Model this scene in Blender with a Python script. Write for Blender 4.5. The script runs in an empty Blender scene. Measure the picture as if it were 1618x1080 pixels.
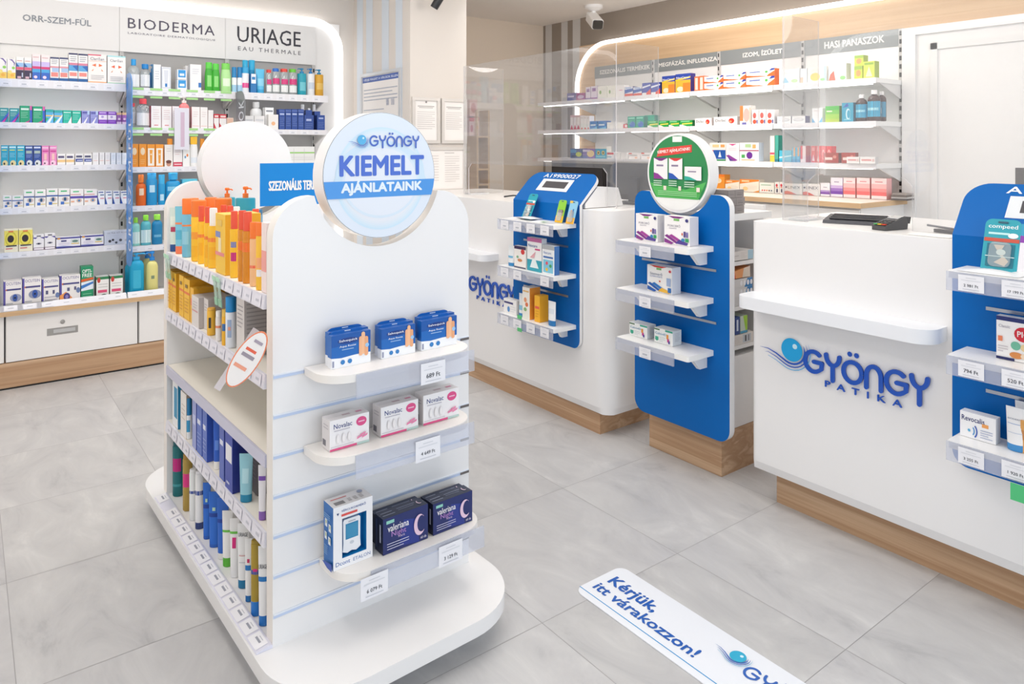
import bpy, math, random
from math import pi, sin, cos, radians, sqrt, atan2
from mathutils import Vector, Matrix
random.seed(7)
S = bpy.context.scene
COL = S.collection

# ---------------------------------------------------------------- camera, world, light, exposure
CAM_H, F_PX, CXP, HYP = 1.5, 1143.25, 809.0, 232.0       # eye height, focal length, optical axis (1618x1080 frame)
AX, AY = (0.797, 0.603), (-0.603, 0.797)                  # world X / Y seen as (right, forward)
cam_d = bpy.data.cameras.new('camera'); cam = bpy.data.objects.new('camera', cam_d); COL.objects.link(cam)
cam.location = (0, 0, CAM_H); cam.rotation_euler = (pi / 2, 0, -atan2(0.603, 0.797))
cam_d.sensor_width = 36; cam_d.lens = F_PX / 1618 * 36; cam_d.shift_y = -(540 - HYP) / 1618
cam_d.clip_start = 0.05; S.camera = cam

w = bpy.data.worlds.new('daylight'); S.world = w; w.use_nodes = True
w.node_tree.nodes['Background'].inputs[0].default_value = (0.66, 0.83, 1.0, 1)
w.node_tree.nodes['Background'].inputs[1].default_value = 1.0
S.view_settings.view_transform = 'Standard'; S.view_settings.look = 'None'
S.view_settings.exposure = -1.03; S.view_settings.gamma = 1.0; S.view_settings.use_curve_mapping = False
S.cycles.max_bounces = 10; S.cycles.diffuse_bounces = 5; S.cycles.glossy_bounces = 4
S.cycles.transparent_max_bounces = 24; S.cycles.sample_clamp_indirect = 6; S.cycles.use_denoising = True
S.cycles.caustics_reflective = False; S.cycles.caustics_refractive = False

def area(name, loc, sx, sy, power, col, rot=(0, 0, 0)):
    d = bpy.data.lights.new(name, 'AREA'); d.shape = 'RECTANGLE'; d.size = sx; d.size_y = sy
    d.energy = power; d.color = col
    o = bpy.data.objects.new(name, d); o.location = loc; o.rotation_euler = rot; COL.objects.link(o); return o
NEUTRAL = (1.0, 0.975, 0.95)
area('ceiling_lamp', (0.75, 4.4, 2.78), 2.6, 0.5, 24, NEUTRAL)
area('ceiling_lamp', (0.0, 2.0, 2.78), 0.5, 2.4, 38, NEUTRAL)
area('ceiling_lamp', (1.75, 2.0, 2.78), 0.5, 3.0, 58, NEUTRAL)
area('ceiling_lamp', (3.85, 2.2, 2.78), 0.4, 3.2, 36, NEUTRAL)
area('shelf_spot_row', (0.95, 3.3, 2.72), 2.6, 0.25, 17, NEUTRAL, (radians(56), 0, 0))
area('shelf_spot_row', (3.15, 3.4, 2.72), 0.25, 2.4, 13, NEUTRAL, (0, -radians(56), 0))
area('shop_window_daylight', (1.9, -2.45, 1.35), 5.6, 2.5, 155, (0.85, 0.925, 1.0), (pi / 2, 0, 0))
def fill_light(loc, power):  # unseen point fill, added to brighten walls and ceiling
    d = bpy.data.lights.new('fill_point', 'POINT'); d.energy = power; d.shadow_soft_size = .25; d.color = NEUTRAL
    o = bpy.data.objects.new('fill_point', d); o.location = loc; COL.objects.link(o)
fill_light((3.75, 3.1, 2.42), 42); fill_light((3.9, 0.9, 2.5), 9); fill_light((0.7, 3.3, 2.45), 14)

# ---------------------------------------------------------------- small helpers
def lin(h):
    h = h.lstrip('#'); h = ''.join(c * 2 for c in h) if len(h) == 3 else h
    r = []
    for i in (0, 2, 4):
        c = int(h[i:i + 2], 16) / 255; r.append(c / 12.92 if c <= .04045 else ((c + .055) / 1.055) ** 2.4)
    return (*r, 1)
MATS = {}
def mat(c, rough=.45, metal=0, spec=.5, emit=0, name=None, trans=0):
    """A plain procedural material of one colour, cached."""
    k = (c, rough, metal, spec, emit, trans)
    if k in MATS: return MATS[k]
    m = bpy.data.materials.new(name or 'colour_' + c.lstrip('#')); m.use_nodes = True
    b = m.node_tree.nodes['Principled BSDF']
    b.inputs['Base Color'].default_value = lin(c); b.inputs['Roughness'].default_value = rough
    b.inputs['Metallic'].default_value = metal; b.inputs['Specular IOR Level'].default_value = spec
    if trans:
        b.inputs['Alpha'].default_value = 1 - trans
    if emit:
        b.inputs['Emission Color'].default_value = lin(c); b.inputs['Emission Strength'].default_value = emit
    MATS[k] = m; return m
def clear_mat(name, tint, alpha, fres=1.45, rough=0.0):
    """Thin clear acrylic: see-through with a Fresnel reflection and a little body."""
    m = bpy.data.materials.new(name); m.use_nodes = True; nt = m.node_tree; nt.nodes.clear()
    out = nt.nodes.new('ShaderNodeOutputMaterial'); tr = nt.nodes.new('ShaderNodeBsdfTransparent'); gl = nt.nodes.new('ShaderNodeBsdfGlossy')
    df = nt.nodes.new('ShaderNodeBsdfDiffuse'); m1 = nt.nodes.new('ShaderNodeMixShader'); m2 = nt.nodes.new('ShaderNodeMixShader'); fr = nt.nodes.new('ShaderNodeFresnel')
    tr.inputs[0].default_value = lin(tint); gl.inputs['Roughness'].default_value = rough; df.inputs[0].default_value = lin('f4f6fa')
    nt.nodes.remove(fr); lw = nt.nodes.new('ShaderNodeLayerWeight'); lw.inputs[0].default_value = .5
    pw = nt.nodes.new('ShaderNodeMath'); pw.operation = 'POWER'; pw.inputs[1].default_value = 5
    ma = nt.nodes.new('ShaderNodeMath'); ma.operation = 'MULTIPLY_ADD'; ma.inputs[1].default_value = .7; ma.inputs[2].default_value = (fres - 1) * .13
    m1.inputs[0].default_value = alpha; L = nt.links.new
    L(lw.outputs['Facing'], pw.inputs[0]); L(pw.outputs[0], ma.inputs[0])
    L(tr.outputs[0], m1.inputs[1]); L(df.outputs[0], m1.inputs[2]); L(ma.outputs[0], m2.inputs[0]); L(m1.outputs[0], m2.inputs[1]); L(gl.outputs[0], m2.inputs[2])
    L(m2.outputs[0], out.inputs[0]); return m
def noise_mat(name, cols, scale, rough=.5, stops=(.3, .7), detail=6, bump=0, distort=0, attr=False):
    m = bpy.data.materials.new(name); m.use_nodes = True; nt = m.node_tree; b = nt.nodes['Principled BSDF']; L = nt.links.new
    tc = nt.nodes.new('ShaderNodeTexCoord'); mp = nt.nodes.new('ShaderNodeMapping'); n = nt.nodes.new('ShaderNodeTexNoise'); r = nt.nodes.new('ShaderNodeValToRGB')
    mp.inputs['Scale'].default_value = scale; n.inputs['Detail'].default_value = detail; n.inputs['Roughness'].default_value = .66 if attr else .5; n.inputs['Scale'].default_value = 1; n.inputs['Distortion'].default_value = distort
    L(tc.outputs['Object'], mp.inputs[0]); L(mp.outputs[0], n.inputs['Vector']); L(n.outputs[0], r.inputs[0])
    e = r.color_ramp.elements
    e[0].position = stops[0]; e[0].color = lin(cols[0]); e[1].position = stops[-1]; e[1].color = lin(cols[-1])
    for i in range(1, len(cols) - 1):
        x = e.new(stops[0] + (stops[-1] - stops[0]) * i / (len(cols) - 1)); x.color = lin(cols[i])
    b.inputs['Roughness'].default_value = rough
    if attr:                                               # every tile a slightly different batch
        at = nt.nodes.new('ShaderNodeAttribute'); at.attribute_name = 'tile'; mx = nt.nodes.new('ShaderNodeMix'); mx.data_type = 'RGBA'; mx.blend_type = 'MULTIPLY'
        mx.inputs['Factor'].default_value = 1; L(r.outputs[0], mx.inputs['A']); L(at.outputs['Color'], mx.inputs['B']); L(mx.outputs['Result'], b.inputs['Base Color'])
        ad = nt.nodes.new('ShaderNodeVectorMath'); ad.operation = 'MULTIPLY_ADD'; ad.inputs[1].default_value = (40, 40, 40)
        L(at.outputs['Vector'], ad.inputs[0]); L(tc.outputs['Object'], ad.inputs[2]); L(ad.outputs[0], mp.inputs[0])
    else:
        L(r.outputs[0], b.inputs['Base Color'])
    if bump:
        bp = nt.nodes.new('ShaderNodeBump'); bp.inputs['Strength'].default_value = bump; bp.inputs['Distance'].default_value = .002
        L(n.outputs[0], bp.inputs['Height']); L(bp.outputs[0], b.inputs['Normal'])
    return m

class MB:
    """Collects faces with materials; build() links them as ONE mesh object."""
    def __init__(s): s.v = []; s.f = []; s.m = []; s.mats = []
    def mi(s, m):
        if isinstance(m, str): m = mat(m)
        if m not in s.mats: s.mats.append(m)
        return s.mats.index(m)
    def poly(s, pts, m):
        i = len(s.v); s.v += [tuple(p) for p in pts]; s.f.append(tuple(range(i, i + len(pts)))); s.m.append(s.mi(m)); return s
    def faces(s, vs, fs, m):
        i = len(s.v); s.v += [tuple(p) for p in vs]; k = s.mi(m)
        for f in fs: s.f.append(tuple(i + a for a in f)); s.m.append(k)
        return s
    def box(s, a, b, m, top=None, front=None):
        x0, y0, z0 = a; x1, y1, z1 = b
        vs = [(x0, y0, z0), (x1, y0, z0), (x1, y1, z0), (x0, y1, z0), (x0, y0, z1), (x1, y0, z1), (x1, y1, z1), (x0, y1, z1)]
        s.faces(vs, [(0, 3, 2, 1), (1, 2, 6, 5), (2, 3, 7, 6), (3, 0, 4, 7)], m)
        s.faces(vs, [(4, 5, 6, 7)], top or m); s.faces(vs, [(0, 1, 5, 4)], front or m); return s
    def prism(s, pts, axis, d0, d1, m, side=None):
        """Outline (2D) in the plane across `axis`, drawn out from d0 to d1."""
        def P(p, d): return (d, p[0], p[1]) if axis == 'x' else (p[0], d, p[1]) if axis == 'y' else (p[0], p[1], d)
        n = len(pts); vs = [P(p, d0) for p in pts] + [P(p, d1) for p in pts]
        s.faces(vs, [tuple(range(n)), tuple(range(2 * n - 1, n - 1, -1))], m)
        s.faces(vs, [(i, i + n, (i + 1) % n + n, (i + 1) % n) for i in range(n)], side or m); return s
    def lathe(s, prof, m, seg=20, c=(0, 0), sy=1.0):
        """prof: [(radius, z)]; sy flattens the depth."""
        n = len(prof); vs = [(c[0] + r * cos(2 * pi * k / seg), c[1] + sy * r * sin(2 * pi * k / seg), z) for r, z in prof for k in range(seg)]
        fs = [(i * seg + k, i * seg + (k + 1) % seg, (i + 1) * seg + (k + 1) % seg, (i + 1) * seg + k) for i in range(n - 1) for k in range(seg)]
        fs += [tuple(range(seg - 1, -1, -1)), tuple((n - 1) * seg + k for k in range(seg))]
        return s.faces(vs, fs, m)
    def tube(s, path, r, m, seg=8):
        path = [Vector(p) for p in path]; vs = []; n = len(path)
        for i, p in enumerate(path):
            t = (path[min(i + 1, n - 1)] - path[max(i - 1, 0)]).normalized(); a = t.orthogonal().normalized() if abs(t.z) > .9 else t.cross(Vector((0, 0, 1))).normalized(); b = t.cross(a)
            vs += [p + (a * cos(2 * pi * k / seg) + b * sin(2 * pi * k / seg)) * r for k in range(seg)]
        fs = [(i * seg + k, i * seg + (k + 1) % seg, (i + 1) * seg + (k + 1) % seg, (i + 1) * seg + k) for i in range(n - 1) for k in range(seg)]
        return s.faces(vs, fs + [tuple(range(seg))[::-1], tuple((n - 1) * seg + k for k in range(seg))], m)
    def build(s, name, parent=None, loc=(0, 0, 0), rotz=0, rot=None, smooth=True):
        me = bpy.data.meshes.new(name); me.from_pydata(s.v, [], s.f)
        for m in s.mats: me.materials.append(m)
        me.polygons.foreach_set('material_index', s.m)
        if smooth:
            me.polygons.foreach_set('use_smooth', [True] * len(s.f))
        me.update()
        if smooth: me.set_sharp_from_angle(angle=radians(38))
        o = bpy.data.objects.new(name, me); COL.objects.link(o)
        o.location = loc; o.rotation_euler = rot or (0, 0, rotz)
        if parent: o.parent = parent
        return o

LABELS = {}
def tag(o, label, cat, group=None):
    n = len(label.replace(',', ' ').split())
    if not 4 <= n <= 16: print('LABEL LENGTH', n, label)
    if label in LABELS: print('LABEL TWICE', label)
    LABELS[label] = 1
    o['label'] = label; o['category'] = cat
    if group: o['group'] = group
    return o
def thing(name, label, cat, loc=(0, 0, 0), rotz=0, group=None):
    o = bpy.data.objects.new(name, None); o.empty_display_size = .05; COL.objects.link(o)
    o.location = loc; o.rotation_euler = (0, 0, rotz); return tag(o, label, cat, group)
def struct(o): o['kind'] = 'structure'; return o

def rrect(x0, y0, x1, y1, r, n=6):
    """Rounded rectangle outline; r a number or (bl, br, tr, tl)."""
    r = (r,) * 4 if not isinstance(r, tuple) else r; out = []
    for (cx, cy, a0, q) in ((x0, y0, pi, 0), (x1, y0, 1.5 * pi, 1), (x1, y1, 0, 2), (x0, y1, .5 * pi, 3)):
        rr = r[q]
        if rr <= 0: out.append((cx, cy)); continue
        ox = cx + rr if q in (0, 3) else cx - rr; oy = cy + rr if q in (0, 1) else cy - rr
        out += [(ox + rr * cos(a0 + pi / 2 * k / n), oy + rr * sin(a0 + pi / 2 * k / n)) for k in range(n + 1)]
    return out
def circ(cx, cy, rx, ry=None, n=40, a0=0, a1=2 * pi):
    ry = rx if ry is None else ry; full = abs(a1 - a0 - 2 * pi) < 1e-6; k = n if full else n + 1
    return [(cx + rx * cos(a0 + (a1 - a0) * i / n), cy + ry * sin(a0 + (a1 - a0) * i / n)) for i in range(k)]

# lettering: filled glyph outlines turned into faces
TXT = {}
def text_geo(s, bold=0, space=1.0):
    k = (s, 0, space)
    if k not in TXT:
        cu = bpy.data.curves.new('lettering', 'FONT'); cu.body = s; cu.size = 1; cu.resolution_u = 2; cu.space_character = space
        cu.fill_mode = 'FRONT'
        o = bpy.data.objects.new('lettering', cu); COL.objects.link(o)
        dg = bpy.context.evaluated_depsgraph_get(); me = bpy.data.meshes.new_from_object(o.evaluated_get(dg))
        vs = [(p.co.x, p.co.y) for p in me.vertices]; fs = [tuple(p.vertices) for p in me.polygons]
        bpy.data.objects.remove(o); bpy.data.curves.remove(cu); bpy.data.meshes.remove(me)
        x0 = min(p[0] for p in vs); x1 = max(p[0] for p in vs); y0 = min(p[1] for p in vs); y1 = max(p[1] for p in vs)
        TXT[k] = ([((x - x0), (y - y0)) for x, y in vs], fs, x1 - x0, y1 - y0)
    return TXT[k]
class Face:
    """A flat face to print on: origin at lower left, unit vectors along U, V, N, size w x h."""
    def __init__(s, mb, o, U, V, N, w=1, h=1, eps=.0006): s.mb = mb; s.o = Vector(o); s.U = Vector(U); s.V = Vector(V); s.N = Vector(N); s.w = w; s.h = h; s.k = 0; s.eps = eps
    def P(s, x, y): return s.o + s.U * x + s.V * y + s.N * (s.eps * .5 * (s.k + 1))
    def poly(s, pts, c): s.mb.poly([s.P(x, y) for x, y in pts], c); s.k += 1
    def text(s, t, x, y, w=None, h=None, c='333', bold=0, space=1.0, shear=0, thick=0, rot=0):
        vs, fs, tw, th = text_geo(t, bold, space)
        if w is None: w = tw * h / th
        if h is None: h = th * w / tw
        pts = [((vx / tw * w) + shear * vy / th * h, vy / th * h) for vx, vy in vs]
        if rot: pts = [(a * cos(rot) - b * sin(rot), a * sin(rot) + b * cos(rot)) for a, b in pts]
        e_ = .016 * bold * h * .72                           # heavier lettering: the same glyphs laid round themselves
        offs = [(0, 0)] if not bold else ([(-e_, 0), (e_, 0)] if bold < 1.5 else [(e_ * cos(q * pi / (4 if bold > 2.2 else 2) + .4), e_ * sin(q * pi / (4 if bold > 2.2 else 2) + .4)) for q in range(8 if bold > 2.2 else 4)])
        from collections import Counter
        for oi, (ox, oy) in enumerate(offs):
            P = [s.P(x + a + ox, y + b + oy) + s.N * (oi * .00006) for a, b in pts]
            if thick:
                s.mb.faces([p + s.N * thick for p in P], fs, c)
                e = Counter(); d = {}
                for f in fs:
                    for i in range(len(f)):
                        a, b = f[i], f[(i + 1) % len(f)]; q = (min(a, b), max(a, b)); e[q] += 1; d[q] = (a, b)
                n = len(P); sd = [(d[q][0], d[q][1], d[q][1] + n, d[q][0] + n) for q in e if e[q] == 1]
                s.mb.faces(P + [p + s.N * thick for p in P], sd, c)
            else: s.mb.faces(P, fs, c)
        s.k += 1
    def stroke(s, pts, wd, c, thick=0, n=6):
        """A round-ended brush line of width wd along pts (2D)."""
        L = []; R = []; m = len(pts)
        for i, (x, y) in enumerate(pts):
            a = pts[max(i - 1, 0)]; b = pts[min(i + 1, m - 1)]; dx, dy = b[0] - a[0], b[1] - a[1]; q = sqrt(dx * dx + dy * dy) or 1
            ww = wd[i] if isinstance(wd, (list, tuple)) else wd
            nx, ny = -dy / q * ww / 2, dx / q * ww / 2; L.append((x + nx, y + ny)); R.append((x - nx, y - ny))
        z = thick; fs = []
        pv = [s.P(*p) + s.N * z for p in L + R]
        s.mb.faces(pv, [(i, i + 1, m + i + 1, m + i) for i in range(m - 1)], c)
        if thick:
            p0 = [s.P(*p) for p in L + R]; s.mb.faces(p0 + pv, [(i, i + 1, 2 * m + i + 1, 2 * m + i) for i in range(m - 1)] + [(m + i, m + i + 1, 3 * m + i + 1, 3 * m + i) for i in range(m - 1)], c)
        if not isinstance(wd, (list, tuple)):
            for e in ((0, -1) if (Vector(pts[0]) - Vector(pts[-1])).length > 1e-5 else ()):
                x, y = pts[e]; q = circ(x, y, wd / 2, n=12); s.mb.poly([s.P(*p) + s.N * (z + .0001) for p in q], c)
                if thick:
                    vv = [s.P(*p) for p in q] + [s.P(*p) + s.N * z for p in q]; s.mb.faces(vv, [(i, (i + 1) % 12, (i + 1) % 12 + 12, i + 12) for i in range(12)], c)
        s.k += 1
def arc(cx, cy, rx, ry, a0, a1, n=14):
    return [(cx + rx * cos(radians(a0 + (a1 - a0) * i / n)), cy + ry * sin(radians(a0 + (a1 - a0) * i / n))) for i in range(n + 1)]
def logo_word(F, x, y, h, c, st=.16, thick=0):
    """GYONGY in round monoline letters; (x, y) lower left, h the height of the round letters. Returns the width."""
    kx = .915
    s = lambda p, dx: F.stroke([(x + (dx + a) * h * kx, y + b * h) for a, b in p], st * h, c, thick)
    G = arc(.5, .5, .44, .44, 48, 322, 18)
    def g(dx): s(G[:-1] + [(.9, .24), (.93, .5)], dx); s([(.93, .5), (.52, .5)], dx)
    def yy(dx): s(arc(0, .95, .33, .42, 180, 360), dx); s([(0, .52), (0, -.12)], dx)
    g(0.02); yy(1.49)
    s(arc(2.45, .46, .43, .43, 0, 360, 26), 0)
    for q in (2.29, 2.61): F.poly(circ(x + q * h * kx, y + 1.19 * h, st * h * .62, n=16), c)
    s([(3.10, .0), (3.10, .5)] + arc(3.43, .5, .33, .42, 180, 0) + [(3.76, 0)], 0)
    g(3.93); yy(5.40)
    return 5.81 * kx * h
def logo_pearl(F, x, y, r, dark='1d4fb4', light='18a3dc', thick=0):
    """The pearl on its wave; (x, y) the centre of the pearl."""
    F.poly(circ(x, y, r), light); F.poly(circ(x + r * .3, y + r * .35, r * .22), 'cfeefb')
    for k, (o, wd, c) in enumerate(((1.22, .16, dark), (1.5, .1, dark), (1.75, .06, light))):
        p = [(x - r * (3.1 - .5 * k), y - r * (.35 + .35 * k)), (x - r * 2.3, y - r * (.35 + .3 * k)), (x - r * 1.5, y - r * (.6 + .3 * k))] + [(x + r * o * cos(radians(a)), y + r * o * .98 * sin(radians(a))) for a in range(-115, 31, 12)]
        n = len(p); F.stroke(p, [r * wd * min(1, .1 + 1.6 * sin(pi * i / (n - 1))) for i in range(n)], c)

# reading the plan: where the sight line through a point of the 1618x1080 frame meets a real plane
def ray(u, v):
    a = (u - CXP) / F_PX; return (a * AX[0] + AX[1], a * AY[0] + AY[1], -(v - HYP) / F_PX)
class Plane:
    """An upright plane through (px, py) whose own x axis runs at angle rot; hit() gives (distance along it, height)."""
    def __init__(s, px, py, rot=0): s.p = (px, py); s.r = rot; s.e = (cos(rot), sin(rot)); s.n = (-sin(rot), cos(rot))
    def hit(s, u, v):
        d = ray(u, v); t = (s.p[0] * s.n[0] + s.p[1] * s.n[1]) / (d[0] * s.n[0] + d[1] * s.n[1])
        x, y = d[0] * t - s.p[0], d[1] * t - s.p[1]; return x * s.e[0] + y * s.e[1], CAM_H + d[2] * t
    def world(s, a, back=0): return (s.p[0] + a * s.e[0] + back * s.n[0], s.p[1] + a * s.e[1] + back * s.n[1])

# ---------------------------------------------------------------- materials of the place
WHITE = mat('f1efed', .4, name='white_laminate'); PANEL = mat('f3f2f0', .35, name='white_shelf_board'); SATIN = mat('efeeee', .22, name='white_satin_lacquer')
WALLP = mat('e0d9d2', .8, spec=.2, name='warm_white_paint'); BEIGE = mat('e2d3c2', .85, spec=.2, name='beige_paint'); CEIL = mat('f3ede6', .9, spec=.1, name='ceiling_paint')
GREYP = mat('9b9085', .85, spec=.2, name='grey_paint'); GREYBACK = mat('b3b1b0', .6, name='grey_back_board')
LED = mat('ffffff', .5, emit=3.5, name='led_diffuser'); BAR = mat('fffefc', .5, emit=12, name='shelf_led_bar'); BLUE = mat('0064b4', .45, spec=.2, name='blue_laminate'); DARK = mat('26262a', .35, name='dark_plastic')
ALU = mat('b9bfca', .3, metal=.85, name='aluminium'); SLOT = mat('1c1c1e', .6); STEEL = mat('a8a6a3', .35, metal=.6)
RAIL = clear_mat('clear_rail', 'f2f4fb', .25); PLEXI = clear_mat('clear_acrylic_sheet', 'fafafa', .05, 1.42); BLUECLEAR = mat('4b9de8', .25, name='blue_acrylic', trans=.25)
CLEARP = clear_mat('clear_plastic', 'eef5f4', .25, 1.4)
TAGW = mat('eeeef3', .6); INK = '3b3f4a'
def wood(name, scale):
    return noise_mat(name, ('a98666', 'c4a07e', 'b58f6d', 'd2b190', 'bd9875'), scale, .45, (.22, .78), 7, .05, .6)
WOOD_Y = wood('light_oak_along_y', (9, .55, 22)); WOOD_X = wood('light_oak_along_x', (.55, 9, 22))
WOOD_L = noise_mat('pale_oak', ('cfab83', 'e0bf98', 'd6b38c', 'eaceaa'), (9, .5, 16), .45, (.25, .75), 6, .03, .5)
OAKEDGE = noise_mat('oak_edge', ('c9a67e', 'd9b88f'), (4, 4, 30), .45)
CONC = noise_mat('concrete_tile', ('a9a9ab', 'c2c1c2', 'cccbcb', 'dcdbda'), (5.5, 2.6, 1), .42, (.24, .76), 12, .05, .9, attr=True)

# ---------------------------------------------------------------- room shell
b = MB(); X0, X1, Y0, Y1 = -1.0, 4.97, -2.6, 6.05
xs = [X0, -.5, .115, .705, 1.452, 2.098, 2.745, 3.39, 4.03, 4.67, X1]; ys = [Y0, -2.05, -1.42, -.785, -.15, .485, 1.122, 1.762, 2.403, 3.034, 3.662, 4.29, 4.92, 5.55, Y1]
b.poly([(X0, Y0, -.0006), (X1, Y0, -.0006), (X1, Y1, -.0006), (X0, Y1, -.0006)], mat('a8a6a7', .8))
nf0 = len(b.f); g = .0011
for i in range(len(xs) - 1):
    for j in range(len(ys) - 1): b.poly([(xs[i] + g, ys[j] + g, 0), (xs[i + 1] - g, ys[j] + g, 0), (xs[i + 1] - g, ys[j + 1] - g, 0), (xs[i] + g, ys[j + 1] - g, 0)], CONC)
fl = struct(b.build('floor', smooth=False))
ca = fl.data.color_attributes.new('tile', 'FLOAT_COLOR', 'CORNER'); rnd = random.Random(3)
for p in fl.data.polygons:
    t = rnd.uniform(.93, 1.0); c = (t, t, t * rnd.uniform(.99, 1.0), 1)
    for li in p.loop_indices: ca.data[li].color = c
struct(MB().box((X0, Y0, 2.8), (X1, Y1, 2.9), CEIL).build('ceiling'))
struct(MB().box((X0, 5.72, 0), (2.64, 6.05, 2.8), WALLP).build('wall_left'))
b = MB().box((2.64, 4.744, 0), (3.14, 6.05, 2.8), WALLP)          # pier with the pale blue stripes on its side
for y0, y1 in ((5.655, 5.54), (5.48, 5.36), (5.20, 5.08), (4.97, 4.86)): b.poly([(2.639, y0, 0), (2.639, y1, 0), (2.639, y1, 2.8), (2.639, y0, 2.8)], mat('d9e1ea', .8))
struct(b.build('wall_pier'))
struct(MB().box((3.14, 6.01, 0), (4.97, 6.1, 2.8), BEIGE).build('wall_back'))
b = MB().box((4.97, Y0, 0), (5.1, 6.1, 2.8), GREYP)
for y0, y1 in ((5.972, 5.867), (5.714, 5.615), (5.537, 5.422)): b.poly([(4.969, y0, 0), (4.969, y1, 0), (4.969, y1, 2.8), (4.969, y0, 2.8)], mat('cfccc9', .8))
struct(b.build('wall_right'))
ww_ = struct(MB().box((X0 - .1, Y0, 0), (X0, 5.72, 2.8), WALLP).build('wall_west'))
# recessed white door in the right wall
d = MB()
d.box((4.925, -1.2, 0), (4.968, 2.243, 2.275), mat('efedeb', .45))
for y0, y1, z0, z1, x in ((2.16, 2.243, 0, 2.275, 4.905), (-1.2, -1.16, 0, 2.275, 4.905), (-1.16, 2.16, 2.225, 2.275, 4.905)): d.box((x, y0, z0), (4.925, y1, z1), mat('f1efee', .45))
for y0, y1, z0, z1 in ((2.03, 2.07, 0, 2.16), (-1.1, 2.07, 2.12, 2.16), (-1.1, -1.06, 0, 2.12)): d.box((4.912, y0, z0), (4.925, y1, z1), mat('eceae8', .45))
struct(d.build('door_1'))

def slots(mb, x, y, z0, z1, axis, w=.012):
    """A slotted steel upright: dark slots down its face."""
    z = z0
    while z < z1:
        if axis == 'x': mb.box((x - w / 2, y - .002, z), (x + w / 2, y, z + .03), SLOT)
        else: mb.box((x - .002, y - w / 2, z), (x, y + w / 2, z + .03), SLOT)
        z += .055
def led_arch(name, pts, parent, axis, plane, wd=.04, th=.03):
    """A lit band bent along pts (2D) standing on a wall plane."""
    n = len(pts); o, i = [], []
    for k, p in enumerate(pts):
        a = Vector(pts[max(k - 1, 0)]); c = Vector(pts[min(k + 1, n - 1)]); t = (c - a).normalized(); q = Vector((-t.y, t.x)) * wd / 2
        o.append(tuple(Vector(p) + q)); i.append(tuple(Vector(p) - q))
    m = MB()
    for k in range(n - 1): m.prism([o[k], o[k + 1], i[k + 1], i[k]], axis, plane, plane - th, LED)
    return m.build(name, parent, smooth=False)
def price_tag(parent, x0, x1, y, z0, z1, txt=None, tilt=0):
    m = MB(); m.poly([(x0, y, z0), (x1, y, z0), (x1, y, z1), (x0, y, z1)], TAGW); F = Face(m, (x0, y, z0), (1, 0, 0), (0, 0, 1), (0, -1, 0))
    ww, hh = x1 - x0, z1 - z0
    F.poly([(ww * .3, hh * .8), (ww * .7, hh * .8), (ww * .7, hh * .84), (ww * .3, hh * .84)], 'd3d5dc'); F.poly([(ww * .12, hh * .66), (ww * .88, hh * .66), (ww * .88, hh * .7), (ww * .12, hh * .7)], 'd9dbe1')
    if txt: F.text(txt, ww * .22, hh * .28, w=ww * .56, c=INK, bold=1)
    else: F.poly([(ww * .3, hh * .3), (ww * .7, hh * .3), (ww * .7, hh * .46), (ww * .3, hh * .46)], 'bfc2cc')
    F.poly([(ww * .18, hh * .12), (ww * .82, hh * .12), (ww * .82, hh * .15), (ww * .18, hh * .15)], 'c3c6cf')
    return m.build('price_tag', parent, smooth=False)

# ---------------------------------------------------------------- left wall: three bays of shelving under a lit arch
ZL = [1.918, 1.650, 1.383, 1.121, .851]                       # shelf tops above the worktop
YF, YB = 5.40, 5.70
wl = tag(MB().box((-.27, YB, 0), (2.50, 5.719, 2.52), mat('f4f2f0', .5)).build('wall_cladding'), 'white wall cladding inside the lit arch behind the left-hand shelves', 'cladding')
pts = [(-.26, .49)] + [(-.26, 2.2)] + [(-.03 - .23 * cos(radians(a)), 2.3 + .23 * sin(radians(a))) for a in range(0, 91, 10)] + [(2.27 + .23 * sin(radians(a)), 2.3 + .23 * cos(radians(a))) for a in range(0, 91, 10)] + [(2.5, .49)]
led_arch('light_strip', pts, wl, 'y', YB + .002)
BAYS = [(-.2, .15, 'WHITE'), (.15, .86, 'WHITE'), (.86, 1.57, 'GREY'), (1.57, 2.28, 'GREY')]
BAYLAB = ['white shelving bay cut off at the left picture edge', 'white shelving bay of eye-care cartons under the grey heading', 'grey-backed shelving bay of bottles under the dark serif name', 'grey-backed shelving bay at the right end of the arch']
bays = []
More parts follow.
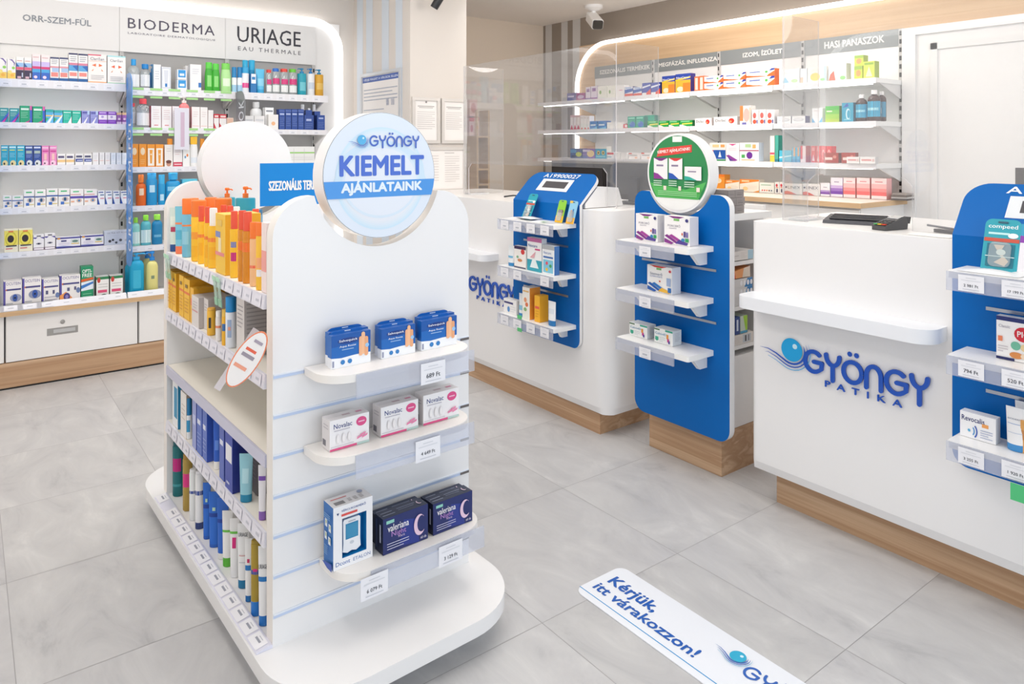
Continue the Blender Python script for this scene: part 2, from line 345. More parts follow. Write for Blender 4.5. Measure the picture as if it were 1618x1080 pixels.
for k, (x0, x1, kind) in enumerate(BAYS):
    t = thing('shelving_bay', BAYLAB[k], 'shelving', (x0, YF, .49), group='shelving bays on the left wall'); wd = x1 - x0; bays.append(t)
    MB().box((.0005, .285, 0), (wd - .0005, .299, 1.70), PANEL if kind == 'WHITE' else GREYBACK).build('back_panel', t)
    hp = MB().box((.001, .262, 1.675), (wd - .001, .298, 1.675 + (.31 if k else .28)), mat('f0efee', .4)); hpo = hp.build('header_panel', t)
    L = MB(); F = Face(L, (0, .261, 1.675), (1, 0, 0), (0, 0, 1), (0, -1, 0))
    P = Plane(0, YF + .262)
    def hx(px): return P.hit(px, 50)[0] - x0
    def hz(px, py): return P.hit(px, py)[1] - .49 - 1.675
    if k == 1: F.text('ORR-SZEM-FÜL', hx(36), hz(36, 32.5), w=hx(144) - hx(36), c='8f949c', bold=2.2)
    if k == 2:
        F.text('BIODERMA', hx(202), hz(202, 44.5), w=hx(339) - hx(202), h=hz(202, 28) - hz(202, 44.5), c='4a4358', bold=.3, space=1.15)
        F.text('LABORATOIRE DERMATOLOGIQUE', hx(202), hz(202, 54), w=hx(340) - hx(202), h=.016, c='6a6476', bold=.3, space=1.2)
    if k == 3:
        hh = hz(375, 42) - hz(375, 67); F.text('URIAGE', hx(375), hz(375, 66), w=hx(475) - hx(375), h=hh, c='33323c', bold=.5, space=1.02)
        F.text('EAU THERMALE', hx(376), hz(376, 79.5), w=hx(475) - hx(376), h=hz(376, 73) - hz(376, 79.5), c='55535e', space=1.5)
    if k: L.build('lettering', hpo, smooth=False)
    for xx in ((.0145, wd - .0145) if k == 3 else (.0145,)):
        u = MB().box((xx - .014, .27, 0), (xx + .014, .2845, 1.675), mat('c6c4c2', .5)); slots(u, xx, .27, .02, 1.66, 'x'); u.build('upright', t)
    for j, z in enumerate(ZL):
        zz = z - .49 - (.02 if k >= 2 else 0); tall = .05 if j == 0 else .036
        sh = MB().box((.003, .012, zz - .024), (wd - .003, .285, zz), PANEL).build('shelf', t)
        MB().box((.003, .0, zz - tall), (wd - .003, .011, zz + .002), mat('e9e8ec', .3)).build('price_rail', sh)
        MB().box((.04, .03, zz - .030), (wd - .04, .042, zz - .0245), BAR).build('shelf_light', sh)
        n = 7
        for q in range(n):
            a = .02 + q * (wd - .06) / n; price_tag(sh, a, a + .062, -.0008, zz - tall + .004, zz - .002)
        for xx in (.009, wd - .009):
            MB().prism([(.03, zz - .026), (.284, zz - .026), (.284, zz - .11), (.26, zz - .11)], 'x', xx - .006, xx + .006, mat('dcdad8', .5)).build('bracket', sh)
        if k >= 2 and j in (0, 1):                             # green strips along the bay
            for q in range(6):
                m = MB(); a = .03 + q * .115; m.box((a, -.004, zz - .014), (a + .075, -.001, zz + .001), mat('a6d98c', .4)); m.box((a, -.004, zz - tall - .018), (a + .075, -.001, zz - tall - .004), mat('a6d98c', .4))
                if k == 2: m.build('shelf_marker', sh)
fin_spec = [(.862, 1.985, .72, 'ORR-SZEM-FÜL', BLUECLEAR, 'blue clear bay divider fin lettered upwards between the first bays', '2a84dd'),
            (.155, 1.985, .72, None, BLUECLEAR, 'blue clear bay divider fin at the left picture edge', '2a84dd'),
            (1.575, 1.90, .72, 'KOZMETIKUMOK', mat('8b8d92', .4), 'grey bay divider fin with white upright lettering above the rear disc', '8b8d92')]
for x, zt, zb, s, m, lab, cc in fin_spec:
    o = MB(); out = rrect(-.20, 0, 0, zt - zb, (.09, .02, .02, .10), 8); o.prism(out, 'x', -.002, .002, m)
    for z in ((.30, .36), (.55, .70), (.86, .97), (1.16, 1.24)):
        if s == 'ORR-SZEM-FÜL': o.prism([(-.04, z[0]), (-.002, z[0]), (-.002, z[1]), (-.04, z[1])], 'x', -.003, .003, mat('1b86dc', .4))
    if s:
        F = Face(o, (-.0034, -.185, .1 if s[0] == 'O' else .25), (0, 0, 1), (0, 1, 0), (-1, 0, 0)); F.text(s, 0, 0, w=.86, h=.12, c='f4f8ff', bold=.8, space=1.3)
    tag(o.build('divider_fin', loc=(x, YF - .002, zb), smooth=False), lab, 'sign', 'divider fins on the left shelves')
# worktop, drawers, plinth
m = MB().box((-.27, 5.405, .462), (2.48, 5.70, .488), PANEL, front=OAKEDGE); m.box((-.27, 5.40, .460), (2.48, 5.406, .489), OAKEDGE)
wt = tag(m.build('worktop'), 'long oak-edged worktop above the left wall drawers', 'worktop')
m = MB()
for x in (-.25, .165, .87, 1.58):
    m.prism([(5.41, .4885), (5.45, .4885), (5.45, .522), (5.442, .522)], 'x', x + .004, x + .7, mat('eeeef3', .3))
m.build('price_rail', wt)
for q in range(26):
    a = -.2 + q * .098; mm = MB(); mm.poly([(a, 5.4135, .4925), (a + .07, 5.4135, .4925), (a + .07, 5.4385, .5185), (a, 5.4385, .5185)], TAGW); mm.poly([(a + .02, 5.4235, .5045), (a + .05, 5.4235, .5045), (a + .05, 5.4255, .5068), (a + .02, 5.4255, .5068)], 'a9adb8'); mm.build('price_tag', wt, smooth=False)
for k, (x0, x1, lab) in enumerate(((-.25, .195, 'white drawer unit cut off at the left picture edge'), (.202, .937, 'white drawer unit with lock and recessed grey handle, left wall'), (.944, 1.68, 'white drawer unit half hidden behind the white display stand'), (1.687, 2.42, 'white drawer unit at the pier end of the left wall'))):
    t = thing('drawer_unit', lab, 'drawer', (x0, 5.445, .165), group='drawer units under the left shelves'); wd = x1 - x0
    MB().box((0, .02, 0), (wd, .255, .294), WHITE).build('carcass', t)
    dr = MB().box((.003, 0, .004), (wd - .003, .018, .292), WHITE).build('drawer', t)
    if wd > .6:
        P = Plane(x0, 5.445); c = .31 if k == 1 else wd / 2
        a = MB().box((c - .095, -.002, .135), (c + .075, 0, .18), STEEL); a.box((c - .06, -.0045, .148), (c + .06, -.002, .17), mat('c9c9c9', .35, metal=.5)); a.build('handle', dr)
        a = MB(); a.lathe([(.013, 0), (.013, .004), (.006, .006)], STEEL, 16); a.build('lock', dr, loc=(c - .01, 0, .215), rot=(pi / 2, 0, 0))
struct(MB().box((-.27, 5.445, .012), (2.44, 5.70, .163), WOOD_X).box((-.27, 5.452, 0), (2.44, 5.7, .012), SLOT).build('baseboard_left'))

t = tag(MB().box((-.999, -1.5, .5), (-.985, 3.72, 2.5), mat('f1efed', .5)).build('wall_cladding'), 'white wall panel with lit edge met as a reflection in the screens', 'cladding')
led_arch('light_strip', [(3.72, .5), (3.72, 2.1)] + [(3.31 + .41 * cos(radians(a)), 2.1 + .41 * sin(radians(a))) for a in range(0, 91, 9)] + [(-1.5, 2.51)], t, 'x', -.984, .04, -.03)
# ---------------------------------------------------------------- right wall: oak panel, lit arch, four bays
t = tag(MB().box((4.955, -1.6, 1.16), (4.9695, 5.42, 2.515), WOOD_L).build('wall_cladding'), 'pale oak wall panel inside the lit arch behind the counter', 'cladding')
pts = [(5.44, 1.16), (5.44, 2.05)] + [(5.02 + .42 * cos(radians(a)), 2.09 + .42 * sin(radians(a))) for a in range(0, 91, 9)] + [(-1.6, 2.51)]
led_arch('light_strip', pts, t, 'x', 4.956, .034, .03)
ZR = [1.937, 1.663, 1.393]; XF, XB = 4.575, 4.95
RB = [(5.173, 4.428, 'SZEZONÁLIS TERMÉKEK', 948, 1027, 'leftmost shelving bay behind the counter'), (4.424, 3.718, 'MEGFÁZÁS, INFLUENZA', 1041, 1133, 'second shelving bay behind the counter'), (3.714, 2.974, 'IZOM, ÍZÜLET', 1174, 1236, 'third shelving bay behind the counter'), (2.97, 2.246, 'HASI PANASZOK', 1303, 1397, 'rightmost shelving bay behind the counter')]
for k, (ya, yb, s, p0, p1, lab) in enumerate(RB):
    t = thing('shelving_bay', lab + ', grey heading in white letters', 'shelving', (XF, ya, 1.16), -pi / 2, 'shelving bays behind the counter'); wd = ya - yb
    MB().box((.0005, .362, 0), (wd - .0005, .376, 1.01), PANEL).build('back_panel', t)
    hpo = MB().box((.001, .356, 1.008), (wd - .001, .378, 1.122), mat('8e9495', .5)).build('header_panel', t)
    P = Plane(XF + .356, ya, -pi / 2); a0, z0 = P.hit(p0, 110); a1, _ = P.hit(p1, 110); L = MB(); F = Face(L, (0, .3555, 1.008), (1, 0, 0), (0, 0, 1), (0, -1, 0))
    F.text(s, a0, .037, w=a1 - a0, h=.047, c='f4f2ee', bold=3); L.build('lettering', hpo, smooth=False)
    for xx in ((.0125, wd - .0125) if k == 3 else (.0125,)):
        if k == 0: continue
        u = MB().box((xx - .012, .345, 0), (xx + .012, .363, 1.12), mat('c9c7c5', .5)); slots(u, xx, .345, .03, 1.1, 'x', .014 if k == 3 else .009); u.build('upright', t)
    a0 = -.44 if k == 0 else .002                            # the shelves run on past the arch at the left
    for j, z in enumerate(ZR):
        zz = z - 1.16; sh = MB().box((a0, .0, zz - .03), (wd - (.002 if k < 3 else .0), .36, zz), PANEL)
        sh = sh.build('shelf', t)
        MB().box((.04 if k else -.40, .04, zz - .037), (wd - .05, .056, zz - .0305), BAR).build('shelf_light', sh)
        MB().box((a0, -.006, zz - .034), (wd - .002, -.0005, zz + .001), mat('f1eff2', .3)).build('price_rail', sh)
        for xx in ((.012, wd - .012)):
            MB().prism([(.05, zz - .03), (.36, zz - .03), (.36, zz - .12), (.33, zz - .12)], 'x', xx - .005, xx + .005, mat('dddbd9', .5)).build('bracket', sh)
m = MB().box((4.31, 2.215, 1.13), (4.95, 3.86, 1.158), mat('e8ddd0', .4)); m.box((4.304, 2.209, 1.128), (4.3105, 3.86, 1.159), OAKEDGE); m.box((4.31, 2.209, 1.128), (4.95, 2.2155, 1.159), OAKEDGE)
tag(m.build('worktop'), 'oak-edged worktop under the shelves behind the counter', 'worktop')
t = thing('drawer_cabinet', 'white drawer cabinet behind the counter under the oak worktop', 'cabinet', (4.33, 2.23, 0))
MB().box((.02, .0, 0), (.62, 1.62, 1.127), WHITE).build('carcass', t)
P = Plane(4.33, 2.23, pi / 2)
for y0, y1 in ((0, .81), (.815, 1.62)):
    for z0 in (.02, .24, .46, .68, .90):
        dd = MB().box((0, y0 + .003, z0), (.018, y1 - .003, z0 + .214), WHITE).build('drawer', t)
        F = MB(); F.box((-.001, y1 - .085, z0 + .165), (0, y1 - .02, z0 + .185), mat('c98f86', .6)); F.build('drawer_label', dd)
# open cabinet left of it, the niche's shade painted as dark grey panels
t = thing('shaded_cabinet', 'open cabinet behind the left counter, shade painted dark grey', 'cabinet', (4.31, 3.88, 0)); DG = mat('2c2a2a', .4)
MB().box((0, 0, 0), (.02, 1.21, 1.13), DG).box((.235, 0, 0), (.255, 1.21, 1.375), mat('3a3735', .5)).build('carcass', t)
for y in (0, .52, 1.19): MB().box((0, y, 1.13 if y else 0), (.235, y + .02, 1.355), DG).build('side_panel', t)
MB().box((0, 0, 1.3552), (.2348, 1.21, 1.375), mat('8d8986', .4)).build('top_panel', t)
MB().box((0.0, .02, 1.133), (.235, 1.19, 1.155), mat('6d5443', .5)).build('shelf', t)
MB().box((0, .545, 1.156), (.012, 1.19, 1.355), mat('39383b', .2)).build('door', t)

# ---------------------------------------------------------------- counters
def counter(lab, x, y0, y1, z0, z1, px, py0, ledge, rc):
    t = thing('service_counter', lab, 'counter', (x, y0, 0)); n = y1 - y0
    out = rrect(0, 0, .70, n, (rc, .02, .02, .01), 10) if rc > .05 else rrect(0, 0, .70, n, (.01, .01, .01, rc), 8)
    m = MB(); m.prism(out, 'z', z0 + .035, z1, SATIN)
    # the lower edge is eased inwards
    ins = [(min(max(a, .012), .69), min(max(b_, .012), n - .012)) for a, b_ in out]; k = len(out)
    m.faces([(a, b_, z0 + .035) for a, b_ in out] + [(a, b_, z0) for a, b_ in ins], [(i, (i + 1) % k, (i + 1) % k + k, i + k) for i in range(k)] + [tuple(range(k, 2 * k))], SATIN)
    m.build('body', t)
    MB().prism([(a * .985 + .004, b_ * .998 + .001) for a, b_ in out], 'z', z1 - .003, z1 + .0015, mat('f0eeec', .3)).build('top_panel', t)
    MB().box((px - x, py0[0] - y0, 0), (.68, py0[1] - y0, z0 + .01), WOOD_Y).build('plinth', t)
    l0, l1, lz0, lz1, lr = ledge
    MB().prism(rrect(-.125, l0 - y0, .004, l1 - y0, lr, 8), 'z', lz0, lz1, mat('eceef2', .35)).build('bag_ledge', t)
    return t
cl = counter('white service counter beside the pier, rounded front corner', 2.62, 2.65, 4.735, .115, 1.168, 2.645, (2.735, 4.735), (3.60, 4.60, .802, .842, (.06, 0, 0, .06)), .10)
cr = counter('white service counter at the right with the large blue lettering', 2.64, -.9, 1.826, .155, 1.188, 2.74, (-.9, 1.765), (1.06, 1.815, .846, .895, (.07, 0, 0, .05)), .035)
def counter_logo(t, x, px0, px1, py0, hgt, pearl, pat):
    m = MB(); P = Plane(x, 0, -pi / 2); oy = t.location.y
    a, z = P.hit(*px0); a1, _ = P.hit(*px1)
    F = Face(m, (-.001, -oy, 0), (0, -1, 0), (0, 0, 1), (-1, 0, 0)); h = (a1 - a) / 5.32
    logo_word(F, a, z, h, mat('1a55bd', .35), .175, .008)
    if pearl: logo_pearl(F, P.hit(*pearl)[0], P.hit(*pearl)[1], pearl_r, '1a55bd', '16a7e4')
    a, z = P.hit(*pat[0]); a1, _ = P.hit(*pat[1]); F.text('PATIKA', a, z, w=a1 - a, h=.023, c=mat('1a55bd', .35), bold=2, space=2.1, thick=.006)
    m.build('lettering', t, smooth=False)
pearl_r = .046
counter_logo(cr, 2.64, (1271, 584), (1471, 616), 0, 0, (1252, 552), ((1306, 609), (1427, 639.5)))
pearl_r = .04
counter_logo(cl, 2.62, (742, 457), (815, 470), 0, 0, None, ((755, 471.5), (801, 479.5)))

# clear screens on the counters
def screen(lab, x, y0, y1, z0, z1, hatches, wing, wings, feet):
    t = thing('counter_screen', lab, 'screen', (x, y0, z0)); n = y1 - y0; h = z1 - z0; o = [(0, 0)]
    for h0, h1, hz in hatches: o += [(h0, 0), (h0, hz - .03), (h0 + .03, hz), (h1 - .03, hz), (h1, hz - .03), (h1, 0)]
    MB().prism(o + [(n, 0), (n, h), (0, h)], 'x', 0, .006, PLEXI, mat('e9e4e6', .3, trans=.45)).build('front_pane', t, smooth=False)
    for y in wings:
        MB().prism([(.0065, 0), (wing, 0), (wing, h), (.0065, h)], 'y', y, y + .006, PLEXI, mat('f2ecec', .3, trans=.5)).build('side_pane', t, smooth=False)
    for y in feet: MB().box((.0065, y, .0012), (.16, y + .07, .008), mat('eef0f2', .2, trans=.4)).build('foot', t)
    return t
screen('clear acrylic screen standing on the counter by the pier', 2.78, 2.753, 4.235, 1.17, 2.063, ((.07, 1.42, .215),), .34, (0, 1.474), (1.40,))
screen('clear acrylic screen with hatch on the right counter', 2.78, -.85, 1.765, 1.19, 2.063, ((2.085, 2.50, .195),), .28, (2.609,), (2.52,))

# ---------------------------------------------------------------- blue terminals hung on the counters
def terminal(lab, x, y0, y1, z0, zc, zt, dx, sz, sy, depth, number, zk, hb=(.11, .15)):
    t = thing('display_terminal', lab, 'terminal', (x, y1, 0), -pi / 2, 'blue terminals on the counter fronts'); wd = y1 - y0   # local x to the right as seen, y into the counter
    H = zc - z0; Ls = sqrt(dx * dx + (zt - zc) ** 2); out = rrect(0, 0, wd, H + Ls, (.05, .05, .075, .075), 8); m = MB()
    def W(p, d=0):
        s_ = p[1]
        if s_ <= H: return (p[0], -.022 + d, z0 + s_)
        q = (s_ - H) / Ls; nx = (zt - zc) / Ls; return (p[0], -.022 + q * dx + d * nx, zc + q * (zt - zc) - d * dx / Ls)
    up = [p for p in out if p[1] > H]; lo = [p for p in out if p[1] < H]
    lo_p = lo[:len(lo)]; m.poly([W(p) for p in lo] + [W((wd, H)), W((0, H))], BLUE); m.poly([W((0, H)), W((wd, H))] + [W(p) for p in up], BLUE)
    ring = lo + [(wd, H)] + up + [(0, H)]; k = len(ring)
    m.faces([W(p) for p in ring] + [W(p, .019) for p in ring], [(i, i + k, (i + 1) % k + k, (i + 1) % k) for i in range(k)], SATIN)
    m.build('front_panel', t)
    b2 = MB().prism([(.022, zk + .002), (.022, zc + .006), (dx - .045, zt - .065), (dx + hb[0], zt - .075), (dx + hb[1], zk + .002)], 'x', .004, wd - .004, SATIN); b2.build('housing', t)
    nrm = Vector((0, -(zt - zc) / Ls, dx / Ls)); sv = Vector((0, dx / Ls, (zt - zc) / Ls)); o0 = Vector(W((0, H)))
    s = MB(); F = Face(s, o0 + nrm * .001, (1, 0, 0), sv, nrm); q = lambda a, c: (a * wd, c * Ls)
    F.poly([q(.235, .37), q(.70, .37), q(.70, .77), q(.235, .77)], 'e4e7ea'); F.poly([q(.30, .47), q(.64, .47), q(.64, .69), q(.30, .69)], mat('4c4a4e', .25)); s.build('screen', t, smooth=False)
    s = MB(); F = Face(s, o0 + nrm * .001, (1, 0, 0), sv, nrm); F.text(number, .21 * wd, .82 * Ls, w=.53 * wd, h=.125 * Ls, c='f2f6fa', bold=2.5, shear=.008); s.build('lettering', t, smooth=False)
    for z in (zs - .135 for zs in sz[:-1]):
        MB().box((.10, -.0245, z), (wd - .09, -.0222, z + .011), ALU).build('slat_channel', t)
    for j, z in enumerate(sz):
        a0, a1 = sy; sh = MB().prism(rrect(a0, -.022 - depth, a1, -.0225, (.01, .01, 0, 0), 3), 'z', z - .022, z, PANEL).build('shelf', t)
        MB().box((a0 + .0, -.022 - depth - .006, z - .06), (a1 - .005, -.0225 - depth, z - .001), RAIL).build('price_rail', sh)
        pr = PRICES[j]; nn = len(pr)
        for i, s_ in enumerate(pr):
            if s_ is not None: price_tag(sh, a0 + .035 + i * .118, a0 + .035 + i * .118 + .072, -.022 - depth - .0075, z - .056, z - .006, s_ or None)
        for xx in (a0 + .12, a1 - .09): MB().prism([(-.0225, z - .022), (-.0225, z - .075), (-.06, z - .075), (-.09, z - .022)], 'x', xx, xx + .022, PANEL).build('bracket', sh)
    return t
PRICES = [('', '', '', ''), ('', '', None, ''), ('', '', '', '')]
tl = terminal('blue number terminal with shelves on the counter by the pier', 2.62, 2.84, 3.42, .425, 1.19, 1.35, .16, (1.091, .823, .552), (.06, .552), .155, 'A19900027', 1.17)
PRICES = [('2 981 Ft', '17 199 Ft', '', ''), ('794 Ft', '520 Ft', '', ''), ('3 255 Ft', '1 920 Ft', '', '')]
tr = terminal('blue number terminal with shelves at the right picture edge', 2.64, .46, 1.035, .45, 1.21, 1.378, .132, (1.112, .848, .579), (.045, .53), .153, 'A19900027', 1.19, (-.006, -.006))

# ---------------------------------------------------------------- blue stand between the counters
t = ms = thing('display_stand', 'blue-fronted display stand with the green disc between the counters', 'display stand', (2.66, 2.503, 0), -pi / 2)
n0 = .56; cx, cz, cr_ = .28, 1.378, .203
a = math.asin((1.286 - cz) / cr_)
out = rrect(0, .20, n0, 1.286, (.06, .06, .06, .06), 8); half = len(out) // 2
cut = [(cx + cr_ * cos(q), cz + cr_ * sin(q)) for q in [a + (-pi - 2 * a) * i / 28 for i in range(29)]]
top = [p for p in out if p[1] > .7]; bot = [p for p in out if p[1] <= .7]
rt = [p for p in top if p[0] > cx]; ltp = [p for p in top if p[0] < cx]
ol = bot + rt + cut + ltp
MB().prism(ol, 'y', 0, .035, BLUE, SATIN).build('front_panel', t)
d = MB(); d.prism(circ(cx, cz, .185, n=56), 'y', -.012, .05, SATIN); dd = d.build('sign_disc', t)
# printed green offer poster on the disc
m = MB(); F = Face(m, (cx, -.0125, cz), (1, 0, 0), (0, 0, 1), (0, -1, 0)); R = .175
yc = -.118; aa = math.asin(yc / R)
F.poly([(R * cos(q), R * sin(q)) for q in [aa + (pi - 2 * aa) * i / 44 for i in range(45)]], mat('2f8a52', .35))
F.poly([(R * .99 * cos(q), R * .99 * sin(q)) for q in [pi - aa + (pi + 2 * aa) * i / 20 for i in range(21)]], mat('f1f1ef', .35))
F.poly([(-.165, -.05), (.05, -.075), (.165, -.035), (.12, -.118), (-.125, -.118)], '57b95f')
F.poly([(-.028, .145), (.028, .145), (.028, .171), (-.028, .171)], 'f0f5ee');
F.poly([(-.125, .075), (.085, .098), (.085, .132), (-.108, .115)], 'e0483f'); F.text('KIEMELT AJÁNLATAINK!', -.118, .086, w=.195, h=.021, c='fff4ee', bold=2, rot=.09)
for px, py, wd_, hh, top_, mid in ((-.142, -.03, .085, .10, '7d2a7e', '8f3a92'), (-.047, -.028, .08, .098, 'd63a3a', '2b57b4'), (.048, -.03, .095, .062, 'f4f4f2', '2fae9a')):
    F.poly([(px, py), (px + wd_, py), (px + wd_, py + hh), (px, py + hh)], 'f1eff0'); F.poly([(px, py + hh), (px + wd_, py + hh), (px + wd_ * .6, py + hh * .86), (px + wd_ * .4, py + hh * .86)], top_)
    F.poly([(px, py), (px + wd_ * .75, py), (px + wd_ * .3, py + hh * .25), (px, py + hh * .3)], mid); F.poly([(px + wd_ * .2, py + hh * .6), (px + wd_ * .7, py + hh * .6), (px + wd_ * .7, py + hh * .68), (px + wd_ * .2, py + hh * .68)], '8d7f9c')
    F.poly([(px + wd_ * .72, py - .052), (px + wd_ * .92, py - .052), (px + wd_ * .92, py - .032), (px + wd_ * .72, py - .032)], 'f0ded6')
    for q in (-.012, -.022, -.032): F.poly([(px, py + q), (px + wd_ * .6, py + q), (px + wd_ * .6, py + q + .004), (px, py + q + .004)], 'cfe6d2')
for q in (-.088, -.096, -.104): F.poly([(-.11, q), (.12, q), (.12, q + .003), (-.11, q + .003)], 'a6dba4')
m.build('offer_poster', dd, smooth=False)
# carcass with open side shelves
m = MB(); m.box((.02, .036, .20), (.05, .42, 1.22), WHITE); m.box((.05, .40, .2), (.46, .42, 1.22), WHITE); m.box((.05, .036, .2), (.455, .4, .53), WHITE); m.build('carcass', t)
for z in (.577, .758, .967): MB().box((.05, .037, z - .018), (.455, .40, z), WHITE).build('side_shelf', t)
MB().box((.05, .06, 1.17), (.53, .36, 1.20), PANEL).build('top_panel', t)
MB().box((.02, .085, 0), (.455, .42, .198), WOOD_X).build('plinth', t)
for z in (.945, .712): MB().box((.05, -.0025, z), (.49, -.0002, z + .011), ALU).build('slat_channel', t)
for j, z in enumerate((1.058, .828, .595)):
    sh = MB().prism(rrect(.045, -.175, .475, -.0005, (.01, .01, 0, 0), 3), 'z', z - .024, z, PANEL).build('shelf', t)
    MB().box((.047, -.182, z - .058), (.40, -.1755, z - .002), RAIL).build('price_rail', sh)
    price_tag(sh, .20, .27, -.1835, z - .06, z - .012)
    for xx in (.09, .42): MB().prism([(-.0005, z - .024), (-.0005, z - .085), (-.05, z - .085), (-.11, z - .024)], 'x', xx, xx + .02, PANEL).build('bracket', sh)

# ---------------------------------------------------------------- white gondola in the foreground
GR = radians(1.8); GO = (.677, 1.988)
g = thing('gondola_stand', 'white double-sided gondola display stand in the foreground', 'display stand', (GO[0], GO[1], 0), GR)
GW, GD, GH = .662, 1.18, 1.36
MB().prism(rrect(-.052, -.265, .714, 1.445, .21, 12), 'z', .075, .12, SATIN).build('base', g)
MB().box((.0, -.12, 0), (.66, 1.30, .075), mat('e2e4e8', .5)).build('plinth', g)
cx, cz, cr_ = .33, 1.415, .216
a = math.asin((GH - cz) / cr_)
out = rrect(0, .12, GW, GH, (0, 0, .116, .116), 10)
cut = [(cx + cr_ * cos(q), cz + cr_ * sin(q)) for q in [a + (-pi - 2 * a) * i / 36 for i in range(37)]]
ol = [p for p in out if p[1] < .7] + [p for p in out if p[1] > .7 and p[0] > cx] + cut + [p for p in out if p[1] > .7 and p[0] < cx]
fp = MB().prism(ol, 'y', 0, .045, SATIN, mat('efeae4', .4)).build('end_panel', g)
for z in (.864, .753, .642, .532, .422, .312, .203):
    c = MB().box((.002, -.0016, z - .004), (GW - .001, -.0002, z + .005), mat('c3d3ee', .35, metal=.3)); c.box((.002, -.003, z + .0045), (GW - .001, -.0002, z + .0085), mat('e6ebf4', .4)); c.box((GW - .035, -.0022, z - .004), (GW, -.0004, z + .004), mat('6a6462', .4)); c.build('slat_channel', fp)
MB().prism(ol, 'y', 1.135, 1.18, SATIN, mat('efeae4', .4)).build('end_panel', g)
MB().box((.322, .046, .121), (.342, 1.134, 1.11), PANEL).build('spine', g)
ZG = [1.084, .860, .634, .416]
for j, z in enumerate(ZG):
    for side in (0, 1):
        x0, x1 = ((.004, .321) if side == 0 else (.343, .658))
        sh = MB().box((x0, .047, z - .028), (x1, 1.133, z), mat('f2ede3', .45)).build('shelf', g)
        if side == 0:
            if j == 2: MB().box((-.004, .05, z - .035), (.003, 1.13, z), mat('c9c9dc', .35)).build('price_rail', sh)
            else: MB().prism([(-.003, z + .001), (.003, z + .001), (.003, z - .04), (-.008, z - .04)], 'y', .05, 1.13, mat('e4e3ec', .35)).build('price_rail', sh)
            if j != 2:
                for q in range(13):
                    y = .07 + q * .081; mm = MB(); TG = mat('e7e6ef', .5); mm.poly([(-.0095, y + .056, z - .036), (-.0095, y, z - .036), (-.0055, y, z - .004), (-.0055, y + .056, z - .004)], TG)
                    mm.poly([(-.0088, y + .04, z - .024), (-.0088, y + .016, z - .024), (-.008, y + .016, z - .017), (-.008, y + .04, z - .017)], 'c6c8d3'); mm.build('price_tag', sh, smooth=False)
# the slanting ticket rail on the base edge
m = MB(); m.prism([(-.046, .1205), (.0, .1205), (.0, .128), (-.006, .131), (-.044, .124)], 'y', -.0, 1.13, mat('dfdfee', .3)); tr_ = m.build('ticket_rail', g)
for q in range(15):
    y = .012 + q * .075; m = MB(); Z = lambda x: .1245 + (x + .044) * (.007 / .038) + .0006
    m.poly([(-.043, y + .066, Z(-.043)), (-.043, y, Z(-.043)), (-.008, y, Z(-.008)), (-.008, y + .066, Z(-.008))], TAGW)
    m.poly([(-.027, y + .05, Z(-.027) + .0004), (-.027, y + .018, Z(-.027) + .0004), (-.021, y + .018, Z(-.021) + .0004), (-.021, y + .05, Z(-.021) + .0004)], '9b9eaa')
    m.poly([(-.016, y + .045, Z(-.016) + .0004), (-.016, y + .02, Z(-.016) + .0004), (-.0145, y + .02, Z(-.0145) + .0004), (-.0145, y + .045, Z(-.0145) + .0004)], 'aeb1bc')
    if q != 13: m.build('price_tag', tr_, smooth=False)
# front sign disc
d = MB().prism(circ(cx, cz, .19, n=64), 'y', -.012, .055, SATIN).build('sign_disc', g)
m = MB(); F = Face(m, (cx, -.0124, cz), (1, 0, 0), (0, 0, 1), (0, -1, 0), eps=.0004)
F.poly(circ(0, 0, .189, n=64), mat('2a2d38', .4)); F.poly(circ(0, 0, .1882, n=64), mat('dfe8f4', .35))
for k, c in enumerate(('cfe6f5', 'd6e8f5', 'dde9f4', 'e2eaf3', 'e6ebf3')):
    F.poly(circ(0, -.01, .152 - .006 * k, .155 - .006 * k, n=48), c)
for k, c in enumerate(('cfe4f4', 'd9e7f4', 'e4eaf4')):
    F.poly([(q[0], q[1]) for q in circ(0, .0, .150 - .006 * k, .105 - .006 * k, n=36, a0=0, a1=pi)] + [(-.175, -.06), (.175, -.06)], c) if k == 0 else F.poly(circ(0, -.02, .138 - .008 * k, .118 - .008 * k, n=36), c)
yb0, yb1 = -.066, -.016
def wd_(y): return sqrt(.188 ** 2 - y * y)
F.poly([(-wd_(yb0), yb0), (wd_(yb0), yb0), (wd_(-.04), -.04), (wd_(yb1), yb1), (-wd_(yb1), yb1), (-wd_(-.04), -.04)], mat('4b97e2', .4))
F.text('KIEMELT', -.136, .001, w=.282, h=.056, c=mat('4a6fd0', .4), bold=4.5); F.text('AJÁNLATAINK', -.132, -.057, w=.272, h=.041, c='e6f1fb', bold=4)
hh = .172 / 5.32; logo_word(F, -.042, .087, hh * 1.0, '4a6cc4', .17); logo_pearl(F, -.068, .106, .0145, '4a78c8', '58b2e4')
m.build('sign_print', d, smooth=False)
d = MB().prism(circ(.318, 1.42, .19, n=64), 'y', 1.125, 1.19, SATIN).build('sign_disc', g)
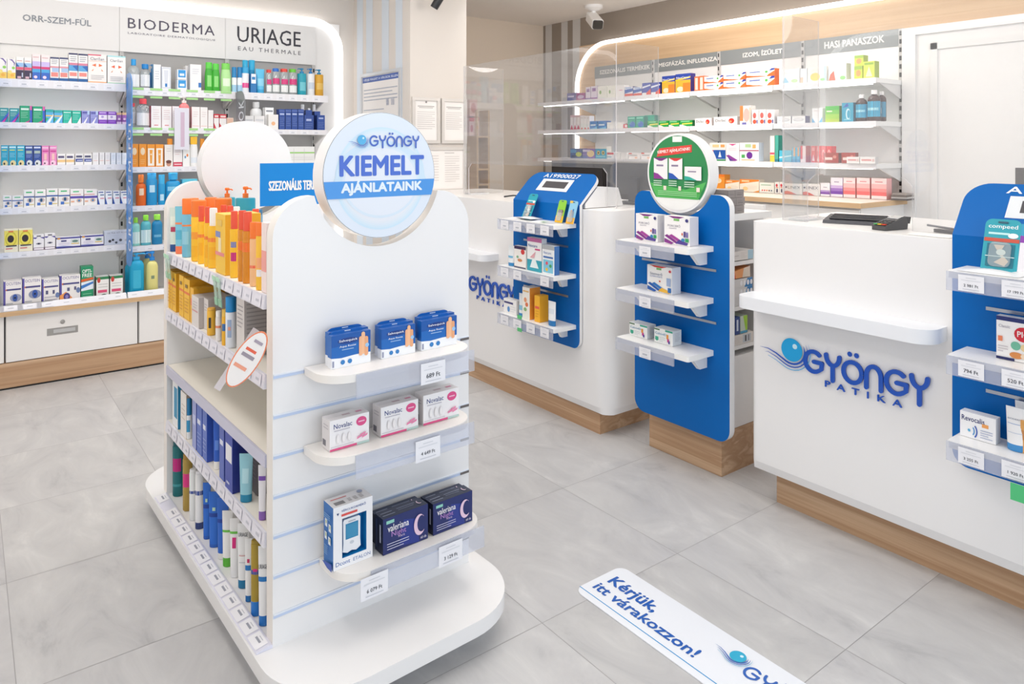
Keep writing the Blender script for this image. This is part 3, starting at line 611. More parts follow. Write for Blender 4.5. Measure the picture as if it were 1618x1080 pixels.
# blade shelves on the front end
for j, (x0, x1, z, prices) in enumerate(((.09, .592, .877, ((.378, '689 Ft'),)), (.088, .592, .655, ((.36, '4 649 Ft'),)), (.135, .63, .322, ((.185, '6 079 Ft'), (.44, '3 129 Ft'))))):
    sh = MB().prism(rrect(x0, -.15, x1, -.0032, (.085, .085, 0, 0), 8), 'z', z - .022, z, mat('f3efea', .4)).build('blade_shelf', g)
    MB().prism([(-.158, z - .066), (-.1515, z - .066), (-.1515, z - .002), (-.156, z - .002)], 'x', x0 + .085, x1 - .02, RAIL).build('price_rail', sh)
    for x, s in prices: price_tag(sh, x, x + .085, -.1595, z - .072, z - .01, s)
    for xx in (x0 + .065, x1 - .08): MB().prism([(-.0035, z - .022), (-.0035, z - .05), (-.05, z - .05), (-.09, z - .022)], 'x', xx, xx + .012, mat('e5dfd8', .4)).build('bracket', sh)
# hanging oval card on the second shelf and the green clips of the top rail
m = MB(); out = circ(0, 0, .034, .085, n=32); m.prism(out, 'x', -.0008, .0008, mat('f08b62', .5)); F = Face(m, (-.001, 0, 0), (0, -1, 0), (0, 0, 1), (-1, 0, 0)); F.poly(circ(0, 0, .031, .081, n=32), 'f4f0ee')
F.poly([(-.018, .022), (.012, .022), (.012, .03), (-.018, .03)], 'e8694f'); F.poly([(-.02, .004), (.016, .004), (.016, .014), (-.02, .014)], '9d95a0'); F.poly([(-.022, -.03), (.014, -.03), (.014, -.02), (-.022, -.02)], 'f0a489')
F.poly([(-.01, .05), (.014, .05), (.014, .058), (-.01, .058)], 'a99fae')
fwd = Vector((.52, .85, 0)).normalized(); rgt = Vector((fwd.y, -fwd.x, 0)); lng = Vector((0, 0, 1)) * cos(radians(33)) + rgt * sin(radians(33))
ce = Matrix((fwd, lng.cross(fwd), lng)).transposed().to_euler()
def card_at(px, py, x): d = ray(px, py); t_ = x / d[0]; return (x, d[1] * t_, CAM_H + d[2] * t_)
tag(m.build('shelf_card', loc=card_at(390, 567, GO[0] - .075), rot=ce, smooth=False), 'white oval card with orange edge hanging from the gondola shelf', 'shelf card')
m = MB().box((-.001, -.010, -.10), (.001, .010, .10), mat('e9e3e6', .3, trans=.3))
tag(m.build('card_strip', loc=card_at(374, 567, GO[0] - .06), rot=ce, smooth=False), 'clear plastic strip holding the oval card on the gondola', 'strip')
GCLIP = mat('cdeeda', .2, name='green_clear_clip', trans=.55)
for y, lab in ((1.10, 'green clear clip at the far end of the gondola rail'), (1.06, 'green clear clip nearest the far gondola panel'), (.475, 'green clear clip midway along the gondola top rail'), (.435, 'curled green clear clip midway along the gondola rail')):
    p = (GO[0] - sin(GR) * y - .014, GO[1] + cos(GR) * y); m = MB().box((-.001, -.014, -.085), (.001, .014, .01), GCLIP); m.box((-.003, -.014, -.085), (-.001, .014, -.06), mat('a9e0bd', .3, trans=.3)); m.box((-.003, -.014, -.003), (-.001, .014, .012), mat('b4e3c4', .4))
    tag(m.build('rail_clip', loc=(p[0], p[1], 1.07), rot=(0, radians(-6), GR), smooth=False), lab, 'clip', 'green clips on the gondola rail')
# blue sign standing between the shelves on top of the far side
P = Plane(GO[0], GO[1], GR)
q0 = Plane(GO[0] - sin(GR) * .75, GO[1] + cos(GR) * .75, GR + radians(-6)); a0, zt = q0.hit(411, 258); a1, _ = q0.hit(545, 270); _, zb = q0.hit(411, 326)
m = MB().prism([(0, 0), (a1 - a0, 0), (a1 - a0, zt - zb), (0, zt - zb)], 'y', 0, .004, mat('1286dc', .5, spec=.3)); F = Face(m, (0, -.0004, 0), (1, 0, 0), (0, 0, 1), (0, -1, 0))
b0 = q0.hit(425, 300)[0] - a0; b1 = q0.hit(497, 300)[0] - a0; F.text('SZEZONÁLIS TERMÉKEK', b0, (zt - zb) * .36, w=(b1 - b0) * 19 / 14.2, h=.044, c='f2f6fb', bold=2.5)
wx = q0.world(a0)
tag(m.build('shelf_sign', loc=(wx[0], wx[1], zb), rotz=q0.r, smooth=False), 'blue sign with white lettering standing on top of the gondola', 'sign')

# ---------------------------------------------------------------- floor sticker, cameras, frames
def floorpt(u, v):
    d = ray(u, v); t = -CAM_H / d[2]; return Vector((d[0] * t, d[1] * t, 0))

m = MB(); m.prism(rrect(0, 0, 1.9, .228, (.04, .0, .0, .035), 8), 'z', .0005, .003, mat('edf0f6', .35)); F = Face(m, (0, 0, .003), (1, 0, 0), (0, 1, 0), (0, 0, 1), eps=.0004)
F.poly([(.0, .026), (1.9, .026), (1.9, .0295), (.0, .0295)], mat('1593cf', .4))
F.text('Kérjük,', .038, .106, w=.205, h=.062, c=mat('1a5cb4', .4), bold=3, shear=.012); F.text('itt várakozzon!', .030, .058, w=.425, h=.043, c=mat('1a5cb4', .4), bold=3, shear=.012)
logo_word(F, .575, .115, .052, mat('2a62b8', .4), .16); logo_pearl(F, .535, .165, .024, '2c66ba', '2badd2')
tag(m.build('floor_sticker', loc=(1.645, 1.828, 0), rotz=-pi / 2, smooth=False), 'long white waiting-line sticker with blue lettering on the floor', 'floor sticker')

def picture_frame(name, loc, wd, ht, lab, lines, rz=0, head=None, fr='d9d4cf'):
    t = thing(name, lab, 'picture frame', loc, rz, 'framed notices on the pier')
    m = MB(); w_ = .024
    for a, b_ in (((0, -.016, 0), (w_, 0, ht)), ((wd - w_, -.016, 0), (wd, 0, ht)), ((w_, -.016, 0), (wd - w_, 0, w_)), ((w_, -.016, ht - w_), (wd - w_, 0, ht))): m.box(a, b_, mat(fr, .3, metal=.25))
    m.build('frame', t); m = MB(); m.box((w_, -.006, w_), (wd - w_, -.001, ht - w_), mat('f3efec', .3)); F = Face(m, (0, -.006, 0), (1, 0, 0), (0, 0, 1), (0, -1, 0))
    if head: F.poly([(.03, ht - .075), (wd - .03, ht - .075), (wd - .03, ht - .03), (.03, ht - .03)], '3f5fae'); F.text(head, .05, ht - .066, w=wd - .10, h=.026, c='dfe6f5', bold=2)
    for y, x0, x1, c, th in lines: F.poly([(x0 * wd, y * ht), (x1 * wd, y * ht), (x1 * wd, y * ht + th), (x0 * wd, y * ht + th)], c)
    m.build('print', t, smooth=False); return t
txt = [(.80, .2, .8, 'a9a5a3', .006), (.77, .25, .75, 'b4b0ae', .005)] + [(.68 - .045 * i, .18, .82 - .1 * (i % 3 == 2), 'c4c0be', .003) for i in range(9)]
picture_frame('framed_notice', (2.652, 4.743, 1.527), .24, .345, 'small framed licence on the pier, left one of the upper pair', txt + [(.88, .47, .53, '8a8684', .014)])
picture_frame('framed_notice', (2.906, 4.743, 1.527), .23, .345, 'small framed licence on the pier, right one of the upper pair', txt)
picture_frame('framed_notice', (2.70, 4.743, 1.155), .43, .345, 'wide framed notice of two pages on the pier, below the pair', [(.86, .1, .16, 'a5a2a0', .008), (.86, .55, .75, 'a5a2a0', .004)] + [(.78 - .05 * i, .55, .86 - .08 * (i % 4 == 3), 'c6c2c0', .003) for i in range(12)] + [(.8 - .06 * i, .1, .42, 'c5c1bf', .003) for i in range(10)])
picture_frame('framed_poster', (2.638, 5.56, 1.30), .69, .80, 'large framed hygiene poster with blue heading on the striped pier side', [(.86 - .035 * i, .08, .92 - .12 * (i % 4 == 2), 'a9b0c0' if i % 5 else '5b6fae', .007) for i in range(1, 5)] + [(.62 - .04 * i, .08, .6, 'b5bac8', .007) for i in range(5)] + [(.66 + .01 * i, .66, .72, '8d97b5', .004) for i in range(6)] + [(.66 + .012 * i, .78, .86, '9fa6bd', .004) for i in range(5)], -pi / 2, 'VÉDJE MAGÁT A VÍRUSOK ELLEN', 'cfd2d6')

t = thing('security_camera', 'white bullet security camera hanging from the ceiling', 'camera', (4.62, 4.86, 2.8), radians(8))
MB().lathe([(.085, 0), (.085, -.025), (.05, -.045), (.022, -.05), (.02, -.075)], WHITE, 24).build('mount', t)
bd = MB(); out = rrect(-.052, -.045, .052, .045, .018, 5); bd.prism(out, 'y', -.20, .03, WHITE).build('housing', t, loc=(-.02, 0, -.115), rot=(radians(27), 0, radians(-36)))
MB().prism(rrect(-.046, -.04, .046, .04, .016, 5), 'y', -.212, -.19, mat('2a2724', .15)).build('lens_window', t, loc=(-.02, 0, -.115), rot=(radians(27), 0, radians(-36)))
t = thing('ceiling_spotlight', 'black ceiling spotlight in front of the pier', 'spotlight', (2.80, 4.62, 2.8), 0)
MB().lathe([(.008, 0), (.008, -.2)], DARK, 10).build('stem', t)
MB().lathe([(.030, -.05), (.032, .06), (.028, .075)], DARK, 20).build('lamp_head', t, loc=(0, 0, -.225), rot=(radians(25), radians(22), 0))

# oak wall shelf in the back room corner
t = thing('wall_shelf', 'narrow oak shelf in the back corner beyond the pier', 'shelf', (3.98, 5.83, 0))
for x in (0, .135): MB().box((x, 0, .9), (x + .02, .17, 1.86), OAKEDGE).build('upright', t)
for z in (1.12, 1.27, 1.59): MB().box((.02, 0, z), (.135, .17, z + .018), OAKEDGE).build('board', t)
MB().box((.02, .16, .9), (.135, .17, 1.86), mat('cfc6bd', .6)).build('back_panel', t)

# ---------------------------------------------------------------- goods: one builder per kind of pack
def R(x0, y0, x1, y1, c): return ('r', x0, y0, x1, y1, c)
def C(x, y, r, c, ry=None): return ('c', x, y, r, c, ry)
def P_(c, *p): return ('p', p, c)
def T(t, x, y, w, h, c, b=0): return ('t', t, x, y, w, h, c, b)
def L_(x0, x1, y, n, c='9aa0ac', st=.07): return ('l', x0, x1, y, n, c, st)
def art_on(F, art, w, h):
    for a in art:
        k = a[0]
        if k == 'r': F.poly([(a[1] * w, a[2] * h), (a[3] * w, a[2] * h), (a[3] * w, a[4] * h), (a[1] * w, a[4] * h)], a[5])
        elif k == 'c': F.poly(circ(a[1] * w, a[2] * h, a[3] * w, (a[5] * h if a[5] else a[3] * w), n=16), a[4])
        elif k == 'p': F.poly([(x * w, y * h) for x, y in a[1]], a[2])
        elif k == 't': F.text(a[1], a[2] * w, a[3] * h, w=a[4] * w, h=a[5] * h, c=a[6], bold=a[7])
        elif k == 'l':
            for q in range(a[4]): y = (a[3] - q * a[6]) * h; F.poly([(a[1] * w, y), ((a[2] - (.12 if q % 3 == 2 else 0)) * w, y), ((a[2] - (.12 if q % 3 == 2 else 0)) * w, y + .022 * h), (a[1] * w, y + .022 * h)], a[5])
EYE = [C(.55, .42, .26, 'cfd6de', .12), C(.56, .42, .12, '2c3c52'), C(.57, .42, .05, '6fb4dc')]

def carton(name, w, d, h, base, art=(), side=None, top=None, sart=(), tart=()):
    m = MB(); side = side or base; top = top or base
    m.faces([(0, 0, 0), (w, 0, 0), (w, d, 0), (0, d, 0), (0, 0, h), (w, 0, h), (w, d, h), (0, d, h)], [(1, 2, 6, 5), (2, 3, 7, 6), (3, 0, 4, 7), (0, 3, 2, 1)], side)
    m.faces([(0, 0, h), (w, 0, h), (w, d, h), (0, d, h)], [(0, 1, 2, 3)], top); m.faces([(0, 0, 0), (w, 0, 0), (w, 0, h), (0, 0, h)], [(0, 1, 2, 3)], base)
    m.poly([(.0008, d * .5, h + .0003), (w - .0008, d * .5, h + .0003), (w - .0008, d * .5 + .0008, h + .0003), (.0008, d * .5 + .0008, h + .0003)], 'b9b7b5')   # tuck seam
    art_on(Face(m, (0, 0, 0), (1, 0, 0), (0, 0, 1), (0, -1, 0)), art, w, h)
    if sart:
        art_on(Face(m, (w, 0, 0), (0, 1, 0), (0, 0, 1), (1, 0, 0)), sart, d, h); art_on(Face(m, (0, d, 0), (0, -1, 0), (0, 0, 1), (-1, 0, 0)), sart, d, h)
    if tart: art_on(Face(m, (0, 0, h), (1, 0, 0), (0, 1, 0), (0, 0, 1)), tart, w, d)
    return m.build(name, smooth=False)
def wrap(m, r, cx, sy, z0, z1, c, half=80, seg=12):
    """A label wrapped round the front of a round body."""
    a = [radians(-90 - half + 2 * half * i / seg) for i in range(seg + 1)]
    vs = [(cx + r * cos(q), cx * 0 + r * sy + sy * r * sin(q), z) for z in (z0, z1) for q in a]
    m.faces(vs, [(i, i + 1, seg + 2 + i, seg + 1 + i) for i in range(seg)], c)
def body_profile(kind, r, h, neck):
    if kind == 'round': return [(r * .9, 0), (r, .004), (r, h * .80), (r * .93, h * .87), (r * .72, h * .94), (neck, h * .97), (neck, h)]
    if kind == 'straight': return [(r * .92, 0), (r, .004), (r, h - .004), (r * .94, h)]
    if kind == 'dome': return [(r * .85, 0), (r, .006), (r * 1.0, h * .55), (r * .95, h * .8), (r * .8, h)]
def bottle(name, w, d, h, body, cap, capf=.18, kind='round', labels=(), capr=.5, sy=None, pump=False, clear=None, tip=None):
    """Bottle with its cap (or pump) as a part; labels: (z0, z1, colour[, half angle]) as shares of the body height."""
    r = w / 2; sy = min(1, d / w) if sy is None else sy; hb = h * (1 - capf); m = MB()
    prof = body_profile(kind, r, hb, r * .42)
    i0 = len(m.v); m.lathe(prof, clear or body, 24, (r, r * sy), sy)
    for l in labels: wrap(m, r * 1.012, r, sy, l[0] * hb, l[1] * hb, l[2], l[3] if len(l) > 3 else 78)
    o = m.build(name); c = MB(); rc = r * capr * (1 if kind != 'straight' else 1)
    if pump:
        c.lathe([(rc * .9, hb), (rc * .9, hb + h * capf * .38), (rc * .35, hb + h * capf * .42), (rc * .3, hb + h * capf * .72)], cap, 16, (r, r * sy)); z = hb + h * capf
        c.lathe([(rc * .75, hb + h * capf * .72), (rc * .85, z - .003), (rc * .6, z)], cap, 16, (r, r * sy)); c.tube([(r, r * sy, z - h * capf * .14), (r - rc * 1.9 * (1 if pump == 1 else -1), r * sy * .6, z - h * capf * .16), (r - rc * 2.2 * (1 if pump == 1 else -1), r * sy * .5, z - h * capf * .26)], rc * .22, cap, 8)
        c.build('pump', o)
    else:
        if tip: c.lathe([(rc, hb), (rc, hb + h * capf * .5), (rc * .8, h - .004), (rc * .55, h)], cap, 20, (r, r * sy), sy if kind == 'straight' else 1)
        else: c.lathe([(rc, hb + .0005), (rc, h - .003), (rc * .9, h)], cap, 20, (r, r * sy), sy if kind in ('straight', 'dome') else 1)
        c.build('cap', o)
    return o
def tube(name, w, d, h, body, cap, capf=.16, art=(), labels=()):
    """Squeeze tube standing on its cap, crimped flat at the top."""
    r = w / 2; dr = min(d / 2, r); hc = h * capf; m = MB(); n = 20; rings = []
    for t in (0, .03, .25, .5, .75, .9, .97, 1):
        q = min(1, t / .97); rings.append((r * (.86 + .14 * q), max(.0012, dr * .86 * (1 - q ** 1.7)), hc + (h - hc) * t))
    vs = [(r + a * cos(2 * pi * k / n), dr + b * sin(2 * pi * k / n), z) for a, b, z in rings for k in range(n)]
    m.faces(vs, [(i * n + k, i * n + (k + 1) % n, (i + 1) * n + (k + 1) % n, (i + 1) * n + k) for i in range(len(rings) - 1) for k in range(n)] + [tuple((len(rings) - 1) * n + k for k in range(n))], body)
    def fy(z):
        t = (z - hc) / (h - hc); q = min(1, t / .97); return max(.0012, dr * .86 * (1 - q ** 1.7)), r * (.86 + .14 * q)
    for z0, z1, c, half in labels:
        vs = []
        for zz in (z0 * h, (z0 + z1) / 2 * h, z1 * h):
            b, a = fy(zz); vs += [(r + a * 1.015 * cos(radians(-90 - half + 2 * half * i / 10)), dr + (b + .0008) * 1.02 * sin(radians(-90 - half + 2 * half * i / 10)), zz) for i in range(11)]
        m.faces(vs, [(j * 11 + i, j * 11 + i + 1, j * 11 + i + 12, j * 11 + i + 11) for j in range(2) for i in range(10)], c)
    for t_, x, z, tw, th, c in art:
        b0, _ = fy(z * h); b1, _ = fy((z + th) * h); y0, y1 = dr - b0 - .001, dr - b1 - .001; V = Vector((0, y1 - y0, th * h)).normalized()
        F = Face(m, (0, y0, z * h), (1, 0, 0), V, (0, -1, 0)); F.text(t_, x * w, 0, w=tw * w, h=th * h, c=c, bold=.8)
    o = m.build(name); c = MB(); c.lathe([(r * .82, 0), (r * .86, .003), (r * .86, hc)], cap, 20, (r, dr), dr / r); c.build('cap', o); return o

ORD = ['first', 'second', 'third', 'fourth', 'fifth', 'sixth', 'seventh', 'eighth', 'ninth']
NUM = ['', 'one', 'two', 'three', 'four', 'five', 'six', 'seven', 'eight', 'nine']
def which(i, n):
    if n == 1: return ''
    if n == 2: return ('left', 'right')[i] + ' of two'
    if n == 3: return ('left', 'middle', 'right')[i] + ' of three'
    return f'{ORD[i]} of {NUM[n]} from left'
CAT = {'carton': 'box', 'bottle': 'bottle', 'pump_bottle': 'bottle', 'tube': 'tube', 'aerosol_can': 'spray can', 'dropper_bottle': 'bottle'}
def row(pl, z, items, place, d=.06):
    """Goods standing side by side on one shelf: each item is (kind, desc, [(x0, x1), ..], top, style); left and right edge and top height are
    read where the sight lines meet the shelf's front plane, so every pack gets its real width, height and place."""
    for it in items:
        kind, desc, xs, tops, st = it; st = dict(st); bk = st.pop('bk', 0); dz = st.pop('dz', 0); dd = st.pop('d', None); lean = st.pop('lean', 0); rz = st.pop('rz', 0); place2 = st.pop('place', place); hh_ = st.pop('hh', 0)
        p = Plane(*pl.world(0, bk), pl.r) if bk else pl
        for i, (x0, x1) in enumerate(xs):
            tp = tops[i] if isinstance(tops, (list, tuple)) else tops; xm = (x0 + x1) / 2; turn = 0
            if getattr(pl, 'oblique', 0) and kind != 'carton':   # a shelf seen end on: a round pack is as wide as it looks across the sight line
                a_, _ = p.hit(xm, HYP); wx = p.world(a_); D = (x1 - x0) * (AX[1] * wx[0] + AY[1] * wx[1]) / F_PX
                p = Plane(*pl.world(0, bk + D / 2), pl.r); ac, _ = p.hit(xm, HYP); _, zt = p.hit(xm, tp); h = zt - z - dz; turn = radians(52)
                wd = D; dep = D * .6 if kind == 'tube' else D; c = p.world(ac)
            else:
                a0, _ = p.hit(x0, HYP); a1, _ = p.hit(x1, HYP); _, zt = p.hit(xm, tp); wd = max(.012, a1 - a0 - .0015); h = zt - z - dz
                dep = dd or (min(d, wd * .95) if kind != 'carton' else d)
            h = hh_ or h
            if kind == 'carton': o = carton('carton', wd, dep, h, **st)
            elif kind == 'tube': o = tube('tube', wd, dep, h, **st)
            else: o = bottle(kind, wd, dep, h, **st)
            r_ = p.r + rz + turn
            if turn:
                sy_ = dep / 2 if kind == 'tube' else wd / 2 * (st.get('sy') or 1); wx = (c[0] - cos(r_) * wd / 2 + sin(r_) * sy_, c[1] - sin(r_) * wd / 2 - cos(r_) * sy_)
            else: wx = p.world(a0 + .00075)
            o.location = (wx[0], wx[1], z + dz + .0006); o.rotation_euler = (0, lean, r_)
            q = which(i, len(xs)); tag(o, ', '.join(t for t in (desc, q, place2) if t), CAT[kind], f'{kind.replace("_", " ")}s, {place2}')

W_ = 'f4f2f1'
# ================================================================ left wall, eye-care bay
PLW = Plane(0, 5.425)
zl = [z + .0005 for z in ZL]
row(PLW, zl[0], [
    ('carton', 'white carton with lemons and purple arc', [(-4, 10.7), (11.3, 24.7)], [91, 93], dict(base=W_, art=[R(0, 0, 1, .32, 'f6cf62'), C(.3, .35, .26, 'f2df86'), C(.75, .55, .2, '8fd05a'), C(.6, .18, .22, 'f3b64b'), P_('7a68a8', (.2, .97), (.6, .97), (.95, .8), (.85, .62), (.8, .78), (.55, .9))])),
    ('carton', 'slim dark-based nose spray carton with red band', [(25.4, 37.6), (38.2, 50.2)], [90, 91], dict(base=W_, art=[R(0, 0, 1, .42, '3a2c4c'), R(0, .43, 1, .55, 'e05878'), R(0, .56, 1, .74, '9cc2ea'), P_('2560a8', (0, .56), (.45, .56), (0, .74)), R(.15, .04, .65, .14, 'd8b3bf'), R(.75, .1, .9, .3, 'cfd9ee'), R(.1, .82, .8, .84, 'd4785e')])),
    ('carton', 'pink-topped blue nose spray carton', [(50.8, 64.2), (64.8, 78.8)], [85.5, 87], dict(base='f7e9e9', art=[R(0, 0, 1, .42, '2f66c4'), R(0, .3, 1, .43, '4aa6de'), R(0, .43, 1, .53, 'd73a78'), R(0, .53, 1, .72, 'cdbdee'), C(.4, .12, .22, 'f2d9ea'), R(.1, .86, .8, .9, 'e3c4c6')])),
    ('carton', 'white carton with red patch and navy edge', [(79.2, 93.4), (93.9, 108)], [90.5, 91.2], dict(base=W_, top='3b4468', art=[R(0, .93, 1, 1, '444c74'), R(0, 0, 1, .13, '1a5d9e'), R(.1, .18, .9, .36, 'e58a83'), R(.2, .38, 1, .55, 'a9c6e8'), R(0, .55, 1, .62, 'e29aa5'), L_(.15, .85, .86, 3)])),
    ('carton', 'tall white carton with red patch and navy band', [(108.5, 123), (123.5, 138.6)], [84, 85.3], dict(base=W_, top='3b4468', art=[R(0, .94, 1, 1, '3c3f66'), R(0, 0, 1, .12, '1a5d9e'), R(.1, .2, .9, .33, 'ee8d85'), R(0, .38, 1, .58, '5aa7dc'), P_('2767b8', (.4, .55), (1, .38), (1, .58)), R(0, .58, 1, .66, 'd9839d'), L_(.15, .85, .86, 3)])),
    ('carton', 'large white wordmark carton with red top edge', [(139, 168.6)], [86.5], dict(base='f2eeeb', side='c9c2c6', top='dc4a6a', art=[R(0, .96, .7, 1, 'dc5470'), R(0, 0, 1, .045, 'f2a85c'), T('ClariSan', .12, .8, .74, .1, '6c6a7c', 0), P_('e9733a', (.2, .62), (.42, .68), (.42, .57)), P_('e9733a', (.78, .62), (.58, .68), (.58, .57)), P_('e79a5c', (.18, .42), (.3, .5), (.26, .42)), P_('e79a5c', (.82, .42), (.7, .5), (.74, .42)), R(0, .76, 1, .77, 'edb99c'), L_(.15, .85, .25, 3, 'c2c0c2', .06)])),
    ('carton', 'large white wordmark carton with green base line', [(169.6, 198.6)], [88.5], dict(base='f2efed', side='d0cccc', top='a8dce0', art=[R(0, .95, 1, 1, 'a9dde2'), R(0, 0, 1, .035, '7fc9a0'), T('ClariSan', .14, .78, .7, .09, '6c6a7c', 0), P_('e9633a', (.2, .6), (.4, .66), (.4, .55)), P_('e9633a', (.8, .6), (.6, .66), (.6, .55)), P_('d79a6c', (.18, .4), (.3, .48), (.26, .4)), P_('d79a6c', (.82, .4), (.7, .48), (.74, .4)), L_(.15, .85, .23, 3, 'c2c0c2', .06)])),
], 'top shelf, eye-care bay')
stripe = lambda a, b, c, t: [P_(b, (0, 0), (.55, 0), (1, .45), (1, .75)), R(.08, .8, .8, .9, t), L_(.08, .7, .66, 3, t, .1), P_(c, (.2, 0), (.5, 0), (1, .6), (1, .5))]
row(PLW, zl[1], [
    ('carton', 'teal carton with pink sweep', [(-.5, 14), (15, 30.6)], [170.5, 171], dict(base='2d9aa0', side='236f86', art=stripe(0, '3b62c4', 'dd3aa6', 'bfe3dd'))),
    ('carton', 'larger green carton with blue edge and pink sweep', [(31.4, 51), (51.6, 71.4)], [167.2, 168.2], dict(base='17a276', side='1b6d6c', art=[R(.8, 0, 1, 1, '3a64c4'), R(.08, .74, .72, .86, 'd9efe4'), L_(.08, .65, .6, 4, '9fd6bd', .1), P_('d6489a', (.35, 0), (.7, 0), (.85, .28), (.85, .16)), R(.8, .75, .98, 1, 'd763a6')])),
    ('carton', 'sky-blue carton with yellow line', [(72, 84.8), (85.4, 99)], [173, 174], dict(base='5cb4e4', side='2a68b8', art=[P_('f0f5f6', (.1, 0), (.5, 0), (1, .55), (1, .7)), R(0, .5, .9, .58, 'f0c25a'), R(0, .8, 1, 1, '2aa8a8'), P_('3bb07a', (0, .1), (.4, .35), (0, .4))])),
    ('carton', 'mint green carton with white corner', [(99.4, 113.3), (113.8, 128)], [174.3, 175], dict(base='1cb8a0', side='168a86', art=[P_('f2f6f5', (.55, 0), (1, 0), (1, .55)), R(.08, .8, .9, .86, 'd8f2ea'), L_(.1, .75, .64, 4, '9fe3d4', .11)])),
    ('carton', 'lilac carton with white comet', [(128.8, 141.8), (142.4, 155.2)], [175, 175.6], dict(base='8f93d4', side='4d4fa0', art=[P_('f0eff6', (.15, 0), (.45, 0), (.8, .5), (.7, .5)), R(0, 0, 1, .05, 'eceaf4'), R(.1, .8, .75, .9, '4f50a4'), L_(.1, .7, .62, 2, 'cfd0ee', .12), R(.7, .7, 1, 1, 'b9cdf0')])),
    ('carton', 'purple carton with white centre band', [(155.6, 169.6), (170.2, 183.8)], [176, 176.3], dict(base='8a45c4', side='56269a', art=[R(0, .34, 1, .72, 'efe6f4'), C(.45, .56, .16, 'b29fd4'), R(.1, .84, .85, .92, 'd9c2ee'), R(.15, .18, .8, .2, 'd0b4ea')])),
    ('carton', 'small violet carton', [(184.3, 192.3), (192.8, 200.6)], 178, dict(base='9a5fb0', side='6c3d90', art=[R(0, .8, 1, 1, 'e0bd94'), C(.5, .45, .26, 'e4cfe6'), R(0, .0, 1, .2, 'd9c6e2'), R(.1, .28, .9, .34, '6f3f98')])),
], 'second shelf, eye-care bay')
row(PLW, zl[2], [
    ('carton', 'turquoise eye-drop carton', [(1.6, 13.2), (13.8, 26.2), (26.8, 39.3)], 229.5, dict(base='1ea7c8', side='167f9e', art=[R(.05, .86, .9, .94, 'c9ecf2'), R(.1, .74, .8, .79, 'd6d878'), C(.55, .12, .38, 'e8d79c', .15), C(.45, .1, .13, '33302e', .06), R(0, .0, 1, .02, 'f0f0f0'), L_(.12, .8, .6, 4, '8fd6e6', .06)])),
    ('carton', 'navy eye-drop carton', [(39.8, 52.2), (52.8, 65.4)], 230, dict(base='2d4d98', side='213a7a', art=[R(.05, .86, .9, .94, 'd5dcf2'), C(.55, .12, .38, 'dfe4e4', .15), C(.45, .1, .13, '2b2e38', .06), R(.1, .6, .85, .74, 'a9b9b0'), L_(.12, .8, .52, 3, '8aa0d6', .06)])),
    ('carton', 'pink eye-drop carton', [(66, 77.6), (78.2, 89.8)], 230.2, dict(base='e98cc4', side='b8629c', art=[R(.05, .86, .9, .92, 'f6d6e8'), C(.5, .12, .36, 'f4cfe2', .14), C(.4, .1, .12, '6a3b5c', .05), R(.1, .68, .9, .76, 'd54b9c'), R(.3, .28, .7, .6, 'f4c6c0')])),
    ('carton', 'low white carton with tan stripe', [(90.4, 103.6), (104.2, 117.4)], 243, dict(base=W_, art=[R(.0, .25, 1, .48, 'efc98c'), R(.1, .62, .85, .82, '5a5578'), R(.0, .0, 1, .05, 'd9d4e0')])),
    ('carton', 'low white carton with navy label', [(118.8, 131.8), (132.4, 145.6)], 243, dict(base=W_, art=[R(.05, .28, .95, .56, '2c3f94'), R(.2, .36, .9, .44, 'd6dcf2'), R(.1, .66, .85, .85, '545674')])),
    ('carton', 'plain white carton with faint print', [(146.2, 156.2), (156.8, 165.2), (165.8, 174.4)], 241, dict(base='eeecec', side='cfc9c6', art=[R(.15, .3, .85, .36, 'eac9c0'), L_(.2, .8, .75, 3, 'c9c8cc', .12)])),
    ('carton', 'pale blue-white carton with faint print', [(175, 183.2), (183.8, 192), (192.6, 201)], 241.4, dict(base='e6ecf5', side='c4cfe0', art=[L_(.2, .8, .75, 3, 'b9c8de', .12), R(.2, .2, .8, .3, 'f2f5fa')])),
], 'third shelf, eye-care bay')
eyeart = lambda c: [R(.2, .82, .75, .9, '4fb97c'), R(0, .56, 1, .64, c)] + [C(.6, .4, .3, 'cbb8b4', .13), C(.58, .4, .13, '2c5f8c', .11), C(.58, .4, .05, '111c2c'), R(.2, .1, .5, .26, '3d6fc0'), R(.5, .14, .95, .18, 'd8c25a')]
row(PLW, zl[3], [
    ('carton', 'small white carton with blue eye', [(4.6, 18.6), (19.2, 36.8)], 309, dict(base='eceae9', art=eyeart('4c6aa8'))),
    ('carton', 'white carton with blue eye and blue line', [(37.4, 54.6), (55.2, 72.6)], 300, dict(base='f0eeec', art=eyeart('4f68a4'))),
    ('carton', 'taller white carton with blue eye', [(73.2, 91.6), (92.2, 110.4)], 298, dict(base='efedeb', art=eyeart('3d65ac'))),
    ('carton', 'white carton with eye and violet band', [(111, 132.2), (132.8, 153.8)], 299, dict(base='f1efee', art=[R(.2, .82, .65, .9, '5fc48c'), R(.02, .66, .8, .7, 'd9767c'), R(0, .44, 1, .58, '5b4cae'), C(.66, .3, .2, 'd4b9a8', .12), C(.66, .3, .09, '3a7cb4'), R(.05, .2, .3, .3, 'ebb494')])),
    ('carton', 'slim white carton with blue triangle', [(154.4, 165.6), (166.2, 177.6), (178.2, 189.6), (190.2, 202.4)], 301.5, dict(base='eef1f6', side='3a4ca4', art=[P_('2d57b0', (0, 0), (.3, 0), (.0, .55)), R(.1, .86, .8, .93, '3b4f9c'), R(.35, .66, .9, .74, '56799f'), R(.35, .42, .9, .48, 'dc6a86')])),
], 'fourth shelf, eye-care bay')
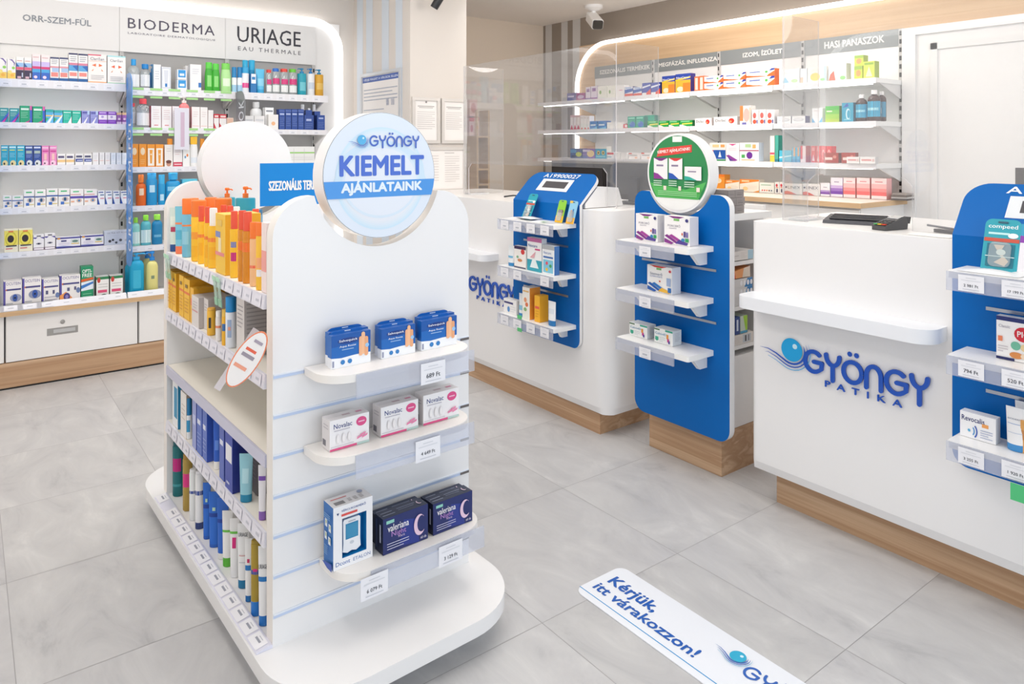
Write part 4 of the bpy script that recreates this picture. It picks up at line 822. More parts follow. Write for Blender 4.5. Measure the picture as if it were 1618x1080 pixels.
row(PLW, zl[4], [
    ('carton', 'white carton with yellow sunburst and black centre', [(6.6, 28.8), (29.4, 51.8)], [362.5, 361.5], dict(base='efe9d2', art=[R(0, .3, 1, .95, 'f0e06a'), C(.48, .58, .42, 'd8c838', .34), C(.48, .58, .34, 'eedf5c', .27), C(.46, .58, .24, '2a1c26', .165), R(.3, .88, .65, .94, 'e47a4a'), R(.12, .24, .9, .3, '4a4a52'), R(.1, .13, .6, .17, 'd86a6a')])),
    ('carton', 'white eye carton with indigo corners', [(52.6, 69.8), (70.4, 87.4)], [371, 369], dict(base='edebee', art=[P_('463c94', (0, .84), (.4, .84), (.2, .74), (0, .78)), P_('463c94', (.6, .84), (1, .84), (1, .72), (.8, .78)), R(.3, .88, .7, .96, '6b6a74'), C(.5, .42, .26, '8f8f9c', .06), C(.5, .42, .1, '2e3550', .06), R(.0, .0, 1, .16, '6a4a6c'), R(.04, .03, .96, .13, 'efe9ee')])),
    ('carton', 'wide white carton framed in navy with eye window', [(88.6, 127.2), (127.8, 163.8)], [374.5, 371.5], dict(base='eceaf2', side='2b2b66', art=[R(0, .86, 1, 1, '4a4a98'), R(0, 0, 1, .14, '3d3c86'), P_('8f98c8', (0, .14), (.7, .14), (.3, .24), (0, .2)), R(.6, .32, .96, .8, 'd6dedd'), C(.78, .6, .13, '5c7f74', .1), R(.62, .34, .94, .42, 'e4c468'), R(.2, .6, .42, .74, '3b3f7c'), L_(.1, .56, .45, 2, 'b0a9c6', .1), R(.05, .84, .16, .96, 'e8a23c')])),
    ('carton', 'silver-grey carton with round tool pictures', [(164.4, 205)], [364], dict(base='c6ccda', side='a4aab8', art=[T('ULTRA VIT PLUS', .12, .78, .76, .12, '6f7484', 0), C(.22, .26, .06, '3c3c44'), C(.34, .34, .05, '2c2c36'), C(.47, .14, .05, '3c4454'), C(.64, .3, .06, '55555c'), C(.85, .28, .05, 'a9adba'), R(.08, .66, .9, .67, 'a9aebb')])),
], 'fifth shelf, eye-care bay')
PLT = Plane(0, 5.47)
ocu = lambda x: [R(0, 0, .1, 1, '5a53a4'), T('OCUTEIN', .14, .86, .78, .1, '7c76a4', .5), C(.16, .7, .06, 'e07a44'), R(.16, .67, .95, .73, '4b4a86')] + x
row(PLT, .4888, [
    ('carton', 'white vitamin carton with blue eye', [(5.6, 34.8)], 444, dict(base='f3efee', side='4a4698', art=ocu([C(.66, .4, .32, '9aa0bc', .14), C(.62, .4, .14, '3455a4', .13), C(.62, .4, .06, '10162c'), L_(.12, .5, .2, 2)]))),
    ('carton', 'white vitamin carton with large lashed eye', [(35.4, 65.4)], 439, dict(base='f3f0ee', side='4a4698', art=ocu([C(.66, .44, .34, '8f97b4', .15), C(.66, .45, .15, '2f55a8', .14), C(.66, .45, .06, '10162c'), L_(.12, .5, .2, 2)]))),
    ('carton', 'white vitamin carton with letter chart', [(66, 93.6)], 440, dict(base='f3f0ee', side='4a4698', art=ocu([R(.22, .42, .36, .56, '5a5a80'), R(.62, .42, .74, .56, '5a5a80'), L_(.15, .9, .3, 3, 'a6a6bc', .1), C(.9, .36, .12, '6a7fae', .1)]))),
    ('carton', 'white vitamin carton with orange base corner', [(94.2, 127)], 434.5, dict(base='f3f0ee', side='4a4698', art=ocu([P_('f0a05c', (0, 0), (.5, 0), (.6, .2), (.3, .42), (0, .3)), C(.34, .24, .16, '463c84', .14), C(.34, .24, .08, '8f86c8', .07), R(.36, .44, .48, .56, '5a5a80'), R(.7, .46, .8, .58, '5a5a80'), C(.9, .44, .1, '6a7fae', .1), R(.68, .08, .9, .16, 'c8443c')]))),
    ('carton', 'tall green and white contact lens solution carton', [(128, 147.6)], 421, dict(base='1f9466', side='14684c', art=[T('OPTI-', .1, .82, .78, .1, 'f2f6f2', 2), T('FREE', .1, .7, .78, .1, 'f2f6f2', 2), P_('e2602c', (0, .56), (1, .62), (1, .68), (0, .64)), P_('e9f0f6', (0, .3), (1, .34), (1, .6), (0, .55)), P_('3a7cc8', (0, .36), (1, .5), (1, .56), (0, .46)), L_(.15, .85, .2, 3, '7fc8a2', .07)])),
    ('carton', 'white carton with green top and red bar', [(152, 172.2), (173.8, 194.2)], [437, 435.3], dict(base='f3f1ee', side='3c6c4c', art=[R(0, .88, 1, 1, '2f8452'), C(.2, .86, .13, 'd0453a', .12), L_(.15, .9, .66, 2, 'b9bdb9', .12), R(.12, .3, .85, .42, 'e0507a'), C(.6, .16, .24, '4a5f4c', .08)])),
], 'worktop of the eye-care bay', d=.08)

# ================================================================ left wall, serif-name and right-hand bays
Z2 = [z - .02 + .0005 for z in ZL]
CLR = CLEARP; pl2 = 'left-wall bottle bay'
def wb(c='f4f4f4', z0=.2, z1=.75): return [(z0, z1, c, 70)]
GRN = mat('56c63c', .25)
row(PLW, Z2[0], [
    ('bottle', 'clear water bottle with square blue cap', [(202.5, 222)], 93, dict(body=W_, cap='2b9fe4', capf=.22, clear=CLR, labels=wb('eef0f2', .05, .6), capr=.42)),
    ('bottle', 'smaller clear bottle with wide blue cap', [(222.5, 238.5)], 101, dict(body=W_, cap='1b86d0', capf=.2, clear=CLR, labels=wb('eef0f2', .1, .7), capr=.7)),
    ('pump_bottle', 'deep blue pump bottle', [(236.5, 246)], 101.5, dict(body='1a6fb4', cap='1584cc', capf=.28, pump=1, bk=.09)),
    ('carton', 'plain white cosmetics carton', [(242.5, 254.3)], 102, dict(base='f0f0f1', side='7ab4dc', art=[L_(.2, .8, .7, 4, 'c4cad2', .1)])),
    ('carton', 'white carton with blue-tipped tube picture', [(255, 270)], 106, dict(base='eef0f4', side='b4c4d8', art=[R(.06, .05, .94, .95, 'aab6ca'), R(.1, .07, .9, .93, 'f2f3f6'), P_('d9dde6', (.25, .85), (.75, .85), (.65, .25), (.35, .25)), R(.38, .1, .62, .25, '2f7cc4')])),
    ('carton', 'low blue and white cream carton, lower of a stack', [(280, 295.4)], 126, dict(base='f1f3f5', art=[R(.1, .2, .9, .95, '2b97dc'), R(.25, .35, .75, .6, 'dceaf6')])),
    ('carton', 'low blue and white cream carton, topmost of a stack', [(280, 295)], 110, dict(base='f1f3f5', dz=.073, art=[R(.1, .2, .9, .95, '2b97dc'), R(.25, .35, .75, .6, 'dceaf6')])),
    ('carton', 'white carton between the stack and the wide carton', [(293, 299.6)], 104, dict(base='f2f1f1', bk=.07)),
    ('carton', 'wide tall white carton with small blue figure', [(300.2, 318)], 102, dict(base='f1eff0', side='d6d9de', art=[L_(.2, .8, .8, 3, 'cdd2da', .08), R(.75, .12, 1, .3, '3277c0')])),
    ('bottle', 'green shampoo bottle with domed cap', [(324.3, 337.6), (335.5, 348.4)], [98.5, 100.5], dict(body='3fae34', cap='5bd046', capf=.22, kind='dome', capr=.8, sy=.6, labels=[(.2, .7, '8fdc7c', 30)])),
    ('bottle', 'pale green shampoo bottle with domed cap', [(349.6, 366.4)], 100, dict(body='b4e69c', cap='7ed65c', capf=.22, kind='dome', capr=.8, sy=.6, labels=[(.25, .6, 'e4f4da', 40)])),
], 'top shelf, ' + pl2)
rb = 'rightmost left-wall bay'
row(PLW, Z2[0], [
    ('bottle', 'white spray bottle with blue cap', [(367, 375), (375.6, 383.6)], [106, 106], dict(body='eef2f5', cap='2384c0', capf=.42, kind='straight', capr=.95, labels=[(.0, .5, '8fc4e4', 80)])),
    ('bottle', 'white bottle with blue cap and magenta patch', [(382.6, 395)], 106, dict(body='eef0f4', cap='39a8dc', capf=.24, kind='straight', capr=.95, labels=[(.25, .5, 'e43a8c', 55)])),
    ('bottle', 'tall blue capped bottle behind the tube', [(384, 393), (394, 404.2)], 95, dict(body='1e9ed0', cap='2eb2e0', capf=.3, kind='straight', capr=.98, bk=.09)),
    ('carton', 'blue and white carton beside the light blue tube', [(396, 405.4)], 117, dict(base='2a78b8', art=[R(.1, .5, .9, 1, 'f0f4f7'), R(.2, .7, .8, .85, '2c84c4')])),
    ('tube', 'light blue tube standing on its cap', [(405.6, 420)], 108.5, dict(body='5ec2ea', cap='3aa8dc', labels=[(.3, .6, '8fd6f2', 50)])),
    ('bottle', 'clear micellar bottle with red cap', [(421.2, 430.8), (444, 457.4)], [110, 108.5], dict(body=W_, cap='e8493f', capf=.13, clear=CLR, kind='straight', labels=[(.45, .68, 'd9357e', 50), (.1, .4, 'eef0f0', 55)], capr=.8)),
    ('bottle', 'clear micellar bottle with blue cap', [(431.2, 443.6)], 107.8, dict(body=W_, cap='2c74d0', capf=.13, clear=CLR, kind='straight', labels=[(.45, .7, 'd9357e', 60), (.1, .4, 'eef0f0', 65)], capr=.8)),
    ('bottle', 'clear micellar bottle with green cap', [(457.8, 471)], 109, dict(body=W_, cap='6cc83a', capf=.13, clear=CLR, kind='straight', labels=[(.45, .7, 'd9357e', 60), (.1, .4, 'eef0f0', 65)], capr=.8)),
    ('pump_bottle', 'teal pump bottle', [(472, 486)], 107.5, dict(body='1fa0b4', cap='1a86b8', capf=.2, kind='straight', pump=1, labels=[(.2, .6, '6fc4d0', 40)])),
    ('pump_bottle', 'white pump bottle with blue pump', [(487, 499)], 108, dict(body='eceef0', cap='2b7fc0', capf=.2, kind='straight', pump=1, labels=[(.3, .6, 'c9d4e2', 50)])),
    ('pump_bottle', 'amber pump bottle with blue pump', [(499.8, 513)], 109.5, dict(body='dba532', cap='1f86b4', capf=.2, kind='straight', pump=1, labels=[(.3, .6, 'e6be62', 50)])),
], 'top shelf, ' + rb)
row(PLW, Z2[1], [
    ('bottle', 'clear water bottle with red cap', [(216.4, 238)], 156, dict(body=W_, cap='ee4a56', capf=.18, clear=CLR, labels=wb('f2f0f0', .1, .62), capr=.55)),
    ('bottle', 'small clear bottle half behind the blue fin', [(208, 216)], 163, dict(body=W_, cap='e84a56', capf=.14, clear=CLR, labels=wb('d8d6da'), bk=.07)),
    ('carton', 'white carton with red edge', [(238.6, 254.8), (255.4, 271.4)], [167.4, 168], dict(base='f2eeee', side='c4405c', art=[L_(.2, .8, .8, 5, 'dcc2c4', .1), R(.3, .1, .7, .14, 'e08a94')])),
    ('carton', 'white carton with pale pink print', [(272, 283)], 168, dict(base='f3efef', side='ecc9cc', art=[L_(.2, .8, .75, 4, 'e2cccd', .1)])),
    ('pump_bottle', 'coral pink pump bottle with white pump', [(283.6, 301)], 152.5, dict(body='ee8486', cap='f3ebe6', capf=.2, pump=1, labels=[(.15, .55, 'f2a09c', 50)])),
    ('carton', 'white carton with thin pink frame', [(303, 315.8), (316.4, 328)], [169, 169.5], dict(base='f3f0ef', side='ead4d4', art=[R(.1, .1, .9, .12, 'e9a9a9'), L_(.2, .8, .75, 3, 'e0cfd0', .1)])),
    ('carton', 'smaller white carton with thin pink frame', [(328.6, 337.2)], 174, dict(base='f2efee', side='ead4d4', art=[R(.1, .1, .9, .12, 'e9a9a9')])),
    ('carton', 'low white carton with red edge', [(337.8, 346), (346.6, 357.8)], [180, 180.5], dict(base='f4f0ef', side='cf2f40', art=[R(0, .72, 1, 1, 'cf3444'), P_('cf3444', (0, 0), (.5, 0), (0, .4)), R(.15, .78, .9, .9, 'f6dcd8')])),
    ('carton', 'pale peach low carton beside the grey fin', [(358.4, 369)], 186, dict(base='f3d9cb', art=[R(.1, .5, .9, .9, 'f0c6b0')])),
], 'second shelf, ' + pl2)
row(PLW, Z2[1], [
    ('carton', 'low wide white carton with faint name', [(384, 401.4), (402, 418)], [183, 183], dict(base='f0efef', art=[R(.1, .6, .9, .75, 'd6d8dc')])),
    ('bottle', 'white pump jar behind the low white cartons', [(397, 416)], 161, dict(body='f2f2f2', cap='f6f6f6', capf=.2, bk=.1, capr=.55)),
    ('carton', 'white carton behind with grey name', [(419, 432.4)], 170, dict(base='efefef', art=[R(.1, .8, .9, .88, '8f9298')], bk=.05)),
    ('carton', 'small white carton with orange mark beside navy cartons', [(424, 439.8)], 181, dict(base='f1efec', art=[C(.5, .4, .2, 'f0b98a')])),
    ('carton', 'navy anti-age carton', [(441, 450.4), (450.9, 460.3), (460.8, 470.2), (470.7, 480.2)], 172.6, dict(base='2e4e9a', side='1f3676', art=[R(.12, .72, .88, .8, 'aebce0'), L_(.15, .85, .55, 5, '6f86c0', .09), R(0, .9, 1, .93, '6f86c0')])),
    ('carton', 'wide low navy anti-age carton', [(480.8, 495.8)], 181.8, dict(base='2e4c96', side='1f3676', art=[R(.2, .6, .75, .74, 'aebce0'), L_(.15, .85, .4, 3, '6f86c0', .12)])),
    ('carton', 'low navy anti-age carton at the shelf end', [(501, 513.4)], 182, dict(base='2e4f9c', side='1f3676', art=[R(.2, .74, .8, .84, 'aebce0'), L_(.15, .85, .5, 4, '6f86c0', .11)])),
    ('carton', 'navy carton behind the low navy cartons', [(483, 493), (497, 506)], [174, 176], dict(base='35549f', side='1f3676', bk=.09)),
    ('bottle', 'slim white dropper bottle behind navy cartons', [(476, 482.5), (486.5, 492), (494.6, 500)], [165, 171, 165], dict(body='f3f3f3', cap='fbfbfb', capf=.2, kind='straight', capr=.8, bk=.13)),
], 'second shelf, ' + rb)
row(PLW, Z2[2], [
    ('carton', 'orange sun-care carton with white disc', [(206, 218.8), (219.4, 231.8)], 227.5, dict(base='ee9426', side='c4701a', art=[C(.5, .68, .3, 'f3d9b4', .16), L_(.2, .8, .3, 3, 'f7c47c', .08)])),
    ('carton', 'orange carton with white-framed tube picture', [(232.4, 245), (245.6, 258.4)], 227.8, dict(base='f0982a', art=[R(.1, .05, .9, .82, 'f4efe6'), P_('f0a23a', (.3, .75), (.7, .75), (.62, .15), (.38, .15)), C(.5, .55, .12, 'f8dcae')])),
    ('carton', 'white carton with child face picture', [(260, 273.2)], 228.6, dict(base='f0ebe6', art=[C(.5, .14, .3, 'c9917a', .13), C(.5, .22, .34, '6b3d34', .08), L_(.25, .75, .8, 2, 'd0c8c4', .1)])),
    ('carton', 'white carton with red base band', [(273.8, 288.2)], 228.6, dict(base='f3efed', art=[R(.0, .0, 1, .2, 'cf4560'), R(.1, .08, .9, .12, 'f6dfe2'), L_(.2, .8, .75, 3, 'e0c4c0', .1)])),
    ('carton', 'white carton with green corner and orange dot', [(288.8, 300)], 228, dict(base='f2f2f0', art=[R(.0, .84, .3, .96, '2e8a54'), C(.65, .5, .14, 'ee8a4a', .07), C(.35, .42, .12, '5f9ac4', .06)])),
    ('bottle', 'white tapered bottle with yellow dome cap', [(300.6, 313.6)], 216, dict(body='f2f2f2', cap='f5bd2c', capf=.26, kind='dome', capr=.85, labels=[(.15, .4, 'dfe6ee', 50)], sy=.7)),
    ('bottle', 'yellow capped bottle behind the sun-care row', [(264, 274), (290, 297), (316, 324)], [219, 217, 219], dict(body='f2c24a', cap='f09a2c', capf=.4, kind='dome', capr=.9, bk=.1, sy=.7)),
], 'third shelf, ' + pl2)
row(PLW, Z2[2], [('carton', 'long white carton with green line at the shelf end', [(448, 497)], 231.6, dict(base='efefee', art=[R(.0, .62, 1, .7, '9ed478'), R(.32, .1, .33, .9, 'c9c9c8'), R(.66, .1, .67, .9, 'c9c9c8'), L_(.05, .95, .4, 2, 'd6d6d4', .12)]))], 'third shelf, ' + rb)
row(PLW, Z2[3], [
    ('bottle', 'orange tanning oil bottle with orange cap', [(215.4, 232)], 276, dict(body='e2671c', cap='f0802c', capf=.26, labels=[(.45, .75, 'f2d6b8', 26)], sy=.7, capr=.55)),
    ('bottle', 'bright blue after-sun bottle with wide cap', [(231.6, 249.6)], 273.5, dict(body='2194cc', cap='2fa6de', capf=.2, kind='straight', capr=.8, labels=[(.5, .78, 'bfe2f2', 28)], sy=.6)),
    ('bottle', 'smaller blue after-sun bottle', [(250.2, 262)], 276, dict(body='1f9ad0', cap='3ab0e0', capf=.3, kind='straight', capr=.85, labels=[(.2, .5, 'bfe2f2', 30)], sy=.7)),
    ('bottle', 'large round-shouldered blue bottle', [(262.4, 287)], 273, dict(body='2299d0', cap='37aadf', capf=.22, labels=[(.55, .72, '8fd2ee', 50)], sy=.6, capr=.6)),
    ('carton', 'light blue carton by the gondola shoulder', [(288, 312)], 283, dict(base='5cc4de', art=[R(.1, .6, .9, .8, 'bfe8f2')])),
], 'fourth shelf, ' + pl2)
row(PLW, Z2[4], [
    ('bottle', 'clear green-tinted bottle with lime cap', [(208.5, 222)], 344, dict(body='8fd2c8', cap='8fd63a', capf=.18, labels=wb('dff0ec', .1, .6), capr=.5, sy=.7)),
    ('bottle', 'clear aqua bottle with lime cap and white label', [(222.6, 240)], 340, dict(body='5db4c0', cap='8fdd3c', capf=.18, labels=wb('dceeec', .1, .62), capr=.5, sy=.7)),
    ('bottle', 'deep blue bottle with lime cap', [(240.6, 258)], 339, dict(body='1c82b4', cap='9be24a', capf=.18, labels=[(.3, .4, '6fb4d4', 40)], capr=.6, sy=.7)),
], 'fifth shelf, ' + pl2)
row(PLT, .4888, [
    ('pump_bottle', 'large turquoise pump bottle in front', [(204.5, 229)], 400, dict(body='12a2cc', cap='3aa8dc', capf=.15, pump=-1, labels=[(.2, .7, '3ab4d6', 30)], sy=.6)),
    ('pump_bottle', 'large turquoise pump bottle half behind its twin', [(198, 220)], 407, dict(body='12a2cc', cap='3aa8dc', capf=.13, pump=-1, bk=.09, sy=.6)),
    ('pump_bottle', 'pale yellow pump bottle with blue pump', [(232, 251)], 397, dict(body='e2d98a', cap='2384d0', capf=.22, pump=1, labels=[(.45, .55, '7a8a6c', 16)], sy=.7)),
    ('pump_bottle', 'pale yellow pump bottle farther back', [(225, 242)], 397, dict(body='dcd48c', cap='2384d0', capf=.18, pump=1, bk=.13, sy=.7)),
], 'worktop of the ' + pl2)
m = MB().box((0, 0, 0), (.095, .001, .29), mat('dcdbe6', .5)); F = Face(m, (0, 0, 0), (1, 0, 0), (0, 0, 1), (0, -1, 0)); F.poly([(.04, .02), (.065, .02), (.065, .26), (.04, .26)], 'cbb3c6')
q = PLW.hit(273.5, 232); q2 = PLW.hit(273.5, 175)
tag(m.build('hanging_card', loc=(q[0], 5.385, q2[1] - .27), smooth=False), 'pale lilac upright card hanging before the bottle shelves', 'card')

# ================================================================ behind the counter
PRW = Plane(4.60, 0, -pi / 2); bc = 'shelf behind the counter'
ZRp = [z + .0006 for z in ZR]
volt = lambda: [P_('ee6a2c', (0, 0), (.75, 0), (.45, .16), (0, .3)), P_('ee6a2c', (.72, .0), (1, 0), (1, .7), (.8, .3)), C(.42, .55, .42, 'f4f2ee', .4), R(.12, .6, .5, .74, '5c6fae'), P_('2d3f9c', (.8, .7), (.9, 1), (1, 1), (1, .8)), C(.72, .6, .05, '5cb04c', .15)]
row(PRW, ZRp[0], [
    ('carton', 'navy-violet low carton', [(896, 909.8)], 147, dict(base='4c4596', art=[R(.1, .45, .8, .65, 'c9c4e4')])),
    ('carton', 'mauve low carton with oval', [(910.4, 924.6)], 147, dict(base='a8508c', side='6a3868', art=[C(.5, .45, .36, 'dcc2d8', .26)])),
    ('carton', 'tall lilac and white carton', [(925.4, 933), (933.6, 943.6)], [137.6, 136.2], dict(base='e6dcea', side='a88cba', art=[R(0, 0, 1, .12, '9a78b2'), R(.2, .6, .8, .85, '9d74ae')])),
    ('carton', 'white carton with green sprig', [(944.2, 959), (959.6, 972.2)], [136, 135.5], dict(base='f0efe6', art=[C(.3, .5, .12, '8cb070', .16), L_(.5, .9, .7, 4, 'cfd4c6', .12)])),
    ('carton', 'plain white carton with pink dash', [(973, 986.4)], 135, dict(base='f3efee', art=[R(.4, .55, .8, .62, 'dc9ab4')])),
    ('carton', 'small blue and red carton', [(987, 1000), (1000.6, 1014)], [137, 137.5], dict(base='e8e6ee', side='33418c', art=[R(0, 0, 1, .28, 'dc5a4a'), P_('3f66b4', (0, .3), (1, .5), (1, .8), (0, .7)), R(.1, .82, .8, .92, '8fb0dc')])),
    ('carton', 'blue carton with red wedge', [(1014.6, 1028.2), (1028.8, 1043.2)], [131, 130.3], dict(base='3a4ca8', side='2c3878', art=[P_('e0503c', (.2, 0), (1, 0), (1, .5)), R(0, .0, .5, .2, 'f0ecea'), P_('e6e9f4', (0, .55), (1, .75), (1, .85), (0, .7))])),
    ('carton', 'large blue and yellow carton', [(1046, 1066.4), (1067.2, 1091.2)], [120, 116.5], dict(base='f4b83c', side='3a2e8c', art=[R(0, .66, 1, 1, '2f4aa8'), P_('f6d02c', (0, .62), (1, .76), (1, .84), (0, .7)), T('NeoCitran', .06, .74, .86, .11, 'f6f2ea', 1.5), C(.32, .18, .22, 'f6e3c4', .14), R(.5, .0, 1, .5, 'ee8a34')])),
    ('carton', 'orange carton seen end on', [(1097, 1104), (1104.6, 1112)], [121, 120], dict(base='f0794a', art=[R(.2, .1, .8, .9, 'f4d9cc')])),
    ('carton', 'long orange-ended gel carton, bottom row', [(1112.6, 1142.6), (1143.2, 1178.4), (1179, 1224)], [131.2, 126.8, 121.6], dict(base='f2efec', side='ee7a3c', art=volt())),
], 'top ' + bc)
x_ = [(1112.6, 1142.6), (1143.2, 1178.4), (1179, 1224)]
for i, (a, b_) in enumerate(x_):
    zt = PRW.hit((a + b_) / 2, [131.2, 126.8, 121.6][i])[1] - ZRp[0]
    row(PRW, ZRp[0], [('carton', 'long orange-ended gel carton on top, ' + ('left', 'middle', 'right')[i] + ' of three', [(a, b_)], [120.2, 115.4, 109.6][i], dict(base='f2efec', side='ee7a3c', art=volt(), dz=zt + .0008))], 'top ' + bc)
row(PRW, ZRp[0], [
    ('carton', 'white carton with aqua splash', [(1231, 1263.6)], 109.5, dict(base='eef1f0', art=[P_('8fc4dc', (.15, .1), (.5, .1), (.3, .5)), C(.75, .2, .16, 'bcdca4', .12), L_(.2, .8, .8, 2, 'cdd6d4', .1)])),
    ('carton', 'white carton with blue-grey edge', [(1264.4, 1275.4)], 108.5, dict(base='eceef2', side='c9d4e0', art=[R(.0, .0, .4, .4, 'f0c2a8')])),
    ('carton', 'white carton with yellow glow', [(1276, 1306)], 105.5, dict(base='f3efe6', art=[C(.4, .35, .26, 'f4d25a', .26), R(.85, .0, 1, 1, 'a9c6dc'), C(.8, .15, .14, '7fbf78', .1), L_(.2, .7, .8, 2, 'd6d6d0', .1)])),
    ('carton', 'white carton with red flame and green dot', [(1309, 1337.4)], 101, dict(base='f3eeec', side='d9dcd4', art=[P_('ec6a52', (.0, .0), (.4, .0), (.3, .6), (.1, .4)), C(.8, .15, .16, '8fcf7c', .12), L_(.35, .8, .75, 3, 'cfd0d4', .12)])),
    ('carton', 'small lime carton, lower of a stack', [(1349.6, 1363)], 104.8, dict(base='c6d436', art=[C(.5, .45, .3, 'f0a05c', .26), R(.0, .75, 1, 1, '9cc23a')])),
    ('carton', 'large lime carton', [(1364, 1382)], 97, dict(base='cfdc4c', side='9db52c', art=[P_('f0f4c4', (.2, .1), (.8, .1), (.5, .7)), R(.1, .8, .9, .92, '8fb82c')])),
], 'top ' + bc)
zt = PRW.hit(1356, 104.8)[1] - ZRp[0]
row(PRW, ZRp[0], [('carton', 'small lime carton, topmost of a stack', [(1350, 1364.4)], 87.5, dict(base='c9d838', side='a4b82c', dz=zt + .0008, art=[C(.5, .45, .3, 'f0a05c', .26), R(.0, .75, 1, 1, '9cc23a')]))], 'top ' + bc)
row(PRW, ZRp[1], [
    ('carton', 'narrow white carton with red triangle base', [(901, 905.8), (906.2, 911), (911.4, 916.4)], 182, dict(base='efe6e6', side='d6b4b4', art=[P_('c9203c', (0, 0), (1, 0), (.5, .34)), R(0, .85, 1, 1, 'd9b0b4')])),
    ('carton', 'narrow white carton with red dot base', [(917, 921.8), (922.2, 927), (927.4, 931.6)], 183, dict(base='f2eeee', art=[P_('d83a4c', (.1, 0), (.9, 0), (.5, .16)), R(.1, .8, .9, .9, 'e0d4d4')])),
    ('carton', 'low bright blue carton', [(932, 943.6), (944.6, 958)], [191.4, 191], dict(base='2f7cc8', side='1f5ca4', art=[R(.1, .4, .8, .6, 'dfeaf6'), P_('7fc0ea', (0, 0), (1, 0), (1, .3))])),
    ('carton', 'low white carton with pale label', [(959, 972), (972.6, 984)], 193, dict(base='f2f0ec', art=[L_(.2, .8, .6, 2, 'dcd8d0', .2)])),
    ('carton', 'low white carton with red end', [(985, 991)], 196, dict(base='d8475a', art=[R(.4, .2, 1, .8, 'f4e4e4')])),
    ('carton', 'teal carton with blue flask', [(991.6, 1004), (1004.6, 1017.4)], [184, 183.4], dict(base='1fa487', side='14786c', art=[C(.6, .3, .36, '3f6fc0', .26), R(.1, .78, .9, .9, '8fdcc6'), L_(.1, .6, .6, 3, '8fdcc6', .12)])),
    ('carton', 'teal carton behind the green row', [(1018, 1034)], 182, dict(base='23a88c', side='14786c', art=[R(.5, .2, .9, .5, '2d62ac')], bk=.05)),
    ('carton', 'low green and yellow carton', [(1023, 1039.6), (1040.2, 1056), (1056.6, 1073), (1073.6, 1094)], [191, 190.8, 190.4, 190], dict(base='25a648', side='157038', art=[P_('f0e05c', (.2, .3), (1, .4), (1, .6), (.2, .5)), P_('f3f6ee', (0, .0), (.6, .0), (.2, .3), (0, .3)), R(.1, .72, .8, .9, '8fdca0')])),
    ('carton', 'low white carton with red ball', [(1098, 1124.6), (1127.6, 1165)], [186.6, 184.4], dict(base='f3f0ee', side='c9bfbc', art=[T('Diclac', .08, .42, .44, .3, '3a3438', .8), C(.76, .5, .12, 'd8382c', .3), C(.72, .42, .06, 'ee9a6c', .12)])),
    ('carton', 'upright white carton with orange panel', [(1169, 1186.4)], 167, dict(base='f3ece6', art=[R(.0, .2, .3, 1, 'ee8a4c'), C(.6, .5, .28, 'd9b8ac', .36), R(.2, .0, .6, .12, '6a6aa8'), R(.85, .1, 1, .9, 'f2c9b4')])),
    ('carton', 'upright white carton with red figure', [(1188, 1198.6), (1199.4, 1210.4), (1211, 1223.4)], [173.4, 173, 173.4], dict(base='f3edea', art=[C(.4, .18, .28, 'e8553c', .15), C(.4, .6, .26, 'cf6a62', .2), R(.7, .05, .9, .3, '6c6a9c')])),
    ('carton', 'long flat white carton with oval print', [(1228, 1249.8), (1251, 1272.4)], [184, 183.4], dict(base='f3f1ef', side='3b3c7c', art=[C(.5, .5, .4, '9aa0ac', .24), C(.5, .5, .37, 'f1f0ee', .18), R(.15, .4, .85, .52, 'c4c6cc')])),
    ('carton', 'white carton with two blue drops', [(1283, 1299.4)], 171, dict(base='f1f2f3', art=[P_('3f9fd0', (.0, .0), (.35, .0), (.0, .35)), P_('3f9fd0', (1, .0), (.65, .0), (1, .4)), R(.2, .8, .8, .84, 'd6bcb8')])),
    ('carton', 'green carton shading through lime', [(1304, 1326)], 167.6, dict(base='9ccc4c', side='6fa43a', art=[R(0, .75, 1, 1, '4fb848'), R(0, .5, 1, .75, '74c24a'), R(.0, .0, 1, .2, 'b4c84c'), R(.1, .64, .5, .72, 'e4f0d0')])),
    ('carton', 'teal carton with swirled white script', [(1330, 1348.4)], 162.4, dict(base='1f9cba', side='14708c', art=[P_('2b4ea4', (.1, .75), (.5, 1), (.6, .8)), C(.55, .4, .2, 'cbe6ec', .3), C(.6, .4, .14, '1f9cba', .22), R(.2, .1, .8, .14, '8fd0dc')])),
    ('bottle', 'brown syrup bottle with teal label', [(1349, 1366.6), (1367.4, 1388)], [149.4, 142], dict(body=mat('3f2220', .15), cap='f3efee', capf=.14, labels=[(.16, .74, '1f9fc4', 85), (.4, .5, 'a6dbe6', 60)], capr=.45)),
    ('bottle', 'brown syrup bottle with white cap standing farthest right', [(1383, 1397)], 144.5, dict(body=mat('3f2220', .15), cap='f3efee', capf=.12, labels=[(.16, .74, '1f8fb4', 85), (.3, .5, 'e4e4e8', 20)], capr=.45, bk=.07)),
], 'second ' + bc)
eyes = [R(0, 0, 1, .82, '3aa9cc'), C(.28, .48, .13, 'f0d040'), C(.28, .48, .06, '2a3a44'), C(.7, .48, .13, 'f0d040'), C(.7, .48, .06, '2a3a44'), R(.1, .12, .9, .24, '8fd8e6')]
